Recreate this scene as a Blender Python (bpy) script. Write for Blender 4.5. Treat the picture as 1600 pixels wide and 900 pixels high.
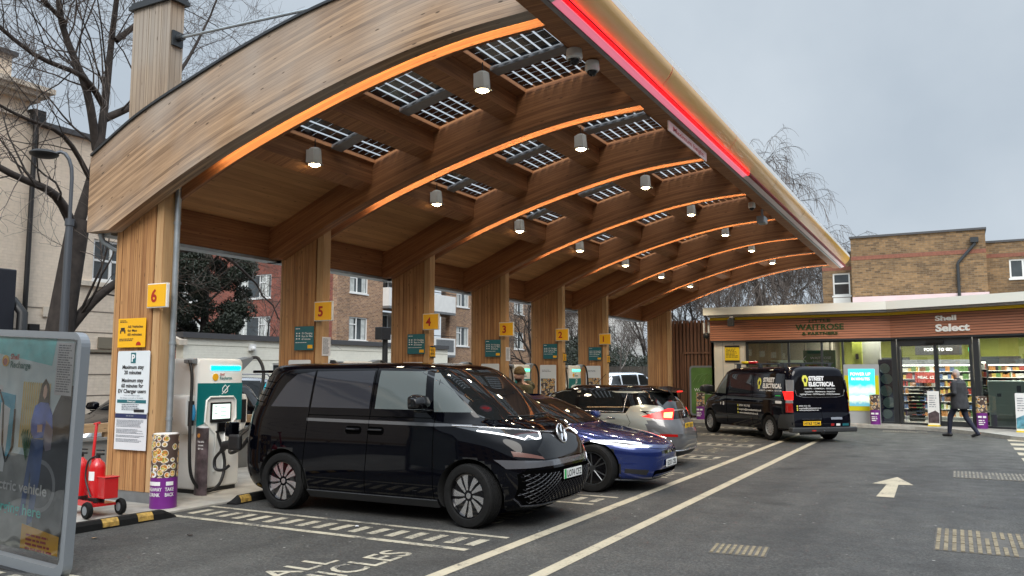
import bpy, bmesh, math, random
from mathutils import Vector, Matrix, noise
from math import sin, cos, pi, radians as R
S = bpy.context.scene
for o in list(bpy.data.objects): bpy.data.objects.remove(o)
COL = S.collection
# ---------------------------------------------------------------- camera
cd = bpy.data.cameras.new('camera'); cam = bpy.data.objects.new('camera', cd); COL.objects.link(cam)
F_ = 1290.0; PITCH = math.atan(133/F_); YAW = math.atan(695/math.hypot(F_, 133))
cam.location = (0, 0, 1.8); cam.rotation_euler = (pi/2+PITCH, 0, YAW)
cd.sensor_width = 36; cd.lens = F_/1600*36; cd.clip_end = 2000; cd.clip_start = .05
S.camera = cam
# ---------------------------------------------------------------- sky
W = bpy.data.worlds.new('World'); S.world = W; W.use_nodes = True
nt = W.node_tree; nt.nodes.clear()
SUN_EL, SUN_AZ = R(42), R(150)
sky = nt.nodes.new('ShaderNodeTexSky'); sky.sky_type = 'NISHITA'; sky.sun_disc = False
sky.sun_elevation = SUN_EL; sky.sun_rotation = SUN_AZ; sky.dust_density = 3
hs = nt.nodes.new('ShaderNodeHueSaturation'); hs.inputs['Saturation'].default_value = .35
tc = nt.nodes.new('ShaderNodeTexCoord')
nz = nt.nodes.new('ShaderNodeTexNoise'); nz.inputs['Scale'].default_value = 2.6; nz.inputs['Detail'].default_value = 6
cr = nt.nodes.new('ShaderNodeValToRGB'); cr.color_ramp.elements[0].position = .34; cr.color_ramp.elements[1].position = .68
cr.color_ramp.elements[0].color = (4.9, 5.7, 6.55, 1); cr.color_ramp.elements[1].color = (6.75, 7.5, 8.2, 1)
mx = nt.nodes.new('ShaderNodeMix'); mx.data_type = 'RGBA'; mx.inputs[0].default_value = .85
bg = nt.nodes.new('ShaderNodeBackground'); bg.inputs[1].default_value = .072
wo = nt.nodes.new('ShaderNodeOutputWorld')
L = nt.links.new
L(sky.outputs[0], hs.inputs['Color']); L(hs.outputs[0], mx.inputs[6]); L(tc.outputs['Generated'], nz.inputs[0])
sx = nt.nodes.new('ShaderNodeSeparateXYZ'); L(tc.outputs['Generated'], sx.inputs[0])
zr = nt.nodes.new('ShaderNodeValToRGB'); zr.color_ramp.interpolation = 'EASE'      # overcast sky: brighter overhead
zr.color_ramp.elements[0].position = .42; zr.color_ramp.elements[1].position = .95
zr.color_ramp.elements[0].color = (.238, .238, .238, 1); zr.color_ramp.elements[1].color = (1, 1, 1, 1)
L(sx.outputs[2], zr.inputs[0])
mu = nt.nodes.new('ShaderNodeVectorMath'); mu.operation = 'MULTIPLY'; L(mx.outputs[2], mu.inputs[0]); L(zr.outputs[0], mu.inputs[1])
m3 = nt.nodes.new('ShaderNodeVectorMath'); m3.operation = 'SCALE'; m3.inputs['Scale'].default_value = 4.2; L(mu.outputs[0], m3.inputs[0])
L(nz.outputs[0], cr.inputs[0]); L(cr.outputs[0], mx.inputs[7]); L(m3.outputs[0], bg.inputs[0]); L(bg.outputs[0], wo.inputs[0])
# ---------------------------------------------------------------- sun behind the overcast
sd = bpy.data.lights.new('sun', 'SUN'); sd.energy = 1.5; sd.angle = R(30); sd.color = (1, .96, .90)
so = bpy.data.objects.new('sun', sd); COL.objects.link(so)
dvec = Vector((sin(SUN_AZ)*cos(SUN_EL), cos(SUN_AZ)*cos(SUN_EL), sin(SUN_EL)))
so.rotation_euler = dvec.to_track_quat('Z', 'Y').to_euler(); so.location = (0, 0, 30)
S.view_settings.view_transform = 'Standard'; S.view_settings.look = 'None'
S.view_settings.exposure = .55; S.view_settings.gamma = 1; S.view_settings.use_curve_mapping = False
S.render.engine = 'CYCLES'
S.cycles.max_bounces = 6; S.cycles.transparent_max_bounces = 12; S.cycles.use_denoising = True
S.cycles.sample_clamp_indirect = 4; S.cycles.caustics_reflective = False; S.cycles.caustics_refractive = False
# ================================================================ materials
MATS = {}
def newmat(name):
    m = bpy.data.materials.new(name); m.use_nodes = True
    return m, m.node_tree, m.node_tree.nodes['Principled BSDF']
def mat(name, col, rough=.6, metal=0., emit=0., ecol=None, coat=0., alpha=None, var=0., vscale=8., bump=0., spec=None, objc=True):
    if name in MATS: return MATS[name]
    m, t, b = newmat(name); c = (*col, 1)
    b.inputs['Base Color'].default_value = c; b.inputs['Roughness'].default_value = rough
    b.inputs['Metallic'].default_value = metal; b.inputs['Coat Weight'].default_value = coat
    b.inputs['Coat Roughness'].default_value = .03
    if spec is not None: b.inputs['Specular IOR Level'].default_value = spec
    if emit: b.inputs['Emission Color'].default_value = (*(ecol or col), 1); b.inputs['Emission Strength'].default_value = emit
    if var or bump:
        tcn = t.nodes.new('ShaderNodeTexCoord'); n = t.nodes.new('ShaderNodeTexNoise')
        n.inputs['Scale'].default_value = vscale; n.inputs['Detail'].default_value = 5
        t.links.new(tcn.outputs['Object'], n.inputs[0])
        if var:
            r = t.nodes.new('ShaderNodeValToRGB')
            r.color_ramp.elements[0].position = .3; r.color_ramp.elements[1].position = .7
            r.color_ramp.elements[0].color = (*[x*(1-var) for x in col], 1)
            r.color_ramp.elements[1].color = (*[min(1, x*(1+var)) for x in col], 1)
            t.links.new(n.outputs[0], r.inputs[0]); t.links.new(r.outputs[0], b.inputs['Base Color'])
        if bump:
            bp = t.nodes.new('ShaderNodeBump'); bp.inputs['Strength'].default_value = bump; bp.inputs['Distance'].default_value = .01
            t.links.new(n.outputs[0], bp.inputs['Height']); t.links.new(bp.outputs[0], b.inputs['Normal'])
    MATS[name] = m; return m
class NT:
    def __init__(s, t): s.t = t
    def n(s, typ, **kw):
        x = s.t.nodes.new(typ)
        for k, v in kw.items(): setattr(x, k, v)
        return x
    def l(s, a, b): s.t.links.new(a, b)
    def math(s, op, a, b=0., c=0.):
        x = s.t.nodes.new('ShaderNodeMath'); x.operation = op
        for i, v in enumerate((a, b, c)):
            if isinstance(v, (int, float)): x.inputs[i].default_value = v
            else: s.t.links.new(v, x.inputs[i])
        return x.outputs[0]
    def ramp(s, f, stops):
        r = s.t.nodes.new('ShaderNodeValToRGB'); e = r.color_ramp.elements
        while len(e) < len(stops): e.new(.5)
        for i, (p, c) in enumerate(stops): e[i].position = p; e[i].color = (*c, 1) if len(c) == 3 else c
        s.l(f, r.inputs[0]); return r.outputs[0]
    def mix(s, f, a, b, bt='MIX'):
        x = s.t.nodes.new('ShaderNodeMix'); x.data_type = 'RGBA'; x.blend_type = bt
        for i, v in ((0, f), (6, a), (7, b)):
            if isinstance(v, (int, float)): x.inputs[i].default_value = v
            elif isinstance(v, tuple): x.inputs[i].default_value = (*v, 1)
            else: s.l(v, x.inputs[i])
        return x.outputs[2]
    def vec(s, x, y, z=0.):
        c = s.t.nodes.new('ShaderNodeCombineXYZ')
        for i, v in enumerate((x, y, z)):
            if isinstance(v, (int, float)): c.inputs[i].default_value = v
            else: s.l(v, c.inputs[i])
        return c.outputs[0]
def wood(name, light, dark, swap=False, plank=.12, joint=.06, knot=1., rough=.65, weather=None):
    """grain runs along U (or V when swap); boards side by side across it"""
    m, t, b = newmat(name); q = NT(t)
    uv = q.n('ShaderNodeTexCoord').outputs['UV']; sp = q.n('ShaderNodeSeparateXYZ'); q.l(uv, sp.inputs[0])
    u, v = (sp.outputs[1], sp.outputs[0]) if swap else (sp.outputs[0], sp.outputs[1])
    pv = q.math('DIVIDE', v, plank); pid = q.math('FLOOR', pv); fr = q.math('FRACT', pv)
    wn = q.n('ShaderNodeTexWhiteNoise', noise_dimensions='1D'); q.l(pid, wn.inputs['W']); rnd = wn.outputs[0]
    uo = q.math('ADD', u, q.math('MULTIPLY', rnd, 37.))
    n1 = q.n('ShaderNodeTexNoise'); n1.inputs['Scale'].default_value = 1; n1.inputs['Detail'].default_value = 6; n1.inputs['Roughness'].default_value = .65
    q.l(q.vec(q.math('MULTIPLY', uo, 1.6), q.math('MULTIPLY', v, 55.)), n1.inputs[0])
    n2 = q.n('ShaderNodeTexNoise'); n2.inputs['Scale'].default_value = 1; n2.inputs['Detail'].default_value = 3
    q.l(q.vec(q.math('MULTIPLY', uo, 1.1), q.math('MULTIPLY', v, 9.), 3.), n2.inputs[0])
    n3 = q.n('ShaderNodeTexNoise'); n3.inputs['Scale'].default_value = .55; n3.inputs['Detail'].default_value = 3
    q.l(q.vec(u, v, 9.), n3.inputs[0])
    f = q.math('ADD', q.math('MULTIPLY', n1.outputs[0], .5), q.math('MULTIPLY', n2.outputs[0], .5))
    f = q.math('ADD', f, q.math('MULTIPLY', q.math('SUBTRACT', rnd, .5), .22))
    c = q.ramp(f, [(.32, dark), (.66, light)])
    if weather: c = q.mix(q.ramp(n3.outputs[0], [(.4, (0, 0, 0)), (.65, (1, 1, 1))]), c, q.mix(.65, c, weather))
    vo = q.n('ShaderNodeTexVoronoi'); vo.inputs['Scale'].default_value = 1
    q.l(q.vec(q.math('MULTIPLY', uo, 3.2), q.math('MULTIPLY', v, 10.)), vo.inputs[0])
    kn = q.ramp(vo.outputs[0], [(0., (1, 1, 1)), (.07, (.9, .9, .9)), (.13, (0, 0, 0))])
    c = q.mix(q.math('MULTIPLY', kn, .75*knot), c, tuple(x*.35 for x in dark))
    jt = q.math('LESS_THAN', q.math('MINIMUM', fr, q.math('SUBTRACT', 1., fr)), joint*.5)
    c = q.mix(q.math('MULTIPLY', jt, .6), c, tuple(x*.3 for x in dark))
    q.l(c, b.inputs['Base Color']); b.inputs['Roughness'].default_value = rough
    bp = q.n('ShaderNodeBump'); bp.inputs['Strength'].default_value = .25; bp.inputs['Distance'].default_value = .004
    q.l(q.math('SUBTRACT', n1.outputs[0], q.math('MULTIPLY', jt, 1.)), bp.inputs['Height']); q.l(bp.outputs[0], b.inputs['Normal'])
    return m
def brick(name, c1, c2, mortar, bw=.225, bh=.075, ms=.012, rough=.85, amp=1.):
    m, t, b = newmat(name); q = NT(t)
    uv = q.n('ShaderNodeTexCoord').outputs['UV']
    br = q.n('ShaderNodeTexBrick'); br.inputs['Scale'].default_value = 1; br.inputs['Brick Width'].default_value = bw
    br.inputs['Row Height'].default_value = bh; br.inputs['Mortar Size'].default_value = ms*.5; br.inputs['Bias'].default_value = -.1
    br.inputs['Color1'].default_value = (*c1, 1); br.inputs['Color2'].default_value = (*c2, 1); br.inputs['Mortar'].default_value = (*mortar, 1)
    q.l(uv, br.inputs[0])
    n = q.n('ShaderNodeTexNoise'); n.inputs['Scale'].default_value = .7; n.inputs['Detail'].default_value = 6; q.l(uv, n.inputs[0])
    n2 = q.n('ShaderNodeTexNoise'); n2.inputs['Scale'].default_value = 9; n2.inputs['Detail'].default_value = 3; q.l(uv, n2.inputs[0])
    c = q.mix(1., br.outputs[0], q.ramp(n.outputs[0], [(.3, (1-.25*amp,)*3), (.7, (1+.15*amp,)*3)]), 'MULTIPLY')
    c = q.mix(1., c, q.ramp(n2.outputs[0], [(.3, (1-.2*amp,)*3), (.7, (1+.15*amp,)*3)]), 'MULTIPLY')
    q.l(c, b.inputs['Base Color']); b.inputs['Roughness'].default_value = rough
    bp = q.n('ShaderNodeBump'); bp.inputs['Strength'].default_value = .5; bp.inputs['Distance'].default_value = .008
    bp.invert = True
    q.l(br.outputs['Fac'], bp.inputs['Height']); q.l(bp.outputs[0], b.inputs['Normal'])
    return m
def asphalt():
    m, t, b = newmat('asphalt'); q = NT(t)
    o = q.n('ShaderNodeTexCoord').outputs['Object']; sp = q.n('ShaderNodeSeparateXYZ'); q.l(o, sp.inputs[0])
    def nz(sc, det=5, ro=.6, vec=None):
        a = q.n('ShaderNodeTexNoise'); a.inputs['Scale'].default_value = sc; a.inputs['Detail'].default_value = det; a.inputs['Roughness'].default_value = ro; q.l(vec or o, a.inputs[0]); return a.outputs[0]
    a = nz(34, 6, .85); v = q.n('ShaderNodeTexVoronoi'); v.inputs['Scale'].default_value = 62; q.l(o, v.inputs[0])
    c = q.ramp(a, [(.33, (.021, .0207, .020)), (.52, (.056, .055, .053)), (.62, (.092, .090, .086)), (.74, (.20, .195, .18))])
    c = q.mix(1., c, q.ramp(v.outputs['Color'], [(.0, (.45, .45, .45)), (1., (1.6, 1.6, 1.58))]), 'MULTIPLY')
    c = q.mix(1., c, q.ramp(nz(.33, 5), [(.3, (.70, .70, .71)), (.7, (1.24, 1.23, 1.20))]), 'MULTIPLY')
    c = q.mix(1., c, q.ramp(nz(2.2, 6, .7), [(.33, (.80, .80, .80)), (.55, (1., 1., 1.)), (.74, (1.3, 1.28, 1.22))]), 'MULTIPLY')
    # faint wheel tracks along the lane, oil drips in the bays
    c = q.mix(1., c, q.ramp(nz(1., 3, .5, q.vec(q.math('MULTIPLY', sp.outputs[0], 1.5), q.math('MULTIPLY', sp.outputs[1], .10))), [(.36, (.80, .80, .80)), (.6, (1.08, 1.08, 1.07))]), 'MULTIPLY')
    v2 = q.n('ShaderNodeTexVoronoi'); v2.inputs['Scale'].default_value = .75; q.l(q.vec(q.math('ADD', sp.outputs[0], q.math('MULTIPLY', nz(5, 4), .5)), q.math('ADD', sp.outputs[1], q.math('MULTIPLY', nz(4, 4), .5))), v2.inputs[0])
    c = q.mix(1., c, q.ramp(v2.outputs[0], [(.05, (.50, .50, .50)), (.17, (.82, .82, .82)), (.26, (1, 1, 1))]), 'MULTIPLY')
    v3 = q.n('ShaderNodeTexVoronoi'); v3.inputs['Scale'].default_value = 3.1; q.l(o, v3.inputs[0])
    c = q.mix(q.ramp(v3.outputs[0], [(.035, (1, 1, 1)), (.06, (0, 0, 0))]), c, (.30, .29, .27))
    q.l(c, b.inputs['Base Color'])
    q.l(q.ramp(nz(2.4, 6), [(.3, (.60, .60, .60)), (.7, (.86, .86, .86))]), b.inputs['Roughness'])
    bp = q.n('ShaderNodeBump'); bp.inputs['Strength'].default_value = .8; bp.inputs['Distance'].default_value = .008
    q.l(a, bp.inputs['Height']); q.l(bp.outputs[0], b.inputs['Normal'])
    return m
def paint_worn(name, col, wear=.45):
    m, t, b = newmat(name); q = NT(t)
    o = q.n('ShaderNodeTexCoord').outputs['Object']
    a = q.n('ShaderNodeTexNoise'); a.inputs['Scale'].default_value = 26; a.inputs['Detail'].default_value = 6; a.inputs['Roughness'].default_value = .75; q.l(o, a.inputs[0])
    l = q.n('ShaderNodeTexNoise'); l.inputs['Scale'].default_value = 3; l.inputs['Detail'].default_value = 4; q.l(o, l.inputs[0])
    s = q.math('ADD', q.math('MULTIPLY', a.outputs[0], .6), q.math('MULTIPLY', l.outputs[0], .4))
    c = q.ramp(s, [(wear-.06, (.07, .07, .07)), (wear+.03, tuple(x*.8 for x in col)), (.65, col)])
    q.l(c, b.inputs['Base Color']); b.inputs['Roughness'].default_value = .7
    return m
def foodmat(name, sc=9.):
    m, t, b = newmat(name); q = NT(t)
    uv = q.n('ShaderNodeTexCoord').outputs['Object']
    v = q.n('ShaderNodeTexVoronoi'); v.inputs['Scale'].default_value = sc; v.inputs['Randomness'].default_value = .6; q.l(uv, v.inputs[0])
    v2 = q.n('ShaderNodeTexVoronoi'); v2.inputs['Scale'].default_value = sc*5; q.l(uv, v2.inputs[0])
    sp = q.n('ShaderNodeSeparateColor'); q.l(v2.outputs['Color'], sp.inputs[0])
    food = q.ramp(sp.outputs[0], [(0., (.35, .06, .02)), (.3, (.75, .35, .05)), (.5, (.8, .65, .3)), (.7, (.18, .3, .04)), (1., (.6, .12, .05))])
    c = q.mix(q.ramp(v.outputs[0], [(.43, (0, 0, 0)), (.47, (1, 1, 1))]), food, (.82, .78, .68))
    c = q.mix(q.ramp(v.outputs[0], [(.50, (0, 0, 0)), (.53, (1, 1, 1))]), c, (.09, .06, .05))
    q.l(c, b.inputs['Base Color']); b.inputs['Roughness'].default_value = .35
    return m
def glassmat(name, tint=(.8, .85, .85), opac=.12, rough=.02):
    m, t, b = newmat(name); t.nodes.remove(b); q = NT(t)
    tr = q.n('ShaderNodeBsdfTransparent'); tr.inputs[0].default_value = (*tint, 1)
    gl = q.n('ShaderNodeBsdfGlossy'); gl.inputs['Roughness'].default_value = rough; gl.inputs[0].default_value = (.9, .95, 1, 1)
    fr = q.n('ShaderNodeFresnel'); fr.inputs[0].default_value = 1.5
    mx = q.n('ShaderNodeMixShader'); q.l(q.math('MAXIMUM', q.math('MULTIPLY', fr.outputs[0], 1.6), opac), mx.inputs[0])
    q.l(tr.outputs[0], mx.inputs[1]); q.l(gl.outputs[0], mx.inputs[2]); q.l(mx.outputs[0], t.nodes['Material Output'].inputs[0])
    return m
M = {}
M['asphalt'] = asphalt()
M['white_line'] = paint_worn('cream_line_paint', (.50, .44, .32), .425)
M['worn_line'] = paint_worn('worn_line_paint', (.50, .455, .35), .475)
M['very_worn'] = paint_worn('very_worn_paint', (.46, .42, .30), .515)
M['concrete'] = mat('concrete_paving', (.36, .34, .30), .85, var=.28, vscale=3, bump=.3)
M['kerb'] = mat('kerb_stone', (.42, .41, .37), .8, var=.2, vscale=5)
M['col_wood'] = wood('column_boards', (.54, .285, .115), (.29, .125, .045), swap=True, plank=.085, joint=.1)
M['col_wood2'] = wood('column_edge_board', (.56, .36, .18), (.40, .215, .09), swap=True, plank=.4, joint=.0)
M['mast_wood'] = wood('weathered_mast_boards', (.44, .32, .21), (.23, .15, .09), swap=True, plank=.085, joint=.1, weather=(.4, .37, .33))
M['fascia_wood'] = wood('weathered_glulam', (.52, .335, .195), (.17, .10, .055), plank=.045, joint=.05, knot=1.3, weather=(.46, .41, .36))
M['beam_wood'] = wood('glulam_beam', (.43, .19, .074), (.225, .088, .034), plank=.045, joint=.08)
M['soffit_wood'] = wood('soffit_boards', (.58, .31, .13), (.38, .19, .075), swap=True, plank=.12, joint=.03)
M['fence_wood'] = wood('fence_boards', (.26, .135, .085), (.13, .065, .04), swap=True, plank=.11, joint=.0, knot=.3)
M['clad'] = wood('shop_cladding', (.50, .21, .12), (.32, .13, .075), plank=.3, joint=.0, knot=.1)
M['rail_wood'] = wood('rail_timber', (.48, .33, .19), (.3, .19, .1), plank=.3, joint=0.)
M['brick_brown'] = brick('brown_brick', (.42, .24, .13), (.22, .115, .07), (.42, .38, .32))
M['brick_red'] = brick('red_brick', (.30, .085, .055), (.19, .055, .04), (.25, .17, .14))
M['brick_yellow'] = brick('london_stock_brick', (.28, .17, .08), (.11, .068, .036), (.22, .18, .13))
M['brick_cream'] = brick('painted_cream_brick', (.80, .68, .55), (.76, .645, .52), (.72, .605, .485), ms=.010, amp=.35)
M['brick_white'] = brick('painted_white_brick', (.86, .84, .73), (.84, .82, .71), (.82, .80, .69), ms=.008, amp=.2)
M['red_band'] = mat('red_brick_band', (.22, .085, .055), .8, var=.2, vscale=12)
M['pink'] = mat('pink_render', (.66, .52, .54), .7, var=.06, vscale=2)
M['stone'] = mat('painted_cornice', (.66, .58, .48), .7, var=.12)
M['roof_dark'] = mat('dark_roof_edge', (.07, .07, .075), .6)
M['white'] = mat('white_paint', (.78, .78, .76), .45, var=.05, vscale=3)
M['upvc'] = mat('white_window_frame', (.80, .81, .80), .35)
M['offwhite'] = mat('off_white_panel', (.72, .69, .60), .5, var=.04, vscale=2)
M['grey_metal'] = mat('grey_metal', (.28, .29, .30), .4, .6, var=.1)
M['galv'] = mat('galvanised_pipe', (.36, .40, .43), .38, .6, var=.12)
M['dark_metal'] = mat('dark_grey_metal', (.045, .05, .055), .4, .3)
M['black'] = mat('black_plastic', (.012, .012, .013), .45)
M['black_gloss'] = mat('gloss_black', (.005, .005, .006), .06)
M['rubber'] = mat('tyre_rubber', (.010, .010, .010), .8, var=.2, vscale=20, spec=.2)
M['hose'] = mat('charging_cable_rubber', (.012, .012, .013), .5)
M['silver'] = mat('machined_silver', (.62, .62, .64), .25, .9)
M['chrome'] = mat('bright_chrome', (.8, .8, .82), .1, 1.)
M['alu'] = mat('grey_aluminium_frame', (.24, .265, .29), .4, .3)
M['yellow'] = mat('sign_yellow', (.90, .47, .01), .4)
M['yellow2'] = mat('bright_yellow', (.85, .62, .02), .45)
M['teal'] = mat('teal_panel', (.0, .16, .17), .4)
M['teal2'] = mat('teal_sign', (.012, .13, .155), .4)
M['signwhite'] = mat('sign_white', (.72, .77, .80), .35)
M['paper'] = mat('white_paper', (.70, .71, .74), .6)
M['redletter'] = mat('dark_red_lettering', (.42, .015, .01), .5)
M['navy'] = mat('navy_print', (.02, .03, .10), .5)
M['greyprint'] = mat('grey_print', (.2, .22, .26), .6)
M['blackprint'] = mat('black_print', (.02, .02, .025), .5)
M['whiteprint'] = mat('white_print', (.82, .82, .82), .5)
M['red'] = mat('red_enamel', (.55, .012, .015), .25, coat=.5)
M['purple'] = mat('purple_print', (.17, .02, .22), .4)
M['food'] = foodmat('food_photo_print', 9); M['food_small'] = foodmat('food_photo_print_fine', 14)
M['winglass'] = mat('window_pane_dark', (.05, .06, .065), .06, coat=.5, var=.5, vscale=1.2)
M['curtain'] = mat('net_curtain', (.50, .52, .50), .8, var=.2, vscale=6)
M['shopglass'] = glassmat('shop_glass')
M['clearglass'] = glassmat('clear_glass', (.7, .75, .76), .2)
M['carglass'] = mat('tinted_car_glass', (.010, .012, .013), .02, coat=.25)
M['carglass2'] = mat('grey_car_glass', (.10, .118, .118), .03)
M['bark'] = mat('dark_bark', (.038, .030, .026), .9, var=.4, vscale=6, bump=.6)
M['twig'] = mat('twig_bark', (.10, .08, .068), .9)
M['birch'] = mat('grey_birch_bark', (.17, .15, .135), .85, var=.35, vscale=5)
M['leafdark'] = mat('dark_evergreen_leaf', (.020, .028, .016), .6, var=.5, vscale=3)
M['lens'] = mat('lit_lamp_lens', (1, .9, .6), .4, emit=34, ecol=(1, .83, .48))
M['led'] = mat('amber_led_strip', (1, .5, .15), .4, emit=38, ecol=(1, .66, .33))
M['redtube'] = mat('red_lit_tube', (1, .01, .0), .3, emit=2.2, ecol=(1, .0, .004))
M['redoff'] = mat('unlit_dark_red_tube', (.26, .008, .018), .5, spec=.2)
M['pinkstrip'] = mat('pale_pink_acrylic', (.85, .62, .68), .3)
M['fasciacream'] = mat('cream_yellow_fascia', (.96, .56, .19), .3, coat=.3, var=.05, vscale=.6)
M['fasciagold'] = mat('golden_fascia', (.74, .40, .02), .3, coat=.3)
M['fasciawhite'] = mat('white_fascia_top', (.82, .83, .83), .35)
# ================================================================ mesh building
class MB:
    def __init__(s): s.v = []; s.f = []; s.m = []; s.uv = {}
    def add(s, vs, fs, mi=0, uv=None):
        n = len(s.v); s.v += [tuple(p) for p in vs]
        for i, f in enumerate(fs):
            if uv: s.uv[len(s.f)] = uv[i]
            s.f.append([n+k for k in f]); s.m.append(mi)
        return s
    def box(s, x0, x1, y0, y1, z0, z1, mi=0):
        return s.add([(x, y, z) for z in (z0, z1) for y in (y0, y1) for x in (x0, x1)],
              [(0, 2, 3, 1), (4, 5, 7, 6), (0, 1, 5, 4), (2, 6, 7, 3), (0, 4, 6, 2), (1, 3, 7, 5)], mi)
    def prism(s, pts, f, a, b, mi=0):
        """pts 2D polygon, f(p, q, t) -> xyz"""
        n = len(pts)
        vs = [f(p, q, a) for p, q in pts]+[f(p, q, b) for p, q in pts]
        return s.add(vs, [list(range(n))[::-1], list(range(n, 2*n))]+[(i, (i+1) % n, n+(i+1) % n, n+i) for i in range(n)], mi)
    def tube(s, pts, r, n=8, mi=0, cap=True):
        pts = [Vector(p) for p in pts]; k = len(pts)
        rs = r if isinstance(r, (list, tuple)) else [r]*k
        vs = []; a = None
        for i, p in enumerate(pts):
            d = (pts[min(i+1, k-1)]-pts[max(i-1, 0)])
            if d.length < 1e-9: d = Vector((0, 0, 1))
            d.normalize()
            if a is None: a = d.orthogonal().normalized()
            else:
                a = a-d*a.dot(d)
                a = a.normalized() if a.length > 1e-6 else d.orthogonal().normalized()
            b = d.cross(a)
            vs += [p+(a*cos(2*pi*j/n)+b*sin(2*pi*j/n))*rs[i] for j in range(n)]
        fs = [(i*n+j, i*n+(j+1) % n, (i+1)*n+(j+1) % n, (i+1)*n+j) for i in range(k-1) for j in range(n)]
        if cap: fs += [list(range(n))[::-1], list(range((k-1)*n, k*n))]
        return s.add(vs, fs, mi)
    def lathe(s, prof, c=(0, 0, 0), n=24, axis='z', mi=0, cap=True):
        vs = []
        for r, h in prof:
            for j in range(n):
                a = 2*pi*j/n; x, y = r*cos(a), r*sin(a)
                p = (x, y, h) if axis == 'z' else ((x, h, y) if axis == 'y' else (h, x, y))
                vs.append((c[0]+p[0], c[1]+p[1], c[2]+p[2]))
        k = len(prof)
        fs = [(i*n+j, i*n+(j+1) % n, (i+1)*n+(j+1) % n, (i+1)*n+j) for i in range(k-1) for j in range(n)]
        if cap: fs += [list(range(n))[::-1], list(range((k-1)*n, k*n))]
        return s.add(vs, fs, mi)
    def ball(s, c, r, n=10, mi=0):
        rx, ry, rz = r if isinstance(r, (tuple, list)) else (r, r, r)
        prof = [(sin(pi*i/n), -cos(pi*i/n)) for i in range(n+1)]; m = n*2; vs = []
        for q, h in prof:
            for j in range(m): vs.append((c[0]+rx*q*cos(2*pi*j/m), c[1]+ry*q*sin(2*pi*j/m), c[2]+rz*h))
        return s.add(vs, [(i*m+j, i*m+(j+1) % m, (i+1)*m+(j+1) % m, (i+1)*m+j) for i in range(n) for j in range(m)], mi)
    def grid(s, fn, nu, nv, mi=0):
        vs = [fn(i/nu, j/nv) for j in range(nv+1) for i in range(nu+1)]; w = nu+1
        return s.add(vs, [(j*w+i, j*w+i+1, (j+1)*w+i+1, (j+1)*w+i) for j in range(nv) for i in range(nu)], mi)
def boxuv(me, uvd):
    ul = me.uv_layers.new(name='UVMap').data
    vs = me.vertices
    for p in me.polygons:
        e = uvd.get(p.index) if uvd else None
        n = p.normal; ax = max(range(3), key=lambda i: abs(n[i]))
        for k, li in enumerate(p.loop_indices):
            if e: ul[li].uv = e[k]; continue
            c = vs[me.loops[li].vertex_index].co
            ul[li].uv = (c.y, c.z) if ax == 0 else ((c.x, c.z) if ax == 1 else (c.x, c.y))
def pmat(o):
    return Matrix.Translation(o.location) @ o.rotation_euler.to_matrix().to_4x4()
def obj(name, mb, mats, parent=None, smooth=None, bevel=0., world=True, segs=2, fixn=True):
    me = bpy.data.meshes.new(name); vs = mb.v
    root = parent
    while root is not None and root.parent is not None: root = root.parent
    org = None
    if root is not None and world:
        inv = pmat(root).inverted(); vs = [inv @ Vector(p) for p in vs]
    elif root is None and world:
        a = [min(p[i] for p in vs) for i in range(3)]; b = [max(p[i] for p in vs) for i in range(3)]
        org = Vector(((a[0]+b[0])/2, (a[1]+b[1])/2, a[2])); vs = [Vector(p)-org for p in vs]
    me.from_pydata(vs, [], mb.f)
    if not isinstance(mats, (list, tuple)): mats = [mats]
    for m in mats: me.materials.append(m)
    me.polygons.foreach_set('material_index', mb.m)
    if mb.uv or not bevel: 
        me.update(); boxuv(me, mb.uv)
    if bevel or fixn:
        bm = bmesh.new(); bm.from_mesh(me)
        if fixn: bmesh.ops.recalc_face_normals(bm, faces=bm.faces)
        if bevel: bmesh.ops.bevel(bm, geom=[e for e in bm.edges if len(e.link_faces) == 2 and e.calc_face_angle(0) > .5], offset=bevel, segments=segs, affect='EDGES', profile=.5, clamp_overlap=True)
        bm.to_mesh(me); bm.free()
        if not me.uv_layers: me.update(); boxuv(me, None)
    if smooth is not None:
        me.shade_smooth(); me.set_sharp_from_angle(angle=R(smooth))
    o = bpy.data.objects.new(name, me); COL.objects.link(o)
    if org is not None: o.location = org
    if parent is not None: o.parent = parent
    return o
def tag(o, label, cat, group=None):
    o['label'] = label; o['category'] = cat
    if group: o['group'] = group
    return o
def thing(name, label, cat, loc=(0, 0, 0), rz=0, group=None):
    o = bpy.data.objects.new(name, None); COL.objects.link(o); o.empty_display_size = .2
    o.location = loc; o.rotation_euler = (0, 0, rz); return tag(o, label, cat, group)
def struct(name, mb, m, kind='structure', **k):
    o = obj(name, mb, m, **k); o['kind'] = kind; return o
def copy_tree(o, parent=None):
    c = o.copy(); COL.objects.link(c)
    if parent is not None: c.parent = parent
    for ch in list(o.children): copy_tree(ch, c)
    return c
TXT = {}
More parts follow.
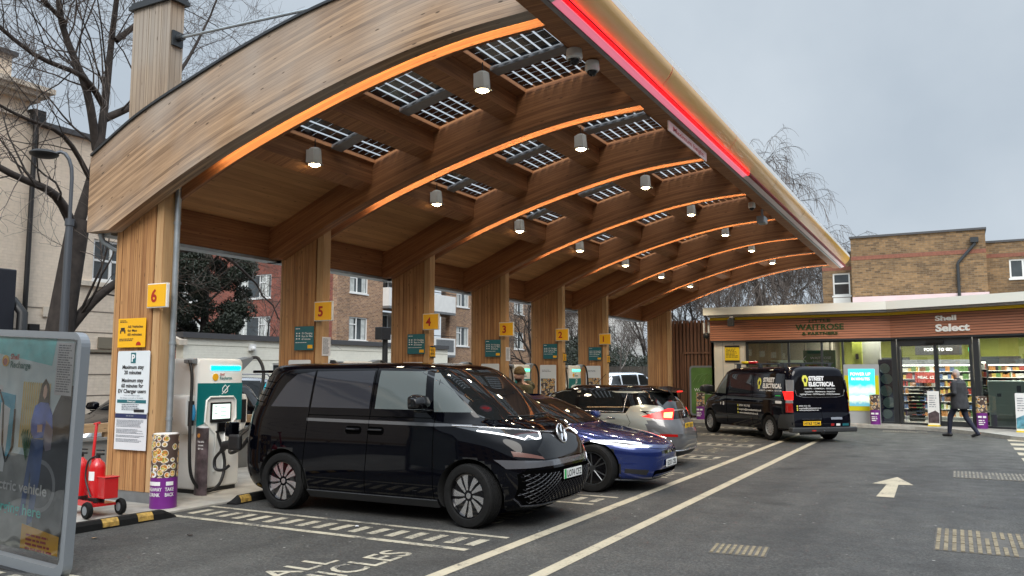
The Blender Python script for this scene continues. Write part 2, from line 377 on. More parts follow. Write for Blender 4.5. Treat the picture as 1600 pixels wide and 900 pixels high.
def textmb(s, height, bold=0., width=None, align='CENTER', shear=0., mi=0):
    """flat text mesh in (x, y); cap height = height"""
    key = (s, bold, align, shear)
    if key not in TXT:
        cu = bpy.data.curves.new('t', 'FONT'); cu.body = s; cu.size = 1; cu.offset = bold; cu.align_x = align; cu.shear = shear; cu.resolution_u = 3
        o = bpy.data.objects.new('t', cu); COL.objects.link(o)
        dg = bpy.context.evaluated_depsgraph_get(); me = bpy.data.meshes.new_from_object(o.evaluated_get(dg))
        TXT[key] = ([tuple(v.co[:2]) for v in me.vertices], [list(p.vertices) for p in me.polygons])
        bpy.data.objects.remove(o); bpy.data.curves.remove(cu); bpy.data.meshes.remove(me)
    vs, fs = TXT[key]
    k = height/.70; kx = k
    if width and vs:
        w = max(v[0] for v in vs)-min(v[0] for v in vs); kx = width/w
    return [(x*kx, y*k) for x, y in vs], fs
def lettering(name, s, height, c, right, up, m, parent=None, bold=0., width=None, th=.0, align='CENTER', world=True, fmap=None, shear=0.):
    mb = MB(); lines = s if isinstance(s, list) else [(s, height, 0., width)]
    c = Vector(c); right = Vector(right).normalized(); up = Vector(up).normalized(); nrm = right.cross(up)
    for ln in lines:
        tx, h, dy, wd = ln
        vs, fs = textmb(tx, h, bold, wd, align, shear)
        if fmap: mb.add([fmap(x, y+dy) for x, y in vs], fs)
        else:
            P = [c+right*x+up*(y+dy) for x, y in vs]
            if th:
                mb.add([p+nrm*th for p in P], fs)
                # side walls from boundary edges
                cnt = {}
                for f in fs:
                    for i in range(len(f)):
                        a, b = f[i], f[(i+1) % len(f)]
                        cnt[(a, b)] = 1
                bd = [(a, b) for a, b in cnt if (b, a) not in cnt]
                n0 = len(P); mb.add([p+nrm*th for p in P]+P, [(a, b, b+n0, a+n0) for a, b in bd])
            else: mb.add(P, fs)
    return obj(name, mb, m, parent, world=world, fixn=False)
def roundrect(x0, x1, y0, y1, r, n=4):
    P = []
    for cx, cy, a0 in ((x1-r, y1-r, 0), (x0+r, y1-r, 90), (x0+r, y0+r, 180), (x1-r, y0+r, 270)):
        for i in range(n+1):
            a = R(a0+90*i/n); P.append((cx+r*cos(a), cy+r*sin(a)))
    return P
def textlines(mb, x0, x1, ztop, n, dz, f, seed=1, lw=.5):
    """rows of small print drawn as broken thin bars; f(x, z) -> xyz"""
    rd = random.Random(seed)
    for i in range(n):
        z = ztop-i*dz; x = x0; end = x0+(x1-x0)*rd.uniform(.72, 1)
        while x < end:
            w = rd.uniform(.6, 2.6)*dz; e = min(x+w, end)
            mb.add([f(x, z), f(e, z), f(e, z-dz*lw), f(x, z-dz*lw)], [(0, 1, 2, 3)]); x = e+dz*.35
# ================================================================ ground, pavements, markings
g = MB(); g.add([(-300, -60, 0), (300, -60, 0), (300, 500, 0), (-300, 500, 0)], [(0, 1, 2, 3)])
struct('asphalt_ground', g, M['asphalt'], fixn=False, world=False)
g = MB(); g.box(-12.0, -9.02, 1.0, 34, -.1, .03); struct('charging_island_pavement', g, M['concrete'], bevel=.01)
kp = [(-9.0, 30.1), (-3, 30.15), (-1.2, 29.7), (-.2, 29.0), (.7, 27.8), (1.35, 26.5), (2.4, 25.2), (4, 24.3), (7, 23.6), (12, 23.4), (12, 36), (-9, 36)]
g = MB(); g.prism(kp, lambda x, y, t: (x, y, t), -.1, .10); struct('shop_pavement', g, M['concrete'])
g = MB()
for i in range(10):
    (xa, ya), (xb, yb) = kp[i], kp[i+1]; 
    if i > 7: break
    d = Vector((xb-xa, yb-ya)).normalized(); nrm = Vector((d.y, -d.x))*.14
    g.prism([(xa, ya), (xb, yb), (xb+nrm.x, yb+nrm.y), (xa+nrm.x, ya+nrm.y)], lambda x, y, t: (x, y, t), -.1, .108-.001*i)
struct('kerb', g, M['kerb'])
def flat(mb, P, z=.004): mb.add([(x, y, z) for x, y in P], [list(range(len(P)))])
lines = MB()
flat(lines, [(-4.26, -2), (-4.12, -2), (-4.12, 27), (-4.26, 27)]); flat(lines, [(-3.45, -2), (-3.31, -2), (-3.31, 27), (-3.45, 27)])
struct('driveway_lines', lines, M['white_line'], fixn=False, world=False)
for k in range(-1, 7):
    b = MB(); y0 = 7.42+3.34*k
    flat(b, [(-9.0, y0-.05), (-4.5, y0-.05), (-4.5, y0+.05), (-9.0, y0+.05)])
    flat(b, [(-9.0, y0+.70), (-4.42, y0+.70), (-4.42, y0+.78), (-9.0, y0+.78)])
    for i in range(17):
        x = -8.85+i*.262
        flat(b, [(x, y0+.2), (x+.12, y0+.2), (x+.12, y0+.55), (x, y0+.55)])
    struct('bay_divider_marking', b, M['worn_line'], fixn=False, world=False)
def ground_text(name, s, h, cx, cy, width, m, z=.0045):
    # read from the driveway: right = +Y, up = -X
    o = lettering(name, s, h, (cx, cy, z), (0, 1, 0), (-1, 0, 0), m, bold=.012, width=width, world=False); o['kind'] = 'structure'; return o
ground_text('bay_lettering', 'ALL', .30, -5.33, 6.02, .82, M['worn_line'])
ground_text('bay_lettering', 'VEHICLES', .34, -4.88, 6.05, 2.0, M['worn_line'])
for k in (0, 1, 2, 3, 4, 5):
    ground_text('bay_lettering', 'EV', .32, -5.45, 9.45+3.34*k, .6, M['very_worn'])
    ground_text('bay_lettering', 'ONLY', .32, -4.95, 9.45+3.34*k, 1.35, M['very_worn'])
a = MB(); flat(a, [(-1.13, 13.4), (-.89, 13.4), (-.92, 14.95), (-.70, 15.0), (-1.0, 16.05), (-1.31, 14.95), (-1.09, 14.92)])
struct('direction_arrow', a, M['white_line'], fixn=False, world=False)
a = MB()
for i in range(9):
    y = 26.5-1.42*i; x = 1.12
    flat(a, [(x, y), (x+3.2, y-.1), (x+3.2, y-.8), (x+.0, y-.72)])
struct('crossing_stripes', a, M['white_line'], fixn=False, world=False)
# ribbed drain and duct covers set in the asphalt
def cover(x, y, w, d, rz, lab, m, ribs, ang=0.):
    t = thing('duct_cover', lab, 'ground cover', (x, y, 0), rz)
    f = MB(); f.box(-w/2, w/2, -d/2, d/2, -.02, .006); obj('frame', f, mat('worn_cover_metal', (.085, .08, .072), .8, var=.3, vscale=9), t, world=False)
    r = MB()
    for i in range(ribs):
        for j in range(max(1, int(d/.42))):
            n = max(1, int(d/.42)); dx = w/ribs; dy = d/n
            x0 = -w/2+i*dx; y0 = -d/2+j*dy
            if (i*7+j*3) % 11 == 4: continue
            r.box(x0+dx*.22, x0+dx*.72, y0+dy*.05, y0+dy*.95, .006, .013)
    obj('rib', r, m, t, world=False)
M['rib'] = mat('worn_cream_rib', (.20, .165, .105), .8, var=.35, vscale=14)
M['ribgrey'] = mat('worn_grey_rib', (.18, .165, .135), .8, var=.35, vscale=14)
cover(.55, 10.35, 1.7, 1.35, 0, 'large cream ribbed duct cover near the right edge of the driveway, cracked across', M['rib'], 22)
cover(-2.04, 8.72, .56, .5, .1, 'small worn ribbed cover between the driveway line and the arrow, nearest the camera', M['rib'], 9)
cover(.75, 16.95, 1.8, 1.1, 0, 'long pale slotted drain cover right of the painted arrow', M['ribgrey'], 30)
cover(-1.5, 28.4, 1.25, .85, .05, 'slotted drain cover in front of the shop doors', M['ribgrey'], 26)
# ================================================================ canopy
N = 8; SP = 3.34; Y0 = 7.55
BK = [(-10.6, 3.84), (-10.1, 4.065), (-9.15, 4.47), (-8.25, 4.80), (-7.0, 5.17), (-5.8, 5.45), (-4.8, 5.60), (-3.7, 5.66)]
TK = [(-11.08, 4.95), (-10.1, 5.42), (-8.95, 5.79), (-7.75, 6.12), (-6.7, 6.33), (-5.6, 6.44), (-4.6, 6.44), (-3.7, 6.36)]
def crv(K, x):
    if x <= K[0][0]: return K[0][1]
    for i in range(len(K)-1):
        if x <= K[i+1][0] or i == len(K)-2:
            x0, y0 = K[i]; x1, y1 = K[i+1]
            def sl(j):
                if j <= 0 or j >= len(K)-1:
                    j = min(max(j, 0), len(K)-1); a, b = (0, 1) if j == 0 else (len(K)-2, len(K)-1)
                    return (K[b][1]-K[a][1])/(K[b][0]-K[a][0])
                return (K[j+1][1]-K[j-1][1])/(K[j+1][0]-K[j-1][0])
            h = x1-x0; t = (x-x0)/h; m0, m1 = sl(i)*h, sl(i+1)*h
            return (2*t**3-3*t*t+1)*y0+(t**3-2*t*t+t)*m0+(-2*t**3+3*t*t)*y1+(t**3-t*t)*m1
ze = lambda x: crv(BK, x) if x > BK[0][0] else 3.84+.45*(x-BK[0][0])
zb = lambda x: max(3.84, ze(x)); zt = lambda x: crv(TK, x)
def deckz(x): return zb(x)+.58
canopy = thing('timber_canopy', 'arched timber charging canopy with glass solar panels and a red lit fascia edge', 'canopy', (-7, 19, 0))
def arch(y0, y1, m, top=zt, name='arched_beam'):
    n = 60; xs = sorted([-11.08+(-3.7+11.08)*i/n for i in range(n+1)]+[-10.6]); mb = MB(); s = 0; A = []
    for i, x in enumerate(xs):
        if i: s += math.hypot(x-xs[i-1], ze(x)-ze(xs[i-1]))
        A.append((x, zb(x), top(x), s))
    for i in range(n+1):
        x, b, t, s0 = A[i]; X, B, T, s1 = A[i+1]; va, vb = b-ze(x), B-ze(X); ka, kb_ = .92, .92
        k = 8
        for y, fl in ((y0, 0), (y1, 1)):
            mb.add([(x, y, b), (X, y, B), (X, y, T), (x, y, t)], [(0, 1, 2, 3)], 0, [[(s0, va), (s1, vb), (s1, T-ze(X)), (s0, t-ze(x))]])
        mb.add([(x, y0, b), (X, y0, B), (X, y1, B), (x, y1, b)], [(0, 1, 2, 3)], 0, [[(s0, 5), (s1, 5), (s1, 5+y1-y0), (s0, 5+y1-y0)]])
        mb.add([(x, y0, t), (X, y0, T), (X, y1, T), (x, y1, t)], [(0, 1, 2, 3)], 0, [[(s0, 7), (s1, 7), (s1, 7+y1-y0), (s0, 7+y1-y0)]])
    for x in (xs[0], xs[-1]):
        mb.add([(x, y0, zb(x)), (x, y1, zb(x)), (x, y1, top(x)), (x, y0, top(x))], [(0, 1, 2, 3)])
    return obj(name, mb, m, canopy, fixn=False)
topin = lambda x: zt(x)-.02
for k in range(N):
    y = Y0+SP*k
    low = lambda x: min(zt(x), deckz(x)+.08)
    arch(y, y+.22, M['fascia_wood'] if k == 0 else M['beam_wood'], zt if k == 0 else low)
    arch(y+.42, y+.48, M['beam_wood'], zt if k == 7 else low)
    # led strip tucked high in the gap, on the back of the near beam
    ld = MB(); n = 30
    for i in range(n):
        xa, xb = -8.85+(5.05)*i/n, -8.85+(5.05)*(i+1)/n
        ld.add([(xa, y+.226, zb(xa)+.10), (xb, y+.226, zb(xb)+.10), (xb, y+.226, zb(xb)+.125), (xa, y+.226, zb(xa)+.125)], [(0, 1, 2, 3)])
    obj('led_strip', ld, M['led'], canopy, fixn=False)
    if k != 6:
        c = MB(); yc = y+.32; hgt = 7.18 if k == 0 else 6.2
        ym = M['col_wood']
        def boards(mb, x0, x1, yA, yB, z0, z1f, seed):
            rd = random.Random(seed); x = x0
            while x < x1-.03:
                w = min(rd.choice((.07, .09, .11)), x1-x); j = rd.uniform(0, .008)
                mb.box(x, x+w-.004, yA-j, yB, z0, z1f); x += w
        if k == 0:
            c2 = MB(); boards(c2, -10.5, -9.86, yc-.12, yc+.12, 5.2, 7.16, 5); c2.box(-10.54, -10.5, yc-.12, yc+.12, 5.2, 7.16); c2.box(-9.86, -9.74, yc-.12, yc+.12, 5.2, 7.16)
            obj('mast', c2, M['mast_wood'], canopy)
            cp = MB(); cp.box(-10.6, -9.68, yc-.17, yc+.17, 7.16, 7.22); cp.box(-10.57, -9.71, yc-.15, yc+.15, 7.22, 7.27); obj('mast_cap', cp, M['dark_metal'], canopy)
            br = MB(); br.box(-9.735, -9.70, yc-.09, yc+.09, 6.5, 6.72); br.lathe([(.05, -9.70), (.05, -9.60)], (0, yc, 6.62), 12, 'x')
            obj('stay_bracket', br, M['dark_metal'], canopy)
            st = MB(); st.tube([(-9.62, yc, 6.62), (-6.6, yc, 6.50), (-4.2, yc, 6.44)], .022, 8)
            obj('stay_rod', st, M['galv'], canopy)
        lf = -10.66 if k < 7 else -10.62
        boards(c, lf, -9.86, yc-.092, yc+.092, .18, 5.15, k)
        obj('column', c, M['col_wood'], canopy)
        c = MB(); c.box(-9.858, -9.72, yc-.096, yc+.096, .18, 5.15); c.box(lf-.04, lf-.002, yc-.096, yc+.096, .18, 5.15)
        obj('column_edge_board', c, M['col_wood2'], canopy, bevel=.004)
        c = MB(); c.box(lf-.01, -9.76, yc-.085, yc+.085, .03, .18); obj('column_foot', c, M['grey_metal'], canopy)
# roof deck, cross beams, solar panels
PV = [(-8.45, -7.62), (-7.16, -6.16), (-5.60, -4.46)]
def cross(name, xa, xb, dz0, dz1, ya, yb, m):
    mb = MB(); n = max(1, int((xb-xa)/.25))
    for i in range(n):
        a, b = xa+(xb-xa)*i/n, xa+(xb-xa)*(i+1)/n
        za, zb_ = deckz(a), deckz(b)
        P = [(a, za+dz0), (b, zb_+dz0), (b, zb_+dz1), (a, za+dz1)]
        mb.prism(P, lambda p, q, t: (p, t, q), ya, yb)
    return obj(name, mb, m, canopy)
for k in range(N-1):
    ya, yb = Y0+SP*k+.48, Y0+SP*(k+1); ym = ya+1.88
    cross('soffit_panel', -10.95, -8.75, 0, .08, ya, yb, M['soffit_wood'])
    for a, b in ((-8.75, -8.45), (-7.62, -7.16), (-6.16, -5.60), (-4.46, -3.7)):
        cross('roof_strip', a, b, .0, .08, ya, yb, M['beam_wood'])
    for a, b, d in ((-8.74, -8.50, -.34), (-7.54, -7.28, -.32), (-6.02, -5.76, -.30)):
        cross('cross_beam', a, b, d, -.002, ya, yb, M['beam_wood'])
    bb = MB(); bb.box(-10.97, -10.80, ya, yb, 3.86, 4.62); obj('back_beam', bb, M['beam_wood'], canopy)
    gt = MB(); gt.box(-11.05, -10.78, ya-.3, yb+.3, 3.80, 3.85); obj('gutter_edge', gt, M['galv'], canopy)
    for a, b in PV:
        za, zc = deckz(a), deckz(b)
        cross('roof_strip', a, b, .0, .08, ya, ya+.48, M['beam_wood'])
        br = MB(); br.add([(a, ym-.12, za-.02), (b, ym-.12, zc-.02), (b, ym+.12, zc-.02), (a, ym+.12, za-.02), (a, ym-.12, za+.04), (b, ym-.12, zc+.04), (b, ym+.12, zc+.04), (a, ym+.12, za+.04)],
               [(0, 1, 2, 3), (4, 5, 6, 7), (0, 1, 5, 4), (2, 3, 7, 6)])
        obj('panel_rail', br, M['grey_metal'], canopy)
        for p0, p1 in ((ya+.50, ym-.13), (ym+.13, yb-.03)):
            cell = MB(); nx = 7 if b-a > 1.05 else (6 if b-a > .9 else 5); ny = 5
            dx = (b-a-.04)/nx; dy = (p1-p0)/ny
            for i in range(nx):
                for j in range(ny):
                    xa, xb = a+.02+i*dx+.015, a+.02+(i+1)*dx-.015; yA, yB = p0+j*dy+.0025, p0+(j+1)*dy-.0025
                    f = lambda x: za+(zc-za)*(x-a)/(b-a)+.03
                    cell.add([(xa, yA, f(xa)), (xb, yA, f(xb)), (xb, yB, f(xb)), (xa, yB, f(xa))], [(0, 1, 2, 3)])
            obj('solar_panel', cell, M.setdefault('cell', mat('solar_cell', (.006, .008, .018), .15, coat=.3)), canopy, fixn=False)
# front edge beam, gutter and lit fascia
YA, YB = 6.0, 31.7
e = MB(); e.box(-3.78, -3.55, YA+.02, YB, 5.58, 6.0); obj('edge_beam', e, M['beam_wood'], canopy)
e = MB(); e.box(-3.548, -3.485, YA, YB, 5.575, 5.62); obj('edge_gutter', e, M['grey_metal'], canopy)
e = MB(); e.box(-3.487, -3.483, YA, YB, 5.57, 5.63); obj('edge_seal', e, M['black'], canopy)
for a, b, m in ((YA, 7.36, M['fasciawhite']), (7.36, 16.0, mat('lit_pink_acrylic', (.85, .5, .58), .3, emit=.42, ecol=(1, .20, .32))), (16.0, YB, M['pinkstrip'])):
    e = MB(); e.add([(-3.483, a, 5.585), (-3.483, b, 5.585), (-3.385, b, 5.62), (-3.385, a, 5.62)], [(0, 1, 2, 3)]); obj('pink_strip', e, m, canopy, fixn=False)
for a, b, m in ((7.38, 16.0, 'redtube'), (16.0, 31.7, 'redoff')):
    e = MB(); e.tube([(-3.385, a, 5.655), (-3.385, b, 5.655)], .040, 10); obj('red_tube', e, M[m], canopy, smooth=40)
    e = MB(); e.tube([(-3.352, a, 5.640), (-3.352, b, 5.640)], .011, 6); obj('red_tube_core', e, M['redoff'], canopy, smooth=40)
e = MB(); e.box(-3.45, -3.36, YA, 7.36, 5.625, 6.0); obj('fascia_end_panel', e, M['fasciawhite'], canopy)
prof = [(-3.37+.17*sin(pi/2*i/12), 5.69+.25*i/12) for i in range(13)]
bounds = [6.9, 10.6, 14.3, 18.0, 21.7, 25.4, 29.1, 31.7]
for i in range(7):
    a, b = bounds[i]+.008, bounds[i+1]-.008; mb = MB()
    n = len(prof)
    for k in range(n-1):
        (x0, z0), (x1, z1) = prof[k], prof[k+1]; mi = 0
        if i == 3 and k < 3: mi = 1
        if i == 4 and k < 7: mi = 1
        if i == 5: mi = 1
        if i == 6: mi = 1 if k < 11 else 0
        mb.add([(x0, a, z0), (x0, b, z0), (x1, b, z1), (x1, a, z1)], [(0, 1, 2, 3)], mi)
    mb.box(-3.5, -3.40, a, b, 5.66, 5.93)
    obj('fascia_panel', mb, [M['fasciacream'], M['fasciagold']], canopy, smooth=50)
    px, pz = prof[-1]
    mb = MB(); mb.prism([(px, pz+.004), (px+.005, pz+.09), (px-.06, pz+.14), (px-.3, pz+.14), (px-.3, pz-.01), (px-.1, pz-.01)], lambda p, q, t: (p, t, q), a, b)
    obj('fascia_top', mb, M['fasciawhite'], canopy)
# roof edging and pipes
mb = MB(); n = 40
for i in range(n):
    a, b = -11.05+7.35*i/n, -11.05+7.35*(i+1)/n
    mb.prism([(a, zt(a)), (b, zt(b)), (b, zt(b)+.035), (a, zt(a)+.035)], lambda p, q, t: (p, t, q), Y0-.03, Y0+.76)
obj('roof_sheet', mb, M['dark_metal'], canopy)
mb = MB(); mb.tube([(-9.66, 7.96, 4.75), (-9.66, 7.96, .05)], .042, 14); 
for z in (1.15, 2.2, 3.9): mb.lathe([(.05, z), (.05, z+.04)], (-9.66, 7.96, 0), 14)
obj('drainpipe', mb, M['galv'], canopy, smooth=40)
mb = MB(); mb.tube([(-10.98, 7.7, 3.84), (-10.98, 7.75, 3.72), (-10.85, 7.85, 3.62), (-10.55, 8.3, 3.50)], .04, 12); obj('drainpipe', mb, M['galv'], canopy, smooth=50)
# lamps: hung below the cross beams
LG = 'lamps hung under the timber canopy'
def lamp_root():
    t = thing('canopy_lamp', 'x', 'lamp', (0, 0, 0), 0, LG)
    mb = MB(); mb.tube([(0, 0, .34), (0, 0, .55)], .012, 8); obj('rod', mb, M['black'], t, world=False)
    mb = MB(); mb.lathe([(.085, .36), (.125, .335), (.15, .06), (.145, .0), (.12, .0), (.115, .05)], n=24, cap=False); mb.lathe([(.0, .362), (.085, .36)], n=24, cap=False)
    mb.box(-.1, .1, -.16, -.12, .03, .30)
    obj('housing', mb, M.setdefault('lamphouse', mat('pale_grey_lamp_housing', (.80, .79, .74), .45)), t, world=False, smooth=35)
    mb = MB(); mb.lathe([(.0, -.045), (.06, -.035), (.10, -.005), (.118, .03)], n=24, cap=False); obj('lens', mb, M['lens'], t, world=False)
    mb = MB(); mb.tube([(.14, -.05, .01), (.2, -.04, -.02), (.2, .04, -.02), (.14, .05, .01)], .008, 6); obj('bracket', mb, M['grey_metal'], t, world=False)
    ld = bpy.data.lights.new('lamp_beam', 'SPOT'); ld.energy = 110; ld.color = (1, .84, .62); ld.spot_size = R(125); ld.spot_blend = .6; ld.shadow_soft_size = .09
    lo = bpy.data.objects.new('lamp_beam', ld); COL.objects.link(lo); lo.location = (0, 0, -.08); lo.parent = t
    return t
lr = lamp_root(); first = True
bayn = ['first', 'second', 'third', 'fourth', 'fifth', 'sixth', 'seventh']
for k in range(7):
    for x, z, w in ((-8.40, 4.93, 'low lamp on the column side'), (-5.47, 5.60, 'high lamp on the driveway side')):
        o = lr if first else copy_tree(lr); first = False
        o.scale = (.72, .72, .72); o.location = (x, Y0+SP*k+1.81, z); o['label'] = '%s, %s roof bay from the camera' % (w, bayn[k])
# cameras
def dome(x, y, z, lab, s=1.):
    t = thing('dome_camera', lab, 'security camera', (x, y, z))
    mb = MB(); mb.lathe([(.03, .14), (.09*s, .12), (.10*s, .02), (.085*s, 0)], n=20); obj('housing', mb, M['white'], t, world=False, smooth=40)
    mb = MB(); mb.ball((0, 0, 0), .07*s, 8); obj('lens', mb, M['black_gloss'], t, world=False, smooth=60)
dome(-3.78, 8.60, 5.46, 'pale dome camera nearer the camera of the pair at the canopy front corner')
dome(-3.72, 9.0, 5.44, 'second pale dome camera of the pair, just behind and lower than its neighbour', .9)
dome(-3.85, 18.5, 5.46, 'small dome camera under the far half of the canopy edge beam', .8)
t = thing('bullet_camera', 'grey bullet camera hanging below the canopy edge above the middle bays', 'security camera', (-3.75, 19.1, 5.28))
mb = MB(); mb.box(-.09, .09, -.2, .16, -.09, .07); obj('housing', mb, M['alu'], t, world=False, bevel=.02)
mb = MB(); mb.box(-.02, .02, -.02, .02, .07, .25); obj('bracket', mb, M['alu'], t, world=False)
# sign on the edge beam, facing into the canopy
t = thing('edge_notice', 'long white notice with small red print fixed along the canopy edge beam', 'sign', (-3.60, 12.65, 5.48))
mb = MB(); mb.box(.0, .02, -1.05, 1.05, -.10, .05); obj('panel', mb, M['white'], t, world=False)
lettering('lettering', 'Maximum height', .07, (.023, 0, -.06), (0, 1, 0), (0, 0, 1), M['redletter'], t, bold=.01, width=1.7, world=False)
# ================================================================ signs on the columns
def colY(k): return Y0+SP*k+.228      # face of column k towards the camera is at about this y - .01
NG = 'yellow bay number signs on the columns'
places = ['nearest column, over the drainpipe', 'column behind the black van', 'column right of the flats balconies', 'column left of the hatted man', 'column above the pale hatchback', 'column nearest the white parked car']
for k, (n, x0) in enumerate(zip('654321', (-9.93, -9.86, -9.86, -9.88, -9.92, -9.97))):
    y = colY(k)-.07; t = thing('number_sign', 'yellow sign with red number %s on the %s' % (n, places[k]), 'number sign', (x0+.22, y, 2.87), 0, NG)
    mb = MB(); mb.box(-.20, .20, -.0, .045, -.17, .17); obj('frame', mb, M['white'], t, world=False, bevel=.006)
    mb = MB(); mb.box(-.185, .185, -.006, -.001, -.155, .155); obj('panel', mb, M['yellow'], t, world=False)
    lettering('lettering', n, .17, (-.05, -.009, -.085), (1, 0, 0), (0, 0, 1), M['redletter'], t, bold=.03, world=False)
def yface(k): return colY(k)-.017
# yellow vehicle sign on column 6
t = thing('bay_rule_sign', 'yellow sign reading All Vehicles for Max 60 minutes on the nearest column', 'sign', (-10.22, yface(0)-.02, 2.16))
mb = MB(); mb.box(-.30, .28, -.012, 0, 0, .41); obj('panel', mb, M['yellow'], t, world=False, bevel=.004)
def fl(t, s, h, x, z, m, **k): return lettering('lettering', s, h, (x, -.015, z), (1, 0, 0), (0, 0, 1), m, t, world=False, align=k.pop('align', 'LEFT'), **k)
fl(t, [('All Vehicles', .036, 0, .32), ('for Max', .036, -.055, .2), ('60 minutes', .036, -.11, .3)], 0, -.09, .275, M['blackprint'], bold=.02)
mb = MB(); textlines(mb, -.26, .05, .125, 2, .022, lambda x, z: (x, -.015, z), 2); textlines(mb, -.26, -.1, .385, 2, .02, lambda x, z: (x, -.015, z), 4)
mb.box(-.25, -.14, -.016, -.0125, .23, .245); mb.box(-.25, -.23, -.016, -.0125, .20, .23); mb.box(-.16, -.14, -.016, -.0125, .20, .23); mb.box(-.235, -.155, -.016, -.0125, .25, .28); obj('small_print', mb, M['blackprint'], t, world=False)
mb = MB(); mb.prism([(.15+.05*cos(pi*i/8), .03+.05*sin(pi*i/8)) for i in range(9)], lambda p, q, z: (p, z, q), -.017, -.0125); obj('emblem', mb, M['redletter'], t, world=False)
# parking sign
t = thing('parking_sign', 'tall white parking rules sign with a blue P on the nearest column', 'sign', (-10.16, yface(0)-.02, .74))
mb = MB(); mb.prism(roundrect(-.335, .335, .50, 1.37, .03), lambda p, q, z: (p, z, q), -.012, 0); obj('panel', mb, M['signwhite'], t, world=False)
mb = MB(); mb.box(-.05, .05, -.016, -.0125, 1.20, 1.345); obj('badge', mb, M['teal2'], t, world=False)
lettering('lettering', 'P', .10, (0, -.018, 1.222), (1, 0, 0), (0, 0, 1), M['whiteprint'], t, bold=.03, world=False)
lettering('lettering', [('Maximum stay', .052, 0, .45), ('20 minutes', .052, -.075, .36), ('Maximum stay', .052, -.185, .45), ('60 minutes for', .052, -.26, .46), ('EV Charger users', .052, -.335, .58)], 0, (0, -.016, 1.12), (1, 0, 0), (0, 0, 1), M['blackprint'], t, bold=.028, world=False)
lettering('lettering', [('Terms and conditions apply', .020, 0, .34), ('See signage in car park or full details', .020, -.035, .48)], 0, (0, -.016, .742), (1, 0, 0), (0, 0, 1), M['greyprint'], t, world=False)
mb = MB(); mb.box(-.3, .3, -.016, -.0125, .645, .69); obj('blue_band', mb, M['teal2'], t, world=False)
lettering('lettering', 'Private Land', .024, (0, -.018, .656), (1, 0, 0), (0, 0, 1), M['whiteprint'], t, bold=.02, world=False)
mb = MB(); textlines(mb, -.2, .24, .63, 4, .024, lambda x, z: (x, -.016, z), 7); obj('small_print', mb, M['greyprint'], t, world=False)
mb = MB(); mb.box(.06, .27, -.016, -.0125, .52, .56); obj('logo_box', mb, M['blackprint'], t, world=False)
t = thing('parking_notice', 'white printed notice with a navy heading strip, below the parking sign', 'notice', (-10.16, yface(0)-.02, .74))
mb = MB(); mb.box(-.335, .325, -.008, 0, 0, .50); obj('panel', mb, M['paper'], t, world=False)
mb = MB(); mb.box(-.335, .325, -.012, -.0085, .435, .495); obj('heading_strip', mb, M['navy'], t, world=False)
mb = MB()
for q, (z, n) in enumerate(((.41, 6), (.285, 4), (.20, 2), (.15, 3))): textlines(mb, -.30, .29, z, n, .017, lambda x, zz: (x, -.011, zz), q)
textlines(mb, -.1, .1, .475, 1, .028, lambda x, z: (x, -.014, z), 3)
obj('small_print', mb, M['greyprint'], t, world=False)
# teal signs, small notices and poster boards on the other columns
TG = 'teal charging bay signs on the columns'
for k, (n, x) in enumerate(((5, -10.08), (4, -10.02), (3, -10.05), (2, -10.08), (1, -10.1)), 1):
    t = thing('charging_sign', 'teal EV Charging Bays sign on the column that carries number %d' % n, 'sign', (x, yface(k)-.02, 2.20), 0, TG)
    mb = MB(); mb.box(-.22, .22, -.012, 0, 0, .42); obj('panel', mb, M['teal2'], t, world=False, bevel=.004)
    fl(t, [('EV Charging', .032, 0, .24), ('Bays for Max', .032, -.05, .25), ('60 minutes', .032, -.10, .2)], 0, -.05, .28, M['whiteprint'], bold=.015)
    mb = MB(); textlines(mb, -.19, .15, .14, 1, .02, lambda x, z: (x, -.015, z), k); textlines(mb, -.19, -.08, .385, 1, .025, lambda x, z: (x, -.015, z), k+4)
    for ix in (-.18, -.12):
        for iz in (.19, .24, .285): mb.box(ix, ix+.03, -.016, -.0125, iz, iz+.022)
    obj('small_print', mb, M['whiteprint'], t, world=False)
    mb = MB(); mb.box(.09, .2, -.016, -.0125, .03, .09); obj('badge', mb, M['yellow'], t, world=False)
    w = thing('poster_board', 'white topped board with a food picture leaning at the column with number %d' % n, 'poster board', (x-.05, yface(k)-.06, .03), 0, 'food poster boards at the columns')
    mb = MB(); mb.prism(roundrect(-.25, .25, 0, 2.0, .03), lambda p, q, z: (p, z, q), -.02, .0); obj('panel', mb, M['signwhite'], w, world=False)
    mb = MB(); mb.box(-.215, .215, -.026, -.0205, .55, 1.62); obj('picture', mb, M['food_small'], w, world=False)
    mb = MB(); mb.box(-.215, .215, -.026, -.0205, .10, .549); mb.box(-.215, .215, -.029, -.0265, 1.02, 1.16); obj('red_panel', mb, M.setdefault('posterred', mat('red_poster_print', (.45, .06, .05), .4)), w, world=False)
    lettering('lettering', '\u00a35', .10, (-.07, -.031, 1.04), (1, 0, 0), (0, 0, 1), M['whiteprint'], w, bold=.02, world=False)
    mb = MB(); textlines(mb, -.18, .1, 1.86, 2, .035, lambda x, z: (x, -.024, z), k, .35); obj('small_print', mb, M['greyprint'], w, world=False)
for k, ttl in ((1, 'number five'), (3, 'number three')):
    t = thing('paper_notice', 'white paper notice on the column side with '+ttl, 'notice', (-9.717, colY(k)+.12, 2.10))
    mb = MB(); mb.box(0, .006, -.11, .11, 0, .33); obj('sheet', mb, M['paper'], t, world=False)
    mb = MB(); textlines(mb, -.09, .08, .30, 13, .021, lambda x, z: (.0085, x, z), k); obj('small_print', mb, M['greyprint'], t, world=False)
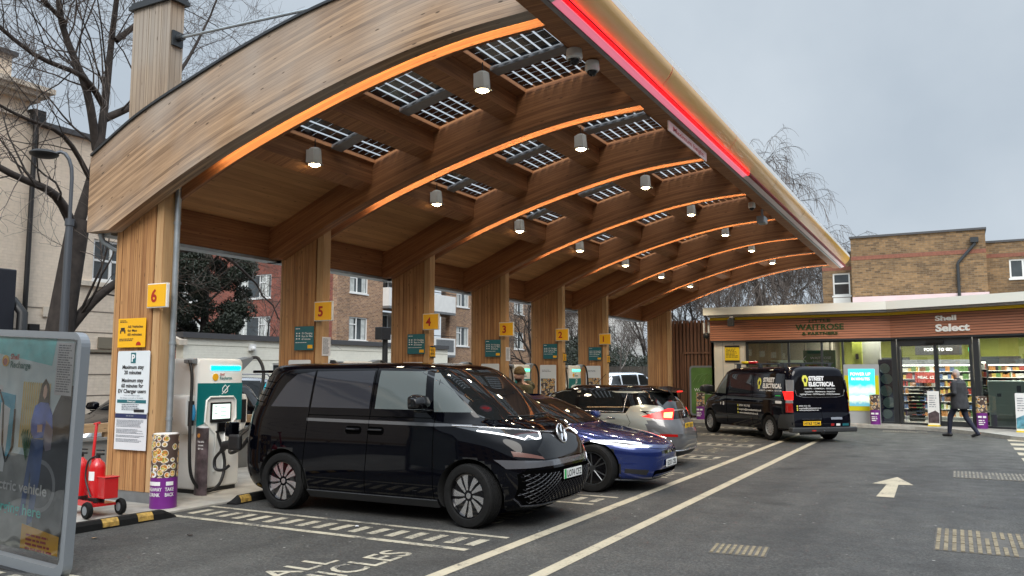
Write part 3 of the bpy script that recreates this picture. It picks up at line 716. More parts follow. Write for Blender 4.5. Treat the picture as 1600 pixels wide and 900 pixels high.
for k, n in ((2, 4), (4, 2), (5, 1)):
    t = thing('warning_plate', 'small yellow plate on the side of the column with number '+['', 'one', 'two', '', 'four'][n], 'sign', (-9.717, colY(k)+.12, 2.12))
    mb = MB(); mb.box(0, .01, -.10, .10, 0, .25); obj('panel', mb, M['yellow'], t, world=False)
    mb = MB(); mb.box(.0105, .013, -.10, .10, -.0, .03); mb.box(.0105, .013, -.10, .10, .22, .25); textlines(mb, -.08, .08, .19, 5, .03, lambda x, z: (.0125, x, z), k); obj('small_print', mb, M['blackprint'], t, world=False)
# ================================================================ charger
def make_charger(t, light):
    prof = [(-.42, .06), (-.42, .3), (-.40, .95), (-.44, 1.3), (-.44, 1.93), (-.40, 1.99), (.40, 1.99), (.44, 1.93), (.44, 1.3), (.40, .95), (.42, .3), (.42, .06)]
    mb = MB(); mb.prism(prof, lambda p, q, z: (z, p, q), -.62, 0); obj('body', mb, M.setdefault('chw', mat('charger_white', (.84, .85, .83), .35, coat=.3, var=.04, vscale=2)), t, world=False, bevel=.03, segs=3, smooth=40)
    mb = MB(); mb.box(-.60, -.03, -.38, .38, 0, .06); obj('plinth', mb, M['black'], t, world=False)
    mb = MB(); mb.prism([(-.30, 1.02), (-.44, .98), (-.44, 1.62), (.43, 1.62), (.43, 1.05), (.33, 1.05), (.30, 1.1), (.28, 1.36), (.22, 1.42), (-.18, 1.42), (-.26, 1.36), (-.28, 1.1)], lambda p, q, z: (z, p, q), .001, .006)
    obj('front_panel', mb, M['teal'], t, world=False)
    mb = MB(); mb.tube([(.012, -.29, 1.04), (.014, -.27, 1.36), (.014, -.2, 1.41), (.014, .24, 1.41), (.014, .29, 1.36), (.012, .31, 1.08), (.012, .1, .86), (.012, .1, .3)], .016, 8)
    mb.tube([(.012, -.29, 1.04), (.012, -.08, .86), (.012, -.08, .3)], .016, 8); obj('moulding', mb, M['chw'], t, world=False, smooth=60)
    mb = MB(); mb.box(.0, .022, -.19, .21, 1.03, 1.33); obj('screen_surround', mb, M['black'], t, world=False, bevel=.008)
    sc = MB(); sc.box(.0225, .025, -.16, .18, 1.08, 1.30); obj('screen', sc, M.setdefault('scr', mat('lit_charger_screen', (.75, .9, .85), .2, emit=.75, ecol=(.75, .95, .85))), t, world=False)
    mb = MB(); textlines(mb, -.13, -.05, 1.27, 3, .05, lambda x, z: (.0265, x, z), 1, .2); textlines(mb, -.01, .12, 1.25, 3, .06, lambda x, z: (.0265, x, z), 5, .12); obj('screen_print', mb, M['greyprint'], t, world=False)
    mb = MB(); mb.box(.0, .035, -.05, .11, .88, 1.02); obj('card_reader', mb, M['black_gloss'], t, world=False, bevel=.01)
    mb = MB(); mb.box(-.001, .012, -.2, .38, 1.82, 1.88); obj('status_light', mb, light, t, world=False)
    mb = MB(); mb.lathe([(.0, .001), (.055, .001), (.055, .008), (.0, .009)], (0, -.11, 1.71), 20, 'x', cap=False); obj('emblem', mb, M['yellow'], t, world=False)
    lettering('lettering', 'Shell', .035, (.008, -.03, 1.735), (0, 1, 0), (0, 0, 1), M['redletter'], t, bold=.02, align='LEFT', world=False)
    lettering('lettering', 'Recharge', .045, (.008, -.03, 1.675), (0, 1, 0), (0, 0, 1), M['teal'], t, bold=.02, align='LEFT', world=False)
    mb = MB(); P = [(.0, .10), (-.05, .03), (-.05, -.04), (0, -.08), (.05, -.04), (.05, .03)]
    mb.tube([(.010, .08+p, 1.52+q*.7) for p, q in P+P[:1]], .006, 5); mb.tube([(.010, .02, 1.45), (.010, .16, 1.58)], .006, 5); obj('plug_symbol', mb, M['whiteprint'], t, world=False)
    for s in (-1, 1):
        mb = MB(); mb.prism([(s*.44, .98), (s*.44, 1.45), (s*.56, 1.44), (s*.60, 1.36), (s*.60, 1.02), (s*.54, .90), (s*.44, .86)], lambda p, q, z: (z, p, q), -.42, -.04)
        obj('connector_pod', mb, M['chw'], t, world=False, bevel=.02, smooth=40)
        mb = MB(); mb.box(-.06, -.03, min(s*.46, s*.56), max(s*.46, s*.56), 1.0, 1.36); obj('holster', mb, M['black'], t, world=False)
    mb = MB(); mb.tube([(-.02, -.50, 1.30), (-.0, -.51, 1.2), (.0, -.51, 1.08)], [.03, .045, .03], 10); obj('connector', mb, M.setdefault('plugblue', mat('blue_plug', (.03, .25, .5), .4)), t, world=False, smooth=50)
    mb = MB(); mb.prism([(.36, 1.97), (.44, 1.80), (.66, 1.98), (.68, 2.02), (.64, 2.03)], lambda p, q, z: (z, p, q), -.2, -.02)
    obj('cable_arm', mb, M['alu'], t, world=False, bevel=.008); mb = MB()
    mb.prism([(-.44, 1.99), (-.54, 1.97), (-.54, 1.92), (-.44, 1.90)], lambda p, q, z: (z, p, q), -.2, -.02)
    obj('cable_arm', mb, M['alu'], t, world=False, bevel=.008)
def spl(P, n=10):
    P = [Vector(p) for p in P]; out = []
    for i in range(len(P)-1):
        a, b, c, d = P[max(i-1, 0)], P[i], P[i+1], P[min(i+2, len(P)-1)]
        for k in range(n):
            u = k/n; out.append(.5*((2*b)+(c-a)*u+(2*a-5*b+4*c-d)*u*u+(3*b-a-3*c+d)*u**3))
    return out+[P[-1]]
CG = 'white and teal chargers between the columns'
lc = mat('cyan_status_light', (.0, .6, .8), .3, emit=2.6, ecol=(.0, .62, .85)); lg = mat('green_status_light', (.1, .9, .5), .3, emit=1.6, ecol=(.1, .85, .5))
chl = ['white and teal charger with lit cyan strip and screen, beside the black van',
       'charger mostly hidden behind the black van roof, at the column with number 5', 'charger hidden behind the black van windscreen, past the column with number 4',
       'green lit charger behind the man in the brown hat', 'green lit charger between the columns with numbers 2 and 1', 'farthest charger, past the column with number 1']
for k in range(5):
    t = thing('ev_charger', chl[k], 'charger', (-9.93, 9.10+SP*k, .03), 0, CG); make_charger(t, lc if k == 0 else lg)
    mb = MB(); mb.tube(spl([(-.1, -.52, 1.96), (-.02, -.53, 1.7), (.06, -.60, .9), (.10, -.58, .3), (.12, -.35, .05), (.1, -.05, .12), (.05, 0.08, .45), (.0, -.05, .9)], 8), .023, 8); obj('cable', mb, M['hose'], t, world=False, smooth=60)
    if k: mb = MB(); mb.tube(spl([(-.1, .66, 2.0), (-.02, .80, 1.97), (.02, .88, 1.7), (.02, .86, 1.2), (.0, .7, .6), (-.02, .58, .9), (-.04, .53, 1.2)], 8), .026, 8)
    else: mb = MB(); mb.tube(spl([(-.1, .66, 2.0), (.02, .74, 2.0), (.12, .76, 1.7), (.12, .55, 1.0), (.2, .1, .75), (.55, -.28, .62), (.95, -.46, .72), (1.12, -.50, .86)], 8), .026, 8)
    obj('cable', mb, M['hose'], t, world=False, smooth=60)
# ================================================================ bollard covers
t = thing('bollard_cover', 'round purple cover with food bowls and a price, at the foot of the nearest column', 'advertising cover', (-9.37, 7.68, .0), R(-10))
mb = MB(); mb.lathe([(.17, 0), (.17, .43)], n=28); obj('purple_wrap', mb, M['purple'], t, world=False, smooth=40)
mb = MB(); mb.lathe([(.171, .431), (.171, .985), (.15, .99)], n=28); obj('food_wrap', mb, foodmat('food_wrap', 11), t, world=False, smooth=40)
mb = MB(); mb.lathe([(.155, .99), (.155, 1.0), (0, 1.001)], n=28, cap=False); obj('cap', mb, M['white'], t, world=False)
def wrapmap(R_, z0, a0):
    def f(x, y): a = a0+x/R_; return (R_*cos(a), R_*sin(a), z0+y)
    return f
lettering('lettering', [('TAKEAWAY', .045, .10, .24), ('& DRINK', .045, .03, .2)], 0, (0, 0, 0), (1, 0, 0), (0, 1, 0), M['whiteprint'], t, bold=.02, world=False, fmap=wrapmap(.174, .16, R(-78)))
lettering('lettering', [('TAKE', .045, .10, .12), ('BACK', .045, .03, .12)], 0, (0, 0, 0), (1, 0, 0), (0, 1, 0), M['whiteprint'], t, bold=.02, world=False, fmap=wrapmap(.174, .16, R(-5)))
lettering('lettering', '15', .12, (0, 0, 0), (1, 0, 0), (0, 1, 0), M['whiteprint'], t, bold=.015, world=False, fmap=wrapmap(.175, .44, R(-88)))
mb = MB(); f = wrapmap(.1735, .33, R(-78)); mb.add([f(x, y) for y in (0, .05) for x in [-.1+.02*i for i in range(11)]], [(i, i+1, i+12, i+11) for i in range(10)]); f = wrapmap(.1735, .33, R(-5)); mb.add([f(x, y) for y in (0, .05) for x in [-.05+.01*i for i in range(11)]], [(i, i+1, i+12, i+11) for i in range(10)]); obj('label_patch', mb, M['whiteprint'], t, world=False, fixn=False)
t = thing('bollard_cover', 'narrow dark printed cover standing before the nearest charger', 'advertising cover', (-9.83, 8.72, .03), R(-8))
mb = MB(); mb.prism([(-.13, 0), (-.12, -.05), (-.06, -.085), (.0, -.095), (.06, -.085), (.12, -.05), (.13, 0), (0, .05)], lambda p, q, z: (p, q, z), 0, .97)
obj('wrap', mb, M.setdefault('darkphoto', mat('dark_photo_print', (.075, .055, .06), .4, var=.7, vscale=9)), t, world=False, smooth=60)
mb = MB(); mb.prism([(-.12, 0), (-.11, -.05), (.0, -.088), (.11, -.05), (.12, 0), (0, .05)], lambda p, q, z: (p, q, z), .97, .985); obj('cap', mb, M['paper'], t, world=False)
mb = MB(); mb.lathe([(0, -.097), (.03, -.097), (.03, -.09)], (.02, 0, .86), 16, 'y', cap=False); obj('emblem', mb, M.setdefault('orangeprint', mat('orange_print', (.6, .25, .05), .5)), t, world=False)
lettering('lettering', [('The UK\'s', .026, 0, .1), ('most', .026, -.05, .08), ('EV in', .026, -.10, .08)], 0, (.07, -.09, .76), (.9, .45, 0), (0, 0, 1), M['whiteprint'], t, bold=.02, world=False)
# ================================================================ wheel stops
def wheel_stop(lab, x, y, rz, Lg, blocks):
    t = thing('wheel_stop', lab, 'wheel stop', (x, y, 0), rz, 'rubber wheel stops')
    mb = MB(); h = Lg/2
    P = [(-.09, 0), (-.075, .07), (-.045, .105), (.045, .105), (.075, .07), (.09, 0)]
    ks = [(-h, .25), (-h+.16, 1), (h-.16, 1), (h, .25)]
    for i in range(3):
        (a, sa), (b, sb) = ks[i], ks[i+1]; n = len(P)
        mb.add([(a, p, q*sa) for p, q in P]+[(b, p, q*sb) for p, q in P], [(j, (j+1) % n, n+(j+1) % n, n+j) for j in range(n)]+([list(range(n))] if i == 0 else [])+([list(range(n, 2*n))] if i == 2 else []))
    obj('rubber_block', mb, M['rubber'], t, world=False)
    for c in blocks:
        mb = MB(); mb.prism([(-.079, .06), (-.082, .045), (-.082, .02), (-.092, .02), (-.084, .07), (-.049, .109), (-.03, .109), (-.03, .106), (-.047, .106)], lambda p, q, z: (z, p, q), c-.10, c+.10)
        obj('reflector', mb, M.setdefault('reflector', mat('worn_amber_reflector', (.42, .26, .06), .7, var=.5, vscale=20)), t, world=False)
wheel_stop('long black wheel stop with two amber blocks along the pavement edge by the nearest column', -8.88, 6.5, R(86), 1.75, (.45, -.0, -.55))
wheel_stop('short black wheel stop with amber blocks behind the rear wheel of the black van', -8.95, 9.15, R(95), 1.5, (-.55, 0, .5))
wheel_stop('wheel stop at the back of the dark blue car bay', -8.9, 12.8, R(90), 1.6, (-.5, .5))
# ================================================================ fire point
t = thing('extinguisher_trolley', 'red two wheeled trolley with a tall handle and a red box, by the nearest column', 'trolley', (-9.68, 6.85, .03), R(-8))
mb = MB(); mb.tube(spl([(-.05, .05, 1.13), (-.03, .03, 1.0), (0, 0, .75), (.02, -.02, .3), (.0, -.03, .0)], 5), .019, 10); mb.tube([(-.11, .05, 1.12), (.01, .05, 1.14)], .016, 8); obj('handle', mb, M['red'], t, world=False, smooth=60)
mb = MB(); mb.box(-.40, .28, -.13, .17, .13, .16); mb.box(-.40, .28, -.14, -.125, .13, .2); obj('tray', mb, M['red'], t, world=False)
mb = MB(); mb.box(.16, .34, -.02, .16, .22, .47); mb.box(.15, .35, -.03, .17, .47, .49); obj('box', mb, M['red'], t, world=False, bevel=.008)
for s in (-.2, .22):
    w = MB(); w.lathe([(.04, -.03), (.092, -.03), (.105, 0), (.092, .03), (.04, .03)], (.30, s, .105), 24, 'y'); o = obj('wheel', w, M['rubber'], t, world=False, smooth=50)
    w = MB(); w.lathe([(.055, -.032), (.0, -.035)], (.30, s, .105), 20, 'y'); obj('rim', w, M['alu'], o, world=False)
def extinguisher(lab, x, y, z):
    e = thing('fire_extinguisher', lab, 'fire extinguisher', (x, y, z), 0, 'red fire extinguishers on the trolley')
    mb = MB(); mb.lathe([(.0, 0), (.09, 0), (.095, .06), (.095, .42), (.08, .48), (.04, .52), (.025, .54)], n=24, cap=False); obj('cylinder', mb, M['red'], e, world=False, smooth=50)
    mb = MB(); mb.lathe([(.097, .0), (.099, .05), (.097, .06)], n=24, cap=False); obj('base_ring', mb, M['black'], e, world=False)
    mb = MB(); mb.lathe([(.028, .54), (.028, .58)], n=12); mb.box(-.02, .10, -.015, .015, .58, .60); mb.box(-.02, .10, -.015, .015, .63, .645); obj('valve', mb, M['black'], e, world=False)
    mb = MB(); mb.tube(spl([(-.02, 0, .57), (-.1, -.06, .5), (-.1, -.09, .3), (.02, -.11, .12), (.05, -.11, .08)], 6), .011, 8); obj('hose', mb, M['black'], e, world=False, smooth=60)
    mb = MB(); n = 8; mb.add([(.0965*cos(R(-120+8*i)), .0965*sin(R(-120+8*i)), zz) for zz in (.27, .38) for i in range(n+1)], [(i, i+1, n+2+i, n+1+i) for i in range(n)]); obj('label', mb, M['whiteprint'], e, world=False, fixn=False)
extinguisher('left red fire extinguisher on the trolley, nearest the poster stand', -9.93, 6.86, .195)
extinguisher('right red fire extinguisher on the trolley, beside the red box', -9.60, 6.86, .195)
# ================================================================ low wall and rail behind
mb = MB(); mb.box(-12.25, -12.05, -2, 33.5, 0, .74); mb.box(-12.3, -12.0, -2, 33.5, .74, .78)
t = obj('low_wall', mb, M.setdefault('greywall', mat('grey_painted_wall', (.20, .205, .205), .8, var=.15, vscale=2))); tag(t, 'low grey rendered wall running behind the charging bays', 'wall')
t = thing('timber_rail', 'long timber rail on short posts above the low grey wall', 'rail', (-12.15, 16, .78))
mb = MB(); mb.box(-12.22, -12.08, -2, 33.5, .86, 1.0); obj('rail', mb, M['rail_wood'], t)
for i in range(18):
    mb = MB(); y = -1.5+2.05*i; mb.box(-12.19, -12.11, y, y+.08, .78, .86); obj('post', mb, M['rail_wood'], t)
# ================================================================ poster stand at the left edge
t = thing('poster_stand', 'grey framed poster stand advertising electric vehicle charging, at the left edge', 'poster stand', (-7.735, 4.78, 0), 0); t.rotation_euler = (0, R(2.7), 0)
mb = MB(); x0, x1, z0, z1 = -.78, .70, -.0, 2.20
def ring(r0, r1, ya, yb):
    a = roundrect(x0, x1, .0, z1, .13, 6); b = roundrect(x0+.065, x1-.065, .10, z1-.065, .08, 6); n = len(a)
    for i in range(n):
        j = (i+1) % n
        mb.add([(a[i][0], ya, a[i][1]), (a[j][0], ya, a[j][1]), (b[j][0], ya, b[j][1]), (b[i][0], ya, b[i][1]), (a[i][0], yb, a[i][1]), (a[j][0], yb, a[j][1]), (b[j][0], yb, b[j][1]), (b[i][0], yb, b[i][1])], [(0, 1, 2, 3), (4, 5, 6, 7), (0, 1, 5, 4), (3, 2, 6, 7)])
ring(0, 0, -.045, .045); obj('frame', mb, M['alu'], t, world=False, smooth=40)
mb = MB(); mb.box(-.5, .4, -.10, .10, -.02, .010); obj('base', mb, M['black'], t, world=False, bevel=.02)
pw, pz0, pz1 = (x0+.06, x1-.06), .18, z1-.06
mb = MB(); mb.box(pw[0], pw[1], -.012, .012, pz0, pz1); pb = obj('poster', mb, M.setdefault('postersky', mat('pale_blue_poster_print', (.72, .86, .90), .4, var=.12, vscale=2)), t, world=False)
def pf(pts, m, k, nm='poster_shape'):
    mb = MB(); mb.add([(x, -.013-.0012*k, z) for x, z in pts], [list(range(len(pts)))]); return obj(nm, mb, m, t, world=False, fixn=False)
def pm(n, c, v=.0): return MATS.get(n) or mat(n, c, .45, var=v, vscale=6)
pf([(x0+.06, 1.05), (x1-.06, 1.02), (x1-.06, .18), (x0+.06, .18)], pm('poster_pavement', (.36, .37, .36), .25), 1)
pf([(x0+.06, 1.98), (.25, 1.88), (.30, 2.14), (x0+.06, 2.14)], pm('poster_turquoise', (.22, .74, .76), .15), 1)
for i in range(13): pf([(-.16+.033*i, 1.1), (-.134+.033*i, 1.1), (-.134+.033*i, 1.72), (-.16+.033*i, 1.71)], pm('poster_straw', (.80, .64, .28), .2), 2)
pf([(x0+.07, .75), (-.50, .72), (-.48, 1.66), (x0+.07, 1.70)], pm('poster_white', (.82, .86, .88)), 3); pf([(x0+.07, 1.0), (-.28, 1.0), (-.26, 1.58), (x0+.07, 1.62)], pm('poster_blue', (.08, .48, .68), .1), 4)
pf([(-.50, .85), (-.36, .85), (-.33, 1.45), (-.48, 1.5)], pm('poster_white', (.82, .86, .88)), 5)
pf([(.18, .3), (.58, .3), (.63, .9), (.63, 1.72), (.48, 1.70), (.36, 1.50), (.22, 1.2), (.12, .7)], pm('poster_car', (.06, .062, .07), .3), 6)
mb = MB(); mb.lathe([(.20, -.022), (.24, -.022)], (.22, 0, .78), 30, 'y', cap=False); obj('poster_wheel', mb, pm('poster_silver', (.3, .31, .33)), t, world=False, fixn=False)
# printed woman: hair, face, jumper, jeans
pf([(.10, 1.52), (.13, 1.70), (.19, 1.76), (.25, 1.70), (.28, 1.5), (.24, 1.44), (.14, 1.44)], pm('poster_hair', (.03, .02, .018)), 7)
pf([(.165, 1.60), (.17, 1.68), (.20, 1.71), (.225, 1.66), (.22, 1.60), (.195, 1.57)], pm('poster_skin', (.80, .52, .40)), 8)
pf([(.06, 1.50), (.14, 1.54), (.26, 1.54), (.33, 1.44), (.36, 1.25), (.30, 1.18), (.24, 1.22), (.08, 1.20), (.03, 1.25), (.02, 1.36)], pm('poster_jumper', (.14, .24, .72), .25), 8)
pf([(.25, 1.38), (.36, 1.30), (.35, 1.12), (.27, 1.10), (.22, 1.2)], pm('poster_sleeve', (.32, .28, .34)), 9)
pf([(.05, 1.20), (.24, 1.20), (.22, .85), (.16, .45), (.08, .40), (.10, .7), (.07, .9), (.04, .5), (-.04, .48), (.0, .85)], pm('poster_jeans', (.08, .14, .34), .3), 9)
pf([(.12, 1.33), (.20, 1.34), (.20, 1.27), (.13, 1.26)], pm('poster_skin', (.80, .52, .40)), 10)
for a in range(6): pf([(-.02, .98), (-.10+.04*a-.02, 1.22+.02*(a % 3)), (-.09+.04*a, 1.28)], pm('poster_leaf', (.03, .14, .04)), 7)
pf([(.33, 2.10), (.58, 2.10), (.58, 1.62), (.33, 1.62)], M['paper'], 9)
mb = MB(); textlines(mb, .35, .56, 2.08, 20, .022, lambda x, z: (x, -.026, z), 12); obj('small_print', mb, M['greyprint'], t, world=False)
for pts, k in (([(-.52, 1.62), (-.44, 1.5), (-.40, 1.1), (-.33, .95), (-.24, 1.1), (-.25, 1.45)], 1), ([(-.70, 1.5), (-.72, 1.1), (-.66, .9)], 2)):
    mb = MB(); mb.tube([(p[0], -.024, p[1]) for p in pts], .008, 5); obj('poster_cable', mb, M['blackprint'], t, world=False)
mb = MB(); mb.lathe([(0, -.022), (.055, -.022)], (-.47, 0, 1.90), 20, 'y', cap=False); obj('emblem', mb, M['yellow'], t, world=False, fixn=False)
mb = MB(); mb.lathe([(0, -.0235), (.035, -.0235)], (-.47, 0, 1.89), 20, 'y', cap=False); obj('emblem_centre', mb, M['redletter'], t, world=False, fixn=False)
lettering('lettering', 'Shell', .05, (-.39, -.022, 1.92), (1, 0, 0), (0, 0, 1), M['redletter'], t, bold=.03, align='LEFT', world=False)
lettering('lettering', 'Recharge', .06, (-.39, -.022, 1.84), (1, 0, 0), (0, 0, 1), M['teal'], t, bold=.03, align='LEFT', world=False)
lettering('lettering', 'electric vehicle', .095, (.36, -.034, .70), (1, 0, 0), (0, 0, 1), M['whiteprint'], t, bold=.02, align='RIGHT', world=False, width=.92)
lettering('lettering', 'charging here', .095, (.30, -.034, .50), (1, 0, 0), (0, 0, 1), pm('poster_teal_letter', (.16, .80, .74)), t, bold=.02, align='RIGHT', world=False, width=.84)
pf([(.02, .42), (.58, .37), (.58, .2), (.02, .2)], M['yellow'], 12)
mb = MB(); textlines(mb, .1, .52, .34, 4, .04, lambda x, z: (x, -.030, z), 3); obj('small_print', mb, M['redletter'], t, world=False)
mb = MB(); mb.grid(lambda u, v: (pw[0]+(pw[1]-pw[0])*u, -.052-.005*noise.noise(Vector((u*4, v*7, 3)))-.004*noise.noise(Vector((u*13, v*9, 1))), pz0+(pz1-pz0)*v), 30, 44)
obj('plastic_cover', mb, glassmat('clear_plastic_cover', (.96, .97, .97), .04, .05), t, world=False, smooth=80, fixn=False)
# ================================================================ vehicles
paint = lambda n, c, metal=.0, rough=.22: mat(n, c, rough if metal else .05, metal, coat=1. if metal else 0.)
class Car:
    """body as a stack of rounded plan outlines; x forward, y left, z up"""
    def __init__(s, rows, sub=5):
        s.K = rows; s.rows = []
        n = len(rows)
        for i in range(n-1):
            a, b, c, d = rows[max(i-1, 0)], rows[i], rows[i+1], rows[min(i+2, n-1)]
            for k in range(sub):
                u = k/sub; r = []
                for q in range(6):
                    m0 = (c[q]-a[q])/2; m1 = (d[q]-b[q])/2
                    if (c[q]-b[q])*(b[q]-a[q]) <= 0: m0 = 0
                    if (d[q]-c[q])*(c[q]-b[q]) <= 0: m1 = 0
                    v = (2*u**3-3*u*u+1)*b[q]+(u**3-2*u*u+u)*m0+(-2*u**3+3*u*u)*c[q]+(u**3-u*u)*m1
                    r.append(v)
                s.rows.append(r)
        s.rows.append(list(rows[-1]))
    def row(s, z):
        r = s.rows
        if z <= r[0][0]: return r[0]
        for i in range(len(r)-1):
            if z <= r[i+1][0]:
                d = r[i+1][0]-r[i][0]; t = (z-r[i][0])/d if d > 1e-6 else 0
                return [r[i][q]+(r[i+1][q]-r[i][q])*t for q in range(6)]
        return r[-1]
    def side(s, x, z):
        _, xf, xr, w, nf, nr = s.row(z)
        u, n = (x/xf, nf) if x >= 0 else (x/xr, nr)
        return w*max(0., 1-min(.988, abs(u))**n)**(1/n)
    def end(s, y, z, front=True):
        _, xf, xr, w, nf, nr = s.row(z)
        n = nf if front else nr
        return (xf if front else xr)*max(0., 1-min(.985, abs(y/w))**n)**(1/n)
    def body(s, m, under, arches, parent, name='body', na=28, extra=None):
        mb = MB(); vs = []; n4 = na
        ang = [i/n4*pi/2 for i in range(n4)]
        for r in s.rows:
            z, xf, xr, w, nf, nr = r
            for q in range(4):
                for a in ang:
                    t = a+q*pi/2; c, sn = cos(t), sin(t)
                    n = nf if c > 0 else nr; X = xf if c > 0 else -xr
                    e = 2/n
                    vs.append((math.copysign(abs(c)**e, c)*X, math.copysign(abs(sn)**e, sn)*w, z))
        N_ = 4*n4; k = len(s.rows); fs = [(i*N_+j, i*N_+(j+1) % N_, (i+1)*N_+(j+1) % N_, (i+1)*N_+j) for i in range(k-1) for j in range(N_)]
        fs += [list(range(N_))[::-1], list(range((k-1)*N_, k*N_))]
        mb.add(vs, fs)
        o = obj(name, mb, [m, under], parent, world=False)
        cut = MB()
        for x, r, z in arches:
            for sg in (-1, 1):
                y0, y1 = sg*.62, sg*1.3
                cut.lathe([(r, min(y0, y1)), (r, max(y0, y1))], (x, 0, z), 40, 'y')
        co = obj('cut', cut, [under, under], None, world=False)
        for p in co.data.polygons: p.material_index = 1
        bm = bmesh.new(); bm.from_mesh(co.data); 
        bm.to_mesh(co.data); bm.free()
        md = o.modifiers.new('b', 'BOOLEAN'); md.object = co; md.operation = 'DIFFERENCE'; md.solver = 'EXACT'; md.material_mode = 'INDEX'
        par = o.parent; o.parent = None
        dg = bpy.context.evaluated_depsgraph_get(); me = bpy.data.meshes.new_from_object(o.evaluated_get(dg))
        o.modifiers.clear(); o.data = me; o.parent = par
        for p in me.polygons: # arch liner: faces whose centre lies on the cutter
            c = p.center
            for x, r, z in arches:
                d = math.hypot(c.x-x, c.z-z)
                if (abs(d-r) < .012 and abs(c.y) > .6) or (d < r and abs(abs(c.y)-.62) < .01): p.material_index = 1
        if extra: extra(me)
        me.shade_smooth(); me.set_sharp_from_angle(angle=R(38))
        bpy.data.objects.remove(co); o.data.name = name
        return o
    def patch(s, name, pts, kind, m, parent, off=.004, step=.06, sg=1, smooth=True, thick=0.):
        """pts polygon in (x, z) for kind side, (y, z) for front / rear"""
        bm = bmesh.new(); vs = [bm.verts.new((p[0], 0, p[1])) for p in pts]; bm.faces.new(vs)
        for ax in (0, 2):
            lo = min(v.co[ax] for v in bm.verts); hi = max(v.co[ax] for v in bm.verts); c = lo+step
            while c < hi:
                no = [0, 0, 0]; no[ax] = 1; co = [0, 0, 0]; co[ax] = c
                bmesh.ops.bisect_plane(bm, geom=bm.verts[:]+bm.edges[:]+bm.faces[:], plane_co=co, plane_no=no); c += step
        mb = MB(); idx = {v: i for i, v in enumerate(bm.verts)}
        P = [s.map(v.co.x, v.co.z, kind, off, sg) for v in bm.verts]
        mb.add(P, [[idx[v] for v in f.verts] for f in bm.faces])
        if thick:
            n0 = len(P); Q = [s.map(v.co.x, v.co.z, kind, off-thick, sg) for v in bm.verts]; mb.add(Q, [])
            for e in bm.edges:
                if len(e.link_faces) == 1: a, b = idx[e.verts[0]], idx[e.verts[1]]; mb.f.append([a, b, b+n0, a+n0]); mb.m.append(0)
        bm.free()
        return obj(name, mb, m, parent, world=False, smooth=60, fixn=False)
    def map(s, a, z, kind, off, sg=1):
        if kind == 'side':
            y = s.side(a, z); e = .01
            n = Vector((-(s.side(a+e, z)-s.side(a-e, z))/(2*e), 1, -(s.side(a, z+e)-s.side(a, z-e))/(2*e)))
            if n.length > 6: n = Vector((0, 1, 0))
            n.normalize(); return (a+n.x*off, sg*(y+n.y*off), z+n.z*off)
        fr = kind == 'front'; x = s.end(a, z, fr); d = 1 if fr else -1; e = .01
        n = Vector((d, -d*(s.end(a+e, z, fr)-s.end(a-e, z, fr))/(2*e)*1.0, -d*(s.end(a, z+e, fr)-s.end(a, z-e, fr))/(2*e)))
        n.normalize(); return (x+n.x*off, a+n.y*off, z+n.z*off)
    def line(s, name, pts, kind, r, m, parent, sg=1, off=.0, step=.05, n=6):
        P = []
        for i in range(len(pts)-1):
            (a, b), (c, d) = pts[i], pts[i+1]; k = max(1, int(math.hypot(c-a, d-b)/step))
            for j in range(k): P.append(s.map(a+(c-a)*j/k, b+(d-b)*j/k, kind, off, sg))
        P.append(s.map(*pts[-1], kind, off, sg))
        mb = MB(); mb.tube(P, r, n); return obj(name, mb, m, parent, world=False, smooth=60)
    def text(s, tx, h, a, z, kind, m, parent, sg=1, width=None, bold=.02, off=.007, shear=0., name='lettering'):
        # left-to-right as seen from outside
        dirn = {('side', 1): -1, ('side', -1): 1, ('front', 1): 1, ('rear', 1): -1}[(kind, sg)]
        return lettering(name, tx, h, (0, 0, 0), (1, 0, 0), (0, 1, 0), m, parent, bold=bold, width=width, world=False, shear=shear,
                         fmap=lambda x, y: s.map(a+dirn*x, z+y, kind, off, sg))
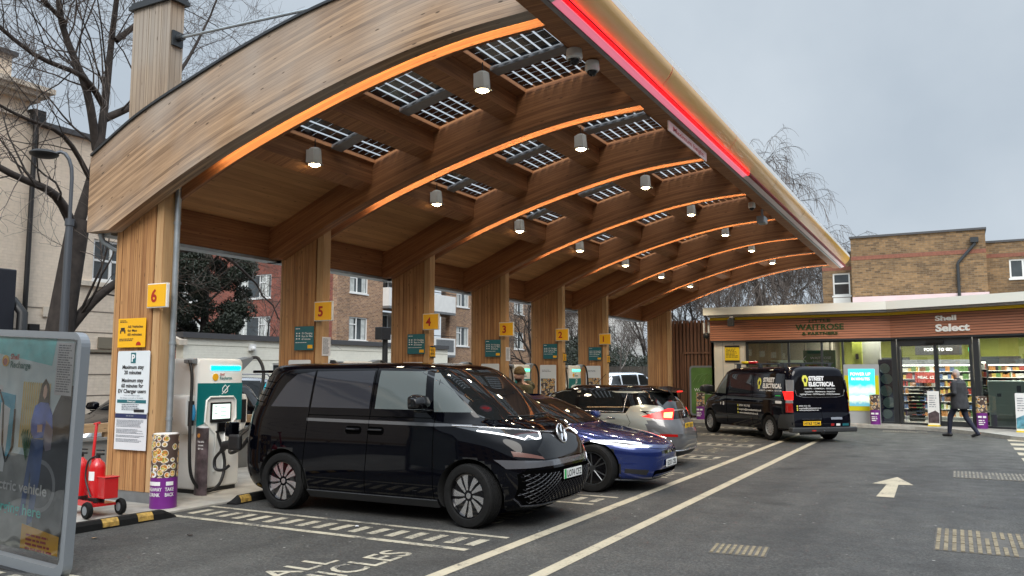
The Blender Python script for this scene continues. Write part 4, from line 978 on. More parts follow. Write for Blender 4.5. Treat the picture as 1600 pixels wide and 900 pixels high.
def wheel(parent, x, y, r, w, sg, style, steer=0., rr=.70):
    W_ = MB(); W_.lathe([(r*rr, -w*.40), (r*rr*.96, w*.30), (0, w*.30)], n=32, axis='y', cap=False); W_.lathe([(0, -w*.3), (r*.6, -w*.35)], n=32, axis='y', cap=False)
    o = obj('wheel', W_, M['black_gloss'], parent, world=False, smooth=40)
    T = MB(); h = w/2
    prof = [(r*rr, -h*.80), (r*rr*1.04, -h*.95), (r*.86, -h*1.02), (r*.95, -h*.96), (r*.99, -h*.78)]
    for i in range(-2, 3): c = i*h*.32; prof += [(r, c-h*.11), (r, c+h*.10), (r*.982, c+h*.11), (r*.982, c+h*.15)]
    prof += [(r*.99, h*.78), (r*.95, h*.96), (r*.86, h*1.02), (r*rr*1.04, h*.95), (r*rr, h*.80)]
    T.lathe(prof, n=56, axis='y', cap=False); obj('tyre', T, M['rubber'], o, world=False, smooth=35)
    Rm = MB(); R0 = r*rr
    def disc(poly, d0, d1, mi=0): Rm.prism(poly, lambda p, q, t: (p, t, q), d0, d1, mi)
    yo, yi = h*.62, h*.40
    Rm.lathe([(R0*.99, h*.4), (R0*.99, h*.78), (R0*.94, h*.80), (R0*.93, h*.4)], n=48, axis='y', cap=False, mi=1 if style in ('buzz',) else 0)
    if style == 'buzz':
        for k in range(10):
            a = 2*pi*k/10; t = .10 if k % 2 else -.10
            def pt(rad, an): return (rad*cos(an), rad*sin(an))
            t = .20 if k % 2 else .06; disc([pt(R0*.25, a+.20), pt(R0*.62, a+.20+t*.5), pt(R0*.97, a+.21+t), pt(R0*.97, a-.15+t), pt(R0*.62, a-.14+t*.5), pt(R0*.25, a-.14)], yi, yo)
        disc([(R0*.24*cos(2*pi*i/20), R0*.24*sin(2*pi*i/20)) for i in range(20)], yi, yo*.98, 1)
        disc([(R0*.13*cos(2*pi*i/20), R0*.13*sin(2*pi*i/20)) for i in range(20)], yi, yo*1.03, 0)
    elif style == 'steel':
        disc([(R0*.30*cos(2*pi*i/20), R0*.30*sin(2*pi*i/20)) for i in range(20)], yi, yo*1.1, 0)
        for k in range(14):
            a = 2*pi*k/14; disc([(R0*.28*cos(a-.16), R0*.28*sin(a-.16)), (R0*.97*cos(a-.13), R0*.97*sin(a-.13)), (R0*.97*cos(a+.13), R0*.97*sin(a+.13)), (R0*.28*cos(a+.16), R0*.28*sin(a+.16))], yi, yo)
        Rm.lathe([(R0*.60, yi), (R0*.60, yo*1.06), (R0*.45, yo*1.06), (R0*.45, yi)], n=40, axis='y', cap=False)
        Rm.lathe([(R0*.98, yi), (R0*.98, yo*1.05), (R0*.84, yo*1.08), (R0*.84, yi)], n=40, axis='y', cap=False)
    else:
        for k in range(5):
            for s_ in (-.16, .16):
                a = 2*pi*k/5+s_; Rm.tube([(R0*.15*cos(a), yo*.9, R0*.15*sin(a)), (R0*.95*cos(a+s_*.3), yo, R0*.95*sin(a+s_*.3))], R0*.045, 6)
        disc([(R0*.2*cos(2*pi*i/20), R0*.2*sin(2*pi*i/20)) for i in range(20)], yi, yo*1.0, 0)
    rm = {'buzz': [M['silver'], M['black_gloss']], 'steel': [M.setdefault('trim', mat('silver_wheel_trim', (.42, .43, .44), .35, .5)), M['black']], 'dark': [M.setdefault('darkrim', mat('dark_grey_alloy', (.09, .095, .10), .3, .7)), M['black']]}[style]
    obj('rim', Rm, rm, o, world=False, smooth=35)
    o.location = (x, y, r); o.rotation_euler = (0, 0, (0 if sg > 0 else pi)+steer)
    return o
def mirror(car, parent, x, z, sg, s, m):
    y = car.side(x-.05, z); mb = MB()
    cy = y+.20*s; P = [(-.08, -.06), (-.085, .07), (-.03, .095), (.05, .075), (.085, .0), (.06, -.055)]; vs = []
    for t, k in ((-.13, .75), (-.10, .95), (0, 1.05), (.09, .95), (.13, .65)): vs += [(x+p*s*k, sg*(cy+t*s), z+.05*s+q*s*k) for p, q in P]
    n = len(P); mb.add(vs, [(i*n+j, i*n+(j+1) % n, (i+1)*n+(j+1) % n, (i+1)*n+j) for i in range(4) for j in range(n)]+[list(range(n)), list(range(4*n, 5*n))])
    mb.box(x-.05*s, x+.04*s, min(sg*(y-.02), sg*(y+.22*s)), max(sg*(y-.02), sg*(y+.22*s)), z-.045*s, z-.015*s)
    obj('door_mirror', mb, m, parent, world=False, smooth=50, bevel=.012)
def plate(car, parent, a, z, kind, s, m, w=.52, h=.112, green=False, tilt=0., off=.012):
    p = car.map(a, z, kind, off); d = 1 if kind == 'front' else -1
    yv = Vector((0, d, 0))
    mb = MB(); y0, y1 = a-w/2, a+w/2
    mb.box(p[0]-.004, p[0]+.004, y0, y1, z-h/2, z+h/2); o = obj('number_plate', mb, m, parent, world=False, bevel=.003)
    if green:
        mb = MB(); ga, gb = (y0, y0+.055); mb.box(p[0]+.0045, p[0]+.006, ga+.002, gb, z-h/2+.002, z+h/2-.002); obj('green_band', mb, M.setdefault('greenband', mat('green_band', (.02, .38, .08), .5)), o, world=False)
    lettering('lettering', s, h*.66, (p[0]+d*.0065, a+(.028*d if green else 0), z-h*.33), (0, d, 0), (0, 0, 1), M['blackprint'], o, bold=.02, width=w*(.8 if green else .86), world=False)
    return o
MATS['black_car_paint'] = mat('black_car_paint', (.0012, .0014, .003), .04, spec=.24); MATS['navy_black_paint'] = mat('navy_black_paint', (.003, .0035, .007), .05, spec=.28)
M['plw'] = mat('white_plate', (.75, .76, .74), .4); M['ply'] = mat('yellow_plate', (.80, .48, .02), .4)
M['seam'] = mat('panel_gap', (.002, .002, .002), .9, spec=.0)
M['under'] = mat('arch_liner', (.008, .008, .008), .9)
M['redlamp'] = mat('red_lamp_glass', (.35, .006, .006), .1, coat=1.)
M['redlit'] = mat('lit_red_lamp', (.6, .01, .01), .2, emit=1.1, ecol=(1, .015, .012)); M['amberlit'] = mat('lit_amber_lamp', (1, .35, .1), .2, emit=3.5, ecol=(1, .34, .10))
M['drl'] = mat('lit_white_lamp', (1, 1, 1), .2, emit=3.2, ecol=(.95, .97, 1)); M['lampclear'] = mat('clear_lamp_glass', (.30, .32, .34), .06, .4, coat=1.)
# ---------------------------------------------------------------- black van (electric microbus shape)
C1 = Car([(.20, 2.05, -2.10, .86, 6, 7), (.27, 2.20, -2.24, .93, 5.5, 7), (.42, 2.30, -2.32, .975, 5, 7), (.60, 2.34, -2.36, .990, 5, 7), (.78, 2.31, -2.355, .990, 5, 7),
          (.95, 2.24, -2.34, .985, 4.8, 7), (1.06, 2.17, -2.33, .975, 4.4, 7), (1.14, 2.06, -2.32, .965, 4.2, 7), (1.20, 1.95, -2.31, .958, 4, 7), (1.26, 1.80, -2.30, .945, 4.2, 7),
          (1.40, 1.62, -2.25, .915, 4.6, 7), (1.58, 1.40, -2.17, .872, 5, 7), (1.74, 1.18, -2.09, .832, 5, 7), (1.83, 1.03, -2.04, .80, 5, 7), (1.88, .90, -2.0, .765, 4.8, 7), (1.91, .72, -1.95, .70, 4.4, 6), (1.932, .45, -1.8, .56, 4, 5), (1.94, .1, -1.4, .3, 3, 3)])
M['privacy'] = mat('privacy_car_glass', (.030, .032, .040), .03)
van = thing('black_van', 'glossy black electric passenger van plugged in, with two spoke silver and black wheels', 'van', (-6.55, 9.40, 0))
pb_ = paint('black_car_paint', (.004, .0045, .008), 0., .18)
C1.body(pb_, M['under'], [(1.45, .43, .37), (-1.45, .43, .37)], van)
for x in (1.45, -1.45):
    for sg in (1, -1): wheel(van, x, sg*.865, .37, .245, sg, 'buzz', steer=(R(-9) if x > 0 else 0))
def win(car, root, pts, m='carglass', kind='side', sg=None, nm='window', off=.005):
    for s_ in ((1, -1) if sg is None else (sg,)):
        car.patch(nm, pts, kind, M[m], root, off, .08, s_, thick=.004)
tri = [(.93, 1.33), (.84, 1.80), (.90, 1.80), (1.42, 1.33)]
win(C1, van, [(-1.01, 1.35), (-1.01, 1.82), (-.05, 1.83), (-.05, 1.35)], 'privacy'); win(C1, van, [(-1.74, 1.35), (-1.52, 1.66), (-1.36, 1.78), (-1.05, 1.82), (-1.05, 1.35)], 'privacy')
win(C1, van, [(.04, 1.35), (.04, 1.83), (.74, 1.82), (.80, 1.35)], 'carglass2'); win(C1, van, tri, 'carglass2')
C1.patch('windscreen', roundrect(-.80, .80, 1.24, 1.84, .06), 'front', M['carglass'], van, .005, .07, thick=.004)
C1.patch('rear_window', roundrect(-.72, .72, 1.32, 1.76, .06), 'rear', M['carglass'], van, .005, .1)
for sg in (1, -1):
    for pts in ([(-.02, 1.86), (-.02, 1.3), (-.03, .9), (-.08, .30)], [(-1.03, 1.84), (-1.03, 1.31), (-1.05, .9), (-1.10, .45), (-1.08, .28)], [(.93, 1.82), (.95, 1.3), (.96, .30)], [(-1.1, .285), (.96, .285)], [(-1.03, 1.255), (.93, 1.255)]):
        C1.line('door_seam', pts, 'side', .005, M['seam'], van, sg, .0)
    C1.patch('crease_reflection', [(-1.05, 1.175), (-1.05, 1.215), (.95, 1.20), (1.45, 1.19), (1.45, 1.175), (.95, 1.16)], 'side', M.setdefault('creasegrey', mat('painted_crease_reflection', (.10, .105, .115), .22, .3, coat=1.)), van, .003, .1, sg, thick=.003)  # grey strip painted on as the reflection along the body crease
    C1.patch('sill', [(-1.03, .20), (-1.03, .29), (1.0, .29), (1.0, .20)], 'side', M.setdefault('sill', mat('dark_grey_sill', (.035, .036, .038), .5)), van, .02, .2, sg, thick=.03)
    for x in (-.26, .09):
        C1.patch('door_recess', roundrect(x-.13, x+.13, 1.03, 1.13, .045), 'side', M['seam'], van, .002, .1, sg)
        C1.line('door_handle', [(x-.11, 1.09), (x+.11, 1.09)], 'side', .016, M['black_gloss'], van, sg, .014)
    mirror(C1, van, .86, 1.38, sg, 1.15, M['black_gloss'])
    # lamps
    sY = lambda P: [(p*sg, q) for p, q in P] if sg > 0 else [(p*sg, q) for p, q in P]
    C1.patch('headlight', sY([(.93, 1.16), (.90, 1.10), (.72, 1.015), (.52, 1.02), (.44, 1.09), (.60, 1.125)]), 'front', mat('smoked_lamp_glass', (.05, .055, .06), .05, .3, coat=.5), van, .006, .05, thick=.005)
    C1.line('light_strip', sY([(.45, 1.095), (.52, 1.03), (.60, 1.025), (.66, 1.06), (.72, 1.025), (.90, 1.12)]), 'front', .008, M['drl'], van, 1, .010, .03)
    C1.line('chrome_strip', sY([(.10, 1.08), (.45, 1.105), (.75, 1.145), (.93, 1.175)]), 'front', .010, M['silver'], van, 1, .006)
    C1.patch('fog_light', sY([(.86, .90), (.62, .83), (.60, .80), (.86, .84)]), 'front', M.setdefault('foglens', mat('dark_fog_lamp', (.12, .04, .025), .15, coat=1.)), van, .005, .06)
C1.patch('nose_panel', [(-.60, .80), (.60, .80), (.66, .90), (.50, 1.01), (.40, 1.09), (-.40, 1.09), (-.50, 1.01), (-.66, .90)], 'front', M['black_gloss'], van, .004, .06, thick=.004)
C1.patch('bumper_lip', [(-.90, .70), (-.62, .72), (.62, .72), (.90, .70), (.93, .80), (.60, .785), (-.60, .785), (-.93, .80)], 'front', M.setdefault('lipgrey', mat('slate_bumper_trim', (.12, .125, .14), .2, .4, coat=1.)), van, .008, .06, thick=.008)
inr = [(-.84, .38), (-.76, .29), (.76, .29), (.84, .38), (.86, .64), (.80, .69), (-.80, .69), (-.86, .64)]
grl = C1.patch('lower_grille', inr, 'front', M['seam'], van, .003, .06)
mb = MB()
def inside(y, z): return abs(y) < .835 and z > .30+max(0, abs(y)-.74)*1.0 and z < .66 and not (abs(y) < .30 and z > .53)
for i in range(-20, 21):
    for d in (1, -1):
        P = []
        for j in range(0, 17):
            z = .28+j*.024; y = i*.085+d*(z-.28)*1.6
            if inside(y, z): P.append(C1.map(y, z, 'front', .006))
            else:
                if len(P) > 1: mb.tube(P, .0055, 5)
                P = []
        if len(P) > 1: mb.tube(P, .0055, 5)
obj('grille_mesh', mb, M.setdefault('meshgrey', mat('gloss_grille_mesh', (.022, .022, .025), .18)), grl, world=False, smooth=60)
C1.line('grille_edge', [(-.84, .36), (-.77, .275), (.77, .275), (.84, .36)], 'front', .014, M['meshgrey'], van, 1, .006)
plate(C1, van, .0, .60, 'front', 'LO74 CFZ', M['plw'], green=True, off=.02)
# round emblem
p = Vector(C1.map(0, 1.045, 'front', .03)); up = Vector((-.35, 0, 1)).normalized(); rt = Vector((0, 1, 0)); nn = rt.cross(up)
mb = MB(); r_ = .115
mb.tube([p+(rt*cos(2*pi*i/32)+up*sin(2*pi*i/32))*r_ for i in range(33)], .012, 8, cap=False)
e_ = obj('emblem', mb, M['chrome'], van, world=False, smooth=60)
mb = MB(); seg = lambda a, b: mb.tube([p+rt*a[0]*r_+up*a[1]*r_, p+rt*b[0]*r_+up*b[1]*r_], .009, 6)
seg((-.36, .90), (0, .08)); seg((.36, .90), (0, .08)); seg((-.90, .36), (-.42, -.82)); seg((-.42, -.82), (0, -.08)); seg((0, -.08), (.42, -.82)); seg((.42, -.82), (.90, .36))
obj('emblem_letter', mb, M['chrome'], e_, world=False)
mb = MB(); mb.lathe([(0, 0), (r_, 0)], n=32, cap=False); mm = Matrix((rt, up, nn)).transposed()
mb.v = [tuple(p+mm @ Vector(v)-nn*.006) for v in mb.v]; obj('emblem_back', mb, M['black_gloss'], e_, world=False, fixn=False)
C1.line('wiper', [(-.55, 1.27), (.05, 1.25)], 'front', .008, M['black'], van, 1, .02); C1.line('wiper', [(.1, 1.27), (.62, 1.27)], 'front', .008, M['black'], van, 1, .02)
C1.line('bonnet_seam', [(-.93, 1.19), (-.5, 1.15), (0, 1.14), (.5, 1.15), (.93, 1.19)], 'front', .004, M['seam'], van)
mb = MB(); mb.prism([(-1.5, 1.93), (-1.32, 1.93), (-1.42, 1.99), (-1.48, 1.99)], lambda a, b, t: (a, t, b), -.015, .015); obj('aerial', mb, M['black'], van, world=False)
C1.patch('pillar_vent', [(-2.16, 1.35), (-1.98, 1.74), (-1.62, 1.80), (-1.80, 1.60), (-1.86, 1.35)], 'side', M['black_gloss'], van, .006, .08, -1)
for i in range(4): C1.line('vent_slat', [(-2.12+.05*i, 1.42+.09*i), (-1.90+.05*i, 1.40+.09*i)], 'side', .006, M['seam'], van, -1, .008)
mb = MB(); mb.box(-2.36, -2.06, -.66, .66, 1.80, 1.84); obj('rear_spoiler', mb, pb_, van, world=False, bevel=.015)
# open charge flap, plug
mb = MB(); mb.box(-2.5, -2.38, -1.02, -.84, .92, 1.12); obj('charge_flap', mb, pb_, van, world=False, bevel=.03)
mb = MB(); mb.box(-2.38, -2.16, -1.07, -.985, .74, .96); obj('plug_cover', mb, M['black'], van, world=False, bevel=.035, segs=3)
mb = MB(); mb.tube([(-2.30, -.97, .82), (-2.50, -1.00, .80), (-2.56, -1.0, .70)], [.075, .06, .03], 12); mb.tube(spl([(-2.56, -1.0, .72), (-2.68, -1.0, .60), (-2.66, -1.0, .47), (-2.52, -1.0, .46), (-2.42, -.98, .52)], 6), .022, 8); obj('charge_plug', mb, M['black'], van, world=False, smooth=60)
# ---------------------------------------------------------------- dark blue saloon
C2 = Car([(.16, 2.25, -2.3, .86, 4, 5), (.22, 2.42, -2.40, .93, 3.8, 5), (.34, 2.47, -2.45, .965, 3.6, 5), (.50, 2.49, -2.48, .975, 3.4, 5), (.62, 2.47, -2.49, .978, 3.4, 5), (.70, 2.40, -2.49, .975, 3.4, 5), (.77, 2.26, -2.48, .965, 3.2, 5),
          (.84, 2.0, -2.46, .945, 3.4, 5), (.90, 1.66, -2.42, .925, 3.8, 4.5), (.96, 1.25, -2.36, .90, 4.4, 4), (1.0, 1.12, -2.25, .88, 4.6, 4), (1.08, .98, -2.02, .84, 4.6, 4), (1.18, .76, -1.78, .78, 4.4, 4), (1.30, .48, -1.45, .70, 4, 4), (1.38, .22, -1.1, .62, 3.6, 3.6), (1.43, -.05, -.75, .45, 3, 3), (1.445, -.3, -.45, .15, 2, 2)])
sal = thing('blue_saloon', 'low dark blue saloon with lit headlight, nose out between black van and pale hatchback', 'car', (-6.52, 12.80, 0))
pblue = paint('dark_blue_paint', (.007, .022, .135), .5, .2)
C2.body(pblue, M['under'], [(1.55, .40, .355), (-1.40, .40, .355)], sal)
for x in (1.55, -1.40):
    for sg in (1, -1): wheel(sal, x, sg*.86, .355, .25, sg, 'dark', rr=.70)
C2.patch('windscreen', roundrect(-.74, .74, 1.0, 1.36, .05), 'front', M['carglass'], sal, .005, .06)
win(C2, sal, [(.85, 1.0), (.45, 1.24), (.15, 1.34), (-.35, 1.37), (-.38, 1.0)]); win(C2, sal, [(-.44, 1.0), (-.42, 1.37), (-.95, 1.33), (-1.5, 1.12), (-1.45, 1.0)])
for sg in (1, -1):
    sY = lambda P: [(p*sg, q) for p, q in P]
    C2.patch('headlight', sY([(.88, .765), (.76, .768), (.58, .722), (.46, .685), (.56, .668), (.74, .678), (.87, .72)]), 'front', M['lampclear'], sal, .006, .05, thick=.005)
    C2.line('light_strip', sY([(.56, .675), (.74, .69), (.86, .728), (.88, .76), (.76, .76), (.60, .722)]), 'front', .011, M['drl'], sal, 1, .012, .03)
    C2.patch('side_intake', sY([(.80, .36), (.60, .34), (.62, .26), (.80, .30)]), 'front', M['black'], sal, .004, .06)
    mirror(C2, sal, .82, 1.02, sg, .9, pblue)
    C2.line('wing_seam', [(1.12, .96), (1.15, .60), (1.10, .30)], 'side', .004, M['seam'], sal, sg)
    C2.line('door_seam', [(-.40, .98), (-.38, .60), (-.42, .28)], 'side', .004, M['seam'], sal, sg)
C2.patch('lower_grille', roundrect(-.52, .52, .21, .33, .04), 'front', M['seam'], sal, .004, .07)
C2.patch('nose_panel', roundrect(-.35, .35, .565, .61, .02), 'front', M['black_gloss'], sal, .004, .06)
C2.line('front_splitter', [(-.85, .19), (-.4, .18), (.4, .18), (.85, .19)], 'front', .014, M['dark_metal'], sal, 1, .0)
C2.line('bonnet_seam', [(-.55, .66), (-.3, .635), (0, .63), (.3, .635), (.55, .66)], 'front', .004, M['seam'], sal)
plate(C2, sal, 0, .42, 'front', 'EO21 CBL', M['plw'], off=.02)
p = C2.map(0, .60, 'front', .01); mb = MB(); mb.prism([(-.035, .03), (.035, .03), (.012, .018), (0, -.04), (-.012, .018)], lambda a, b, t: (p[0]+t, p[1]+a, p[2]+b+.03), 0, .006); obj('emblem', mb, M['chrome'], sal, world=False)
# ---------------------------------------------------------------- pale hatchback with black roof, tail out
C3 = Car([(.20, 2.0, -2.08, .80, 4, 6), (.28, 2.18, -2.18, .86, 4, 5.5), (.42, 2.24, -2.24, .885, 4, 5), (.60, 2.25, -2.245, .895, 4, 4.8), (.75, 2.2, -2.20, .895, 3.8, 4.8), (.88, 2.0, -2.13, .89, 3.8, 4.6), (.96, 1.6, -2.10, .88, 4, 4.4), (1.02, 1.3, -2.08, .87, 4.4, 4.2),
          (1.12, 1.05, -2.04, .84, 4.6, 4.2), (1.25, .80, -1.95, .78, 4.6, 4), (1.38, .50, -1.82, .72, 4.4, 4), (1.46, .28, -1.75, .67, 4, 4), (1.52, .0, -1.62, .58, 3.6, 3.6), (1.555, -.25, -1.3, .42, 3, 3), (1.56, -.45, -.95, .15, 2, 2)])
hb = thing('pale_hatchback', 'pale silver hatchback with black roof and lit red tail lamp, parked nose in', 'car', (-6.90, 16.15, 0), pi)
ppale = paint('pale_silver_paint', (.34, .35, .31), .4, .28); pgr = paint('grey_bumper_paint', (.095, .095, .10), .2, .3)
def twotone(me):
    me.materials.append(M['black_gloss']); me.materials.append(pgr)
    for p in me.polygons:
        c = p.center
        if p.material_index == 0:
            if c.z > 1.44 or (c.z > 1.10 and -1.9 > c.x): p.material_index = 2
            elif c.z < .905 and c.x < -1.62: p.material_index = 3
C3.body(ppale, M['under'], [(1.36, .37, .32), (-1.34, .37, .32)], hb, extra=twotone)
for x in (1.36, -1.34):
    for sg in (1, -1): wheel(hb, x, sg*.79, .32, .22, sg, 'dark')
for sg in (1, -1):
    C3.patch('roof_side', [(1.05, 1.16), (.70, 1.36), (.2, 1.49), (-.4, 1.535), (-1.2, 1.50), (-1.86, 1.40), (-1.95, 1.16), (-1.50, 1.20), (-1.28, 1.16), (-1.20, 1.03), (.9, 1.0)], 'side', M['black_gloss'], hb, .003, .08, sg)
    C3.patch('window', [(.95, 1.08), (.62, 1.32), (.2, 1.43), (-.12, 1.45), (-.12, 1.05)], 'side', M['carglass'], hb, .006, .08, sg)
    C3.patch('window', [(-.20, 1.05), (-.20, 1.45), (-.85, 1.44), (-1.05, 1.38), (-1.15, 1.07)], 'side', M['carglass'], hb, .006, .08, sg)
    C3.line('window_trim', [(.95, 1.06), (-1.15, 1.05), (-1.18, 1.40)], 'side', .007, M['silver'], hb, sg, .006)
    C3.line('door_seam', [(-1.22, 1.0), (-1.30, .85), (-1.15, .6), (-1.0, .5)], 'side', .004, M['seam'], hb, sg); C3.line('door_seam', [(-.16, 1.03), (-.16, .3)], 'side', .004, M['seam'], hb, sg)
    C3.line('door_handle', [(-1.0, .93), (-.82, .93)], 'side', .013, M['chrome'], hb, sg, .012)
    C3.patch('tail_light', [(-1.52, .97), (-1.80, 1.05), (-1.96, 1.12), (-2.03, 1.11), (-2.05, .91), (-1.85, .92)], 'side', M['redlit'], hb, .008, .05, sg, thick=.008)
    C3.patch('indicator', [(-1.90, 1.04), (-2.02, 1.05), (-2.03, .94), (-1.91, .95)], 'side', M['amberlit'], hb, .012, .04, sg)
    mirror(C3, hb, .82, 1.05, sg, .9, M['black_gloss'])
    sY = lambda P: [(p*sg, q) for p, q in P]
    C3.patch('reflector', sY([(.80, .60), (.62, .59), (.62, .635), (.80, .65)]), 'rear', M['redlamp'], hb, .010, .05)
C3.patch('rear_window', roundrect(-.62, .62, 1.10, 1.42, .05), 'rear', M['carglass'], hb, .006, .06)
C3.patch('tailgate', [(-.78, .92), (.78, .92), (.80, 1.07), (-.80, 1.07)], 'rear', M['black_gloss'], hb, .005, .07)
C3.patch('tailgate_lower', [(-.70, .64), (.70, .64), (.80, .915), (-.80, .915)], 'rear', pgr, hb, .004, .07)
C3.patch('bumper', [(-.86, .32), (.86, .32), (.88, .60), (.70, .635), (-.70, .635), (-.88, .60)], 'rear', pgr, hb, .006, .07)
C3.patch('bumper_base', [(-.75, .22), (.75, .22), (.78, .31), (-.78, .31)], 'rear', M['black'], hb, .008, .07)
C3.line('bumper_trim', [(-.80, .33), (.80, .33)], 'rear', .012, M['silver'], hb, 1, .01)
mb = MB(); mb.prism([(-1.62, 1.535), (-1.98, 1.46), (-2.02, 1.43), (-1.7, 1.45)], lambda a, b, t: (a, t, b), -.58, .58); obj('roof_spoiler', mb, M['black_gloss'], hb, world=False, bevel=.01)
mb = MB(); mb.box(-2.035, -2.02, -.16, .16, 1.425, 1.45); obj('brake_light', mb, M['redlit'], hb, world=False)
plate(C3, hb, 0, .78, 'rear', 'YP21 EHO', M['ply'], off=.02)
p = C3.map(0, 1.0, 'rear', .015); mb = MB(); mb.tube([(p[0], .06*cos(2*pi*i/20), p[2]+.06*sin(2*pi*i/20)) for i in range(21)], .007, 6, cap=False); mb.box(p[0]-.004, p[0]+.004, -.075, .075, p[2]-.012, p[2]+.012); obj('emblem', mb, M['chrome'], hb, world=False)
mb = MB(); mb.tube([(-.3, .2, 1.55), (-.55, .22, 1.78)], .006, 5); obj('aerial', mb, M['black'], hb, world=False)
# ---------------------------------------------------------------- electricians' van
C4 = Car([(.28, 2.45, -2.52, .90, 5, 12), (.34, 2.55, -2.60, .95, 4.6, 12), (.50, 2.62, -2.63, .975, 4.4, 12), (.68, 2.63, -2.60, .985, 4.2, 12), (.80, 2.58, -2.57, .988, 4, 12), (.98, 2.45, -2.56, .985, 4, 12), (1.08, 2.22, -2.555, .98, 4, 12), (1.16, 1.95, -2.55, .97, 4.2, 12), (1.22, 1.80, -2.545, .96, 4.6, 12),
          (1.45, 1.50, -2.53, .93, 5, 12), (1.70, 1.18, -2.50, .895, 5, 12), (1.85, .95, -2.47, .865, 5, 10), (1.93, .70, -2.43, .80, 4.6, 9), (1.965, .3, -2.36, .70, 4, 8), (1.985, -.1, -2.2, .45, 4, 6), (1.99, -.3, -1.8, .2, 3, 4)])
psi = R(43); hd = Vector((-sin(psi), cos(psi))); rtv = Vector((hd.y, -hd.x)); rw = Vector((-4.52, 23.14))
ctr = rw+hd*1.62+rtv*.95
ev = thing('electricians_van', 'black works van with STREET ELECTRICAL lettering and roof bars, outside the shop', 'van', (ctr.x, ctr.y, 0), psi+pi/2)
pvan = paint('navy_black_paint', (.006, .007, .012), 0., .2)
C4.body(pvan, M['under'], [(1.68, .40, .345), (-1.62, .40, .345)], ev)
for x in (1.68, -1.62):
    for sg in (1, -1): wheel(ev, x, sg*.86, .34, .22, sg, 'steel', rr=.62)
C4.patch('windscreen', roundrect(-.82, .82, 1.26, 1.84, .06), 'front', M['carglass'], ev, .005, .08)
for sg in (1, -1):
    C4.patch('window', [(1.55, 1.22), (1.02, 1.74), (.66, 1.77), (.66, 1.20)], 'side', M['carglass2'], ev, .005, .08, sg)
    C4.patch('window', roundrect(-.72, .48, 1.24, 1.76, .06), 'side', M['carglass'], ev, .005, .08, sg)
    C4.patch('window', roundrect(-2.30, -.92, 1.24, 1.78, .08), 'side', M['black_gloss'], ev, .005, .08, sg)
    C4.line('door_seam', [(.58, 1.85), (.58, .36)], 'side', .005, M['seam'], ev, sg); C4.line('door_seam', [(-.82, 1.85), (-.82, .40)], 'side', .005, M['seam'], ev, sg)
    C4.patch('sliding_rail', [(-2.22, 1.085), (-2.22, 1.12), (-.85, 1.12), (-.85, 1.085)], 'side', M['dark_metal'], ev, .006, .2, sg)
    C4.patch('side_moulding', [(-1.15, .58), (-1.15, .63), (1.2, .63), (1.2, .58)], 'side', M['black'], ev, .012, .2, sg, thick=.012)
    mirror(C4, ev, 1.42, 1.24, sg, 1.5, M['black'])
    C4.patch('corner_bumper', [(-2.60, .36), (-2.60, .74), (-2.2, .72), (-2.07, .55), (-2.05, .36)], 'side', M.setdefault('bumpgrey', mat('dark_grey_bumper', (.028, .03, .032), .55)), ev, .008, .08, sg)
    mb = MB(); c = C4
    for z0, z1, m in ((.78, 1.02, 'redlamp'), (1.02, 1.10, 'lampclear'), (1.10, 1.32, 'redlit' if sg > 0 else 'redlamp'), (1.32, 1.62, 'lampclear')):
        C4.patch('tail_light', [(-2.40, z0), (-2.40, z1), (-2.55, z1), (-2.58, z0)], 'side', M[m], ev, .012, .06, sg, thick=.01)
        C4.patch('tail_light', [(sg*.935, z0), (sg*.925, z1), (sg*.86, z1), (sg*.87, z0)] if z0 < 1.2 else [(sg*.90, z0), (sg*.87, z1), (sg*.82, z1), (sg*.84, z0)], 'rear', M[m], ev, .012, .06, thick=.01)
YL = M.setdefault('bulb', mat('lime_yellow_print', (.72, .70, .10), .45))
def bulb(a, z, s, kind, sg):
    d = -1 if (kind == 'rear' or sg == 1) else 1; P = [(a+d*p*s, z+q*s) for p, q in [(-.03, -.10), (-.035, -.04), (-.06, .0), (-.065, .05), (-.03, .10), (.03, .10), (.065, .05), (.06, 0), (.035, -.04), (.03, -.10)]]
    C4.patch('bulb_logo', P, kind, YL, ev, .0075, .05, sg)
    P = [(a+d*p*s, z+q*s) for p, q in [(-.015, -.03), (-.03, .02), (0, .06), (.03, .02), (.015, -.03)]]; C4.patch('bulb_logo', P, kind, M['black'], ev, .009, .05, sg)
WP = M['whiteprint']
bulb(-1.14, 1.52, 1.5, 'side', 1)
C4.text('STREET', .115, -1.60, 1.56, 'side', WP, ev, 1, .55, .05); C4.text('ELECTRICAL', .115, -1.76, 1.40, 'side', WP, ev, 1, .88, .05); C4.text('DOMESTIC - COMMERCIAL - INDUSTRIAL', .035, -1.70, 1.315, 'side', WP, ev, 1, 1.05, .01)
for s_, z, w in (('07591 912 765', .86, .58), ('enquiries@streetelectrical.co.uk', .755, 1.15), ('www.streetelectrical.co.uk', .66, 1.0)): C4.text(s_, .055, -.14-w/2, z, 'side', WP, ev, 1, w, .02)
for z in (.885, .78, .685): C4.patch('contact_icon', roundrect(-.10, -.05, z-.03, z+.03, .01), 'side', YL, ev, .0075, .1, 1)
C4.patch('badge_sticker', roundrect(.72, .80, .86, .96, .02), 'side', WP, ev, .006, .1, 1); C4.patch('badge_sticker', roundrect(.90, .95, .87, .95, .02), 'side', WP, ev, .006, .1, 1)
C4.patch('fuel_label', roundrect(-2.25, -1.98, 1.0, 1.07, .02), 'side', WP, ev, .006, .1, 1)
C4.patch('green_sticker', roundrect(-2.20, -1.96, 1.19, 1.215, .01), 'side', M.setdefault('greenlit', mat('green_reflective_sticker', (.01, .45, .06), .4)), ev, .006, .1, 1)
C4.patch('rear_window', roundrect(-.74, .74, 1.18, 1.72, .12), 'rear', M['black_gloss'], ev, .005, .08)
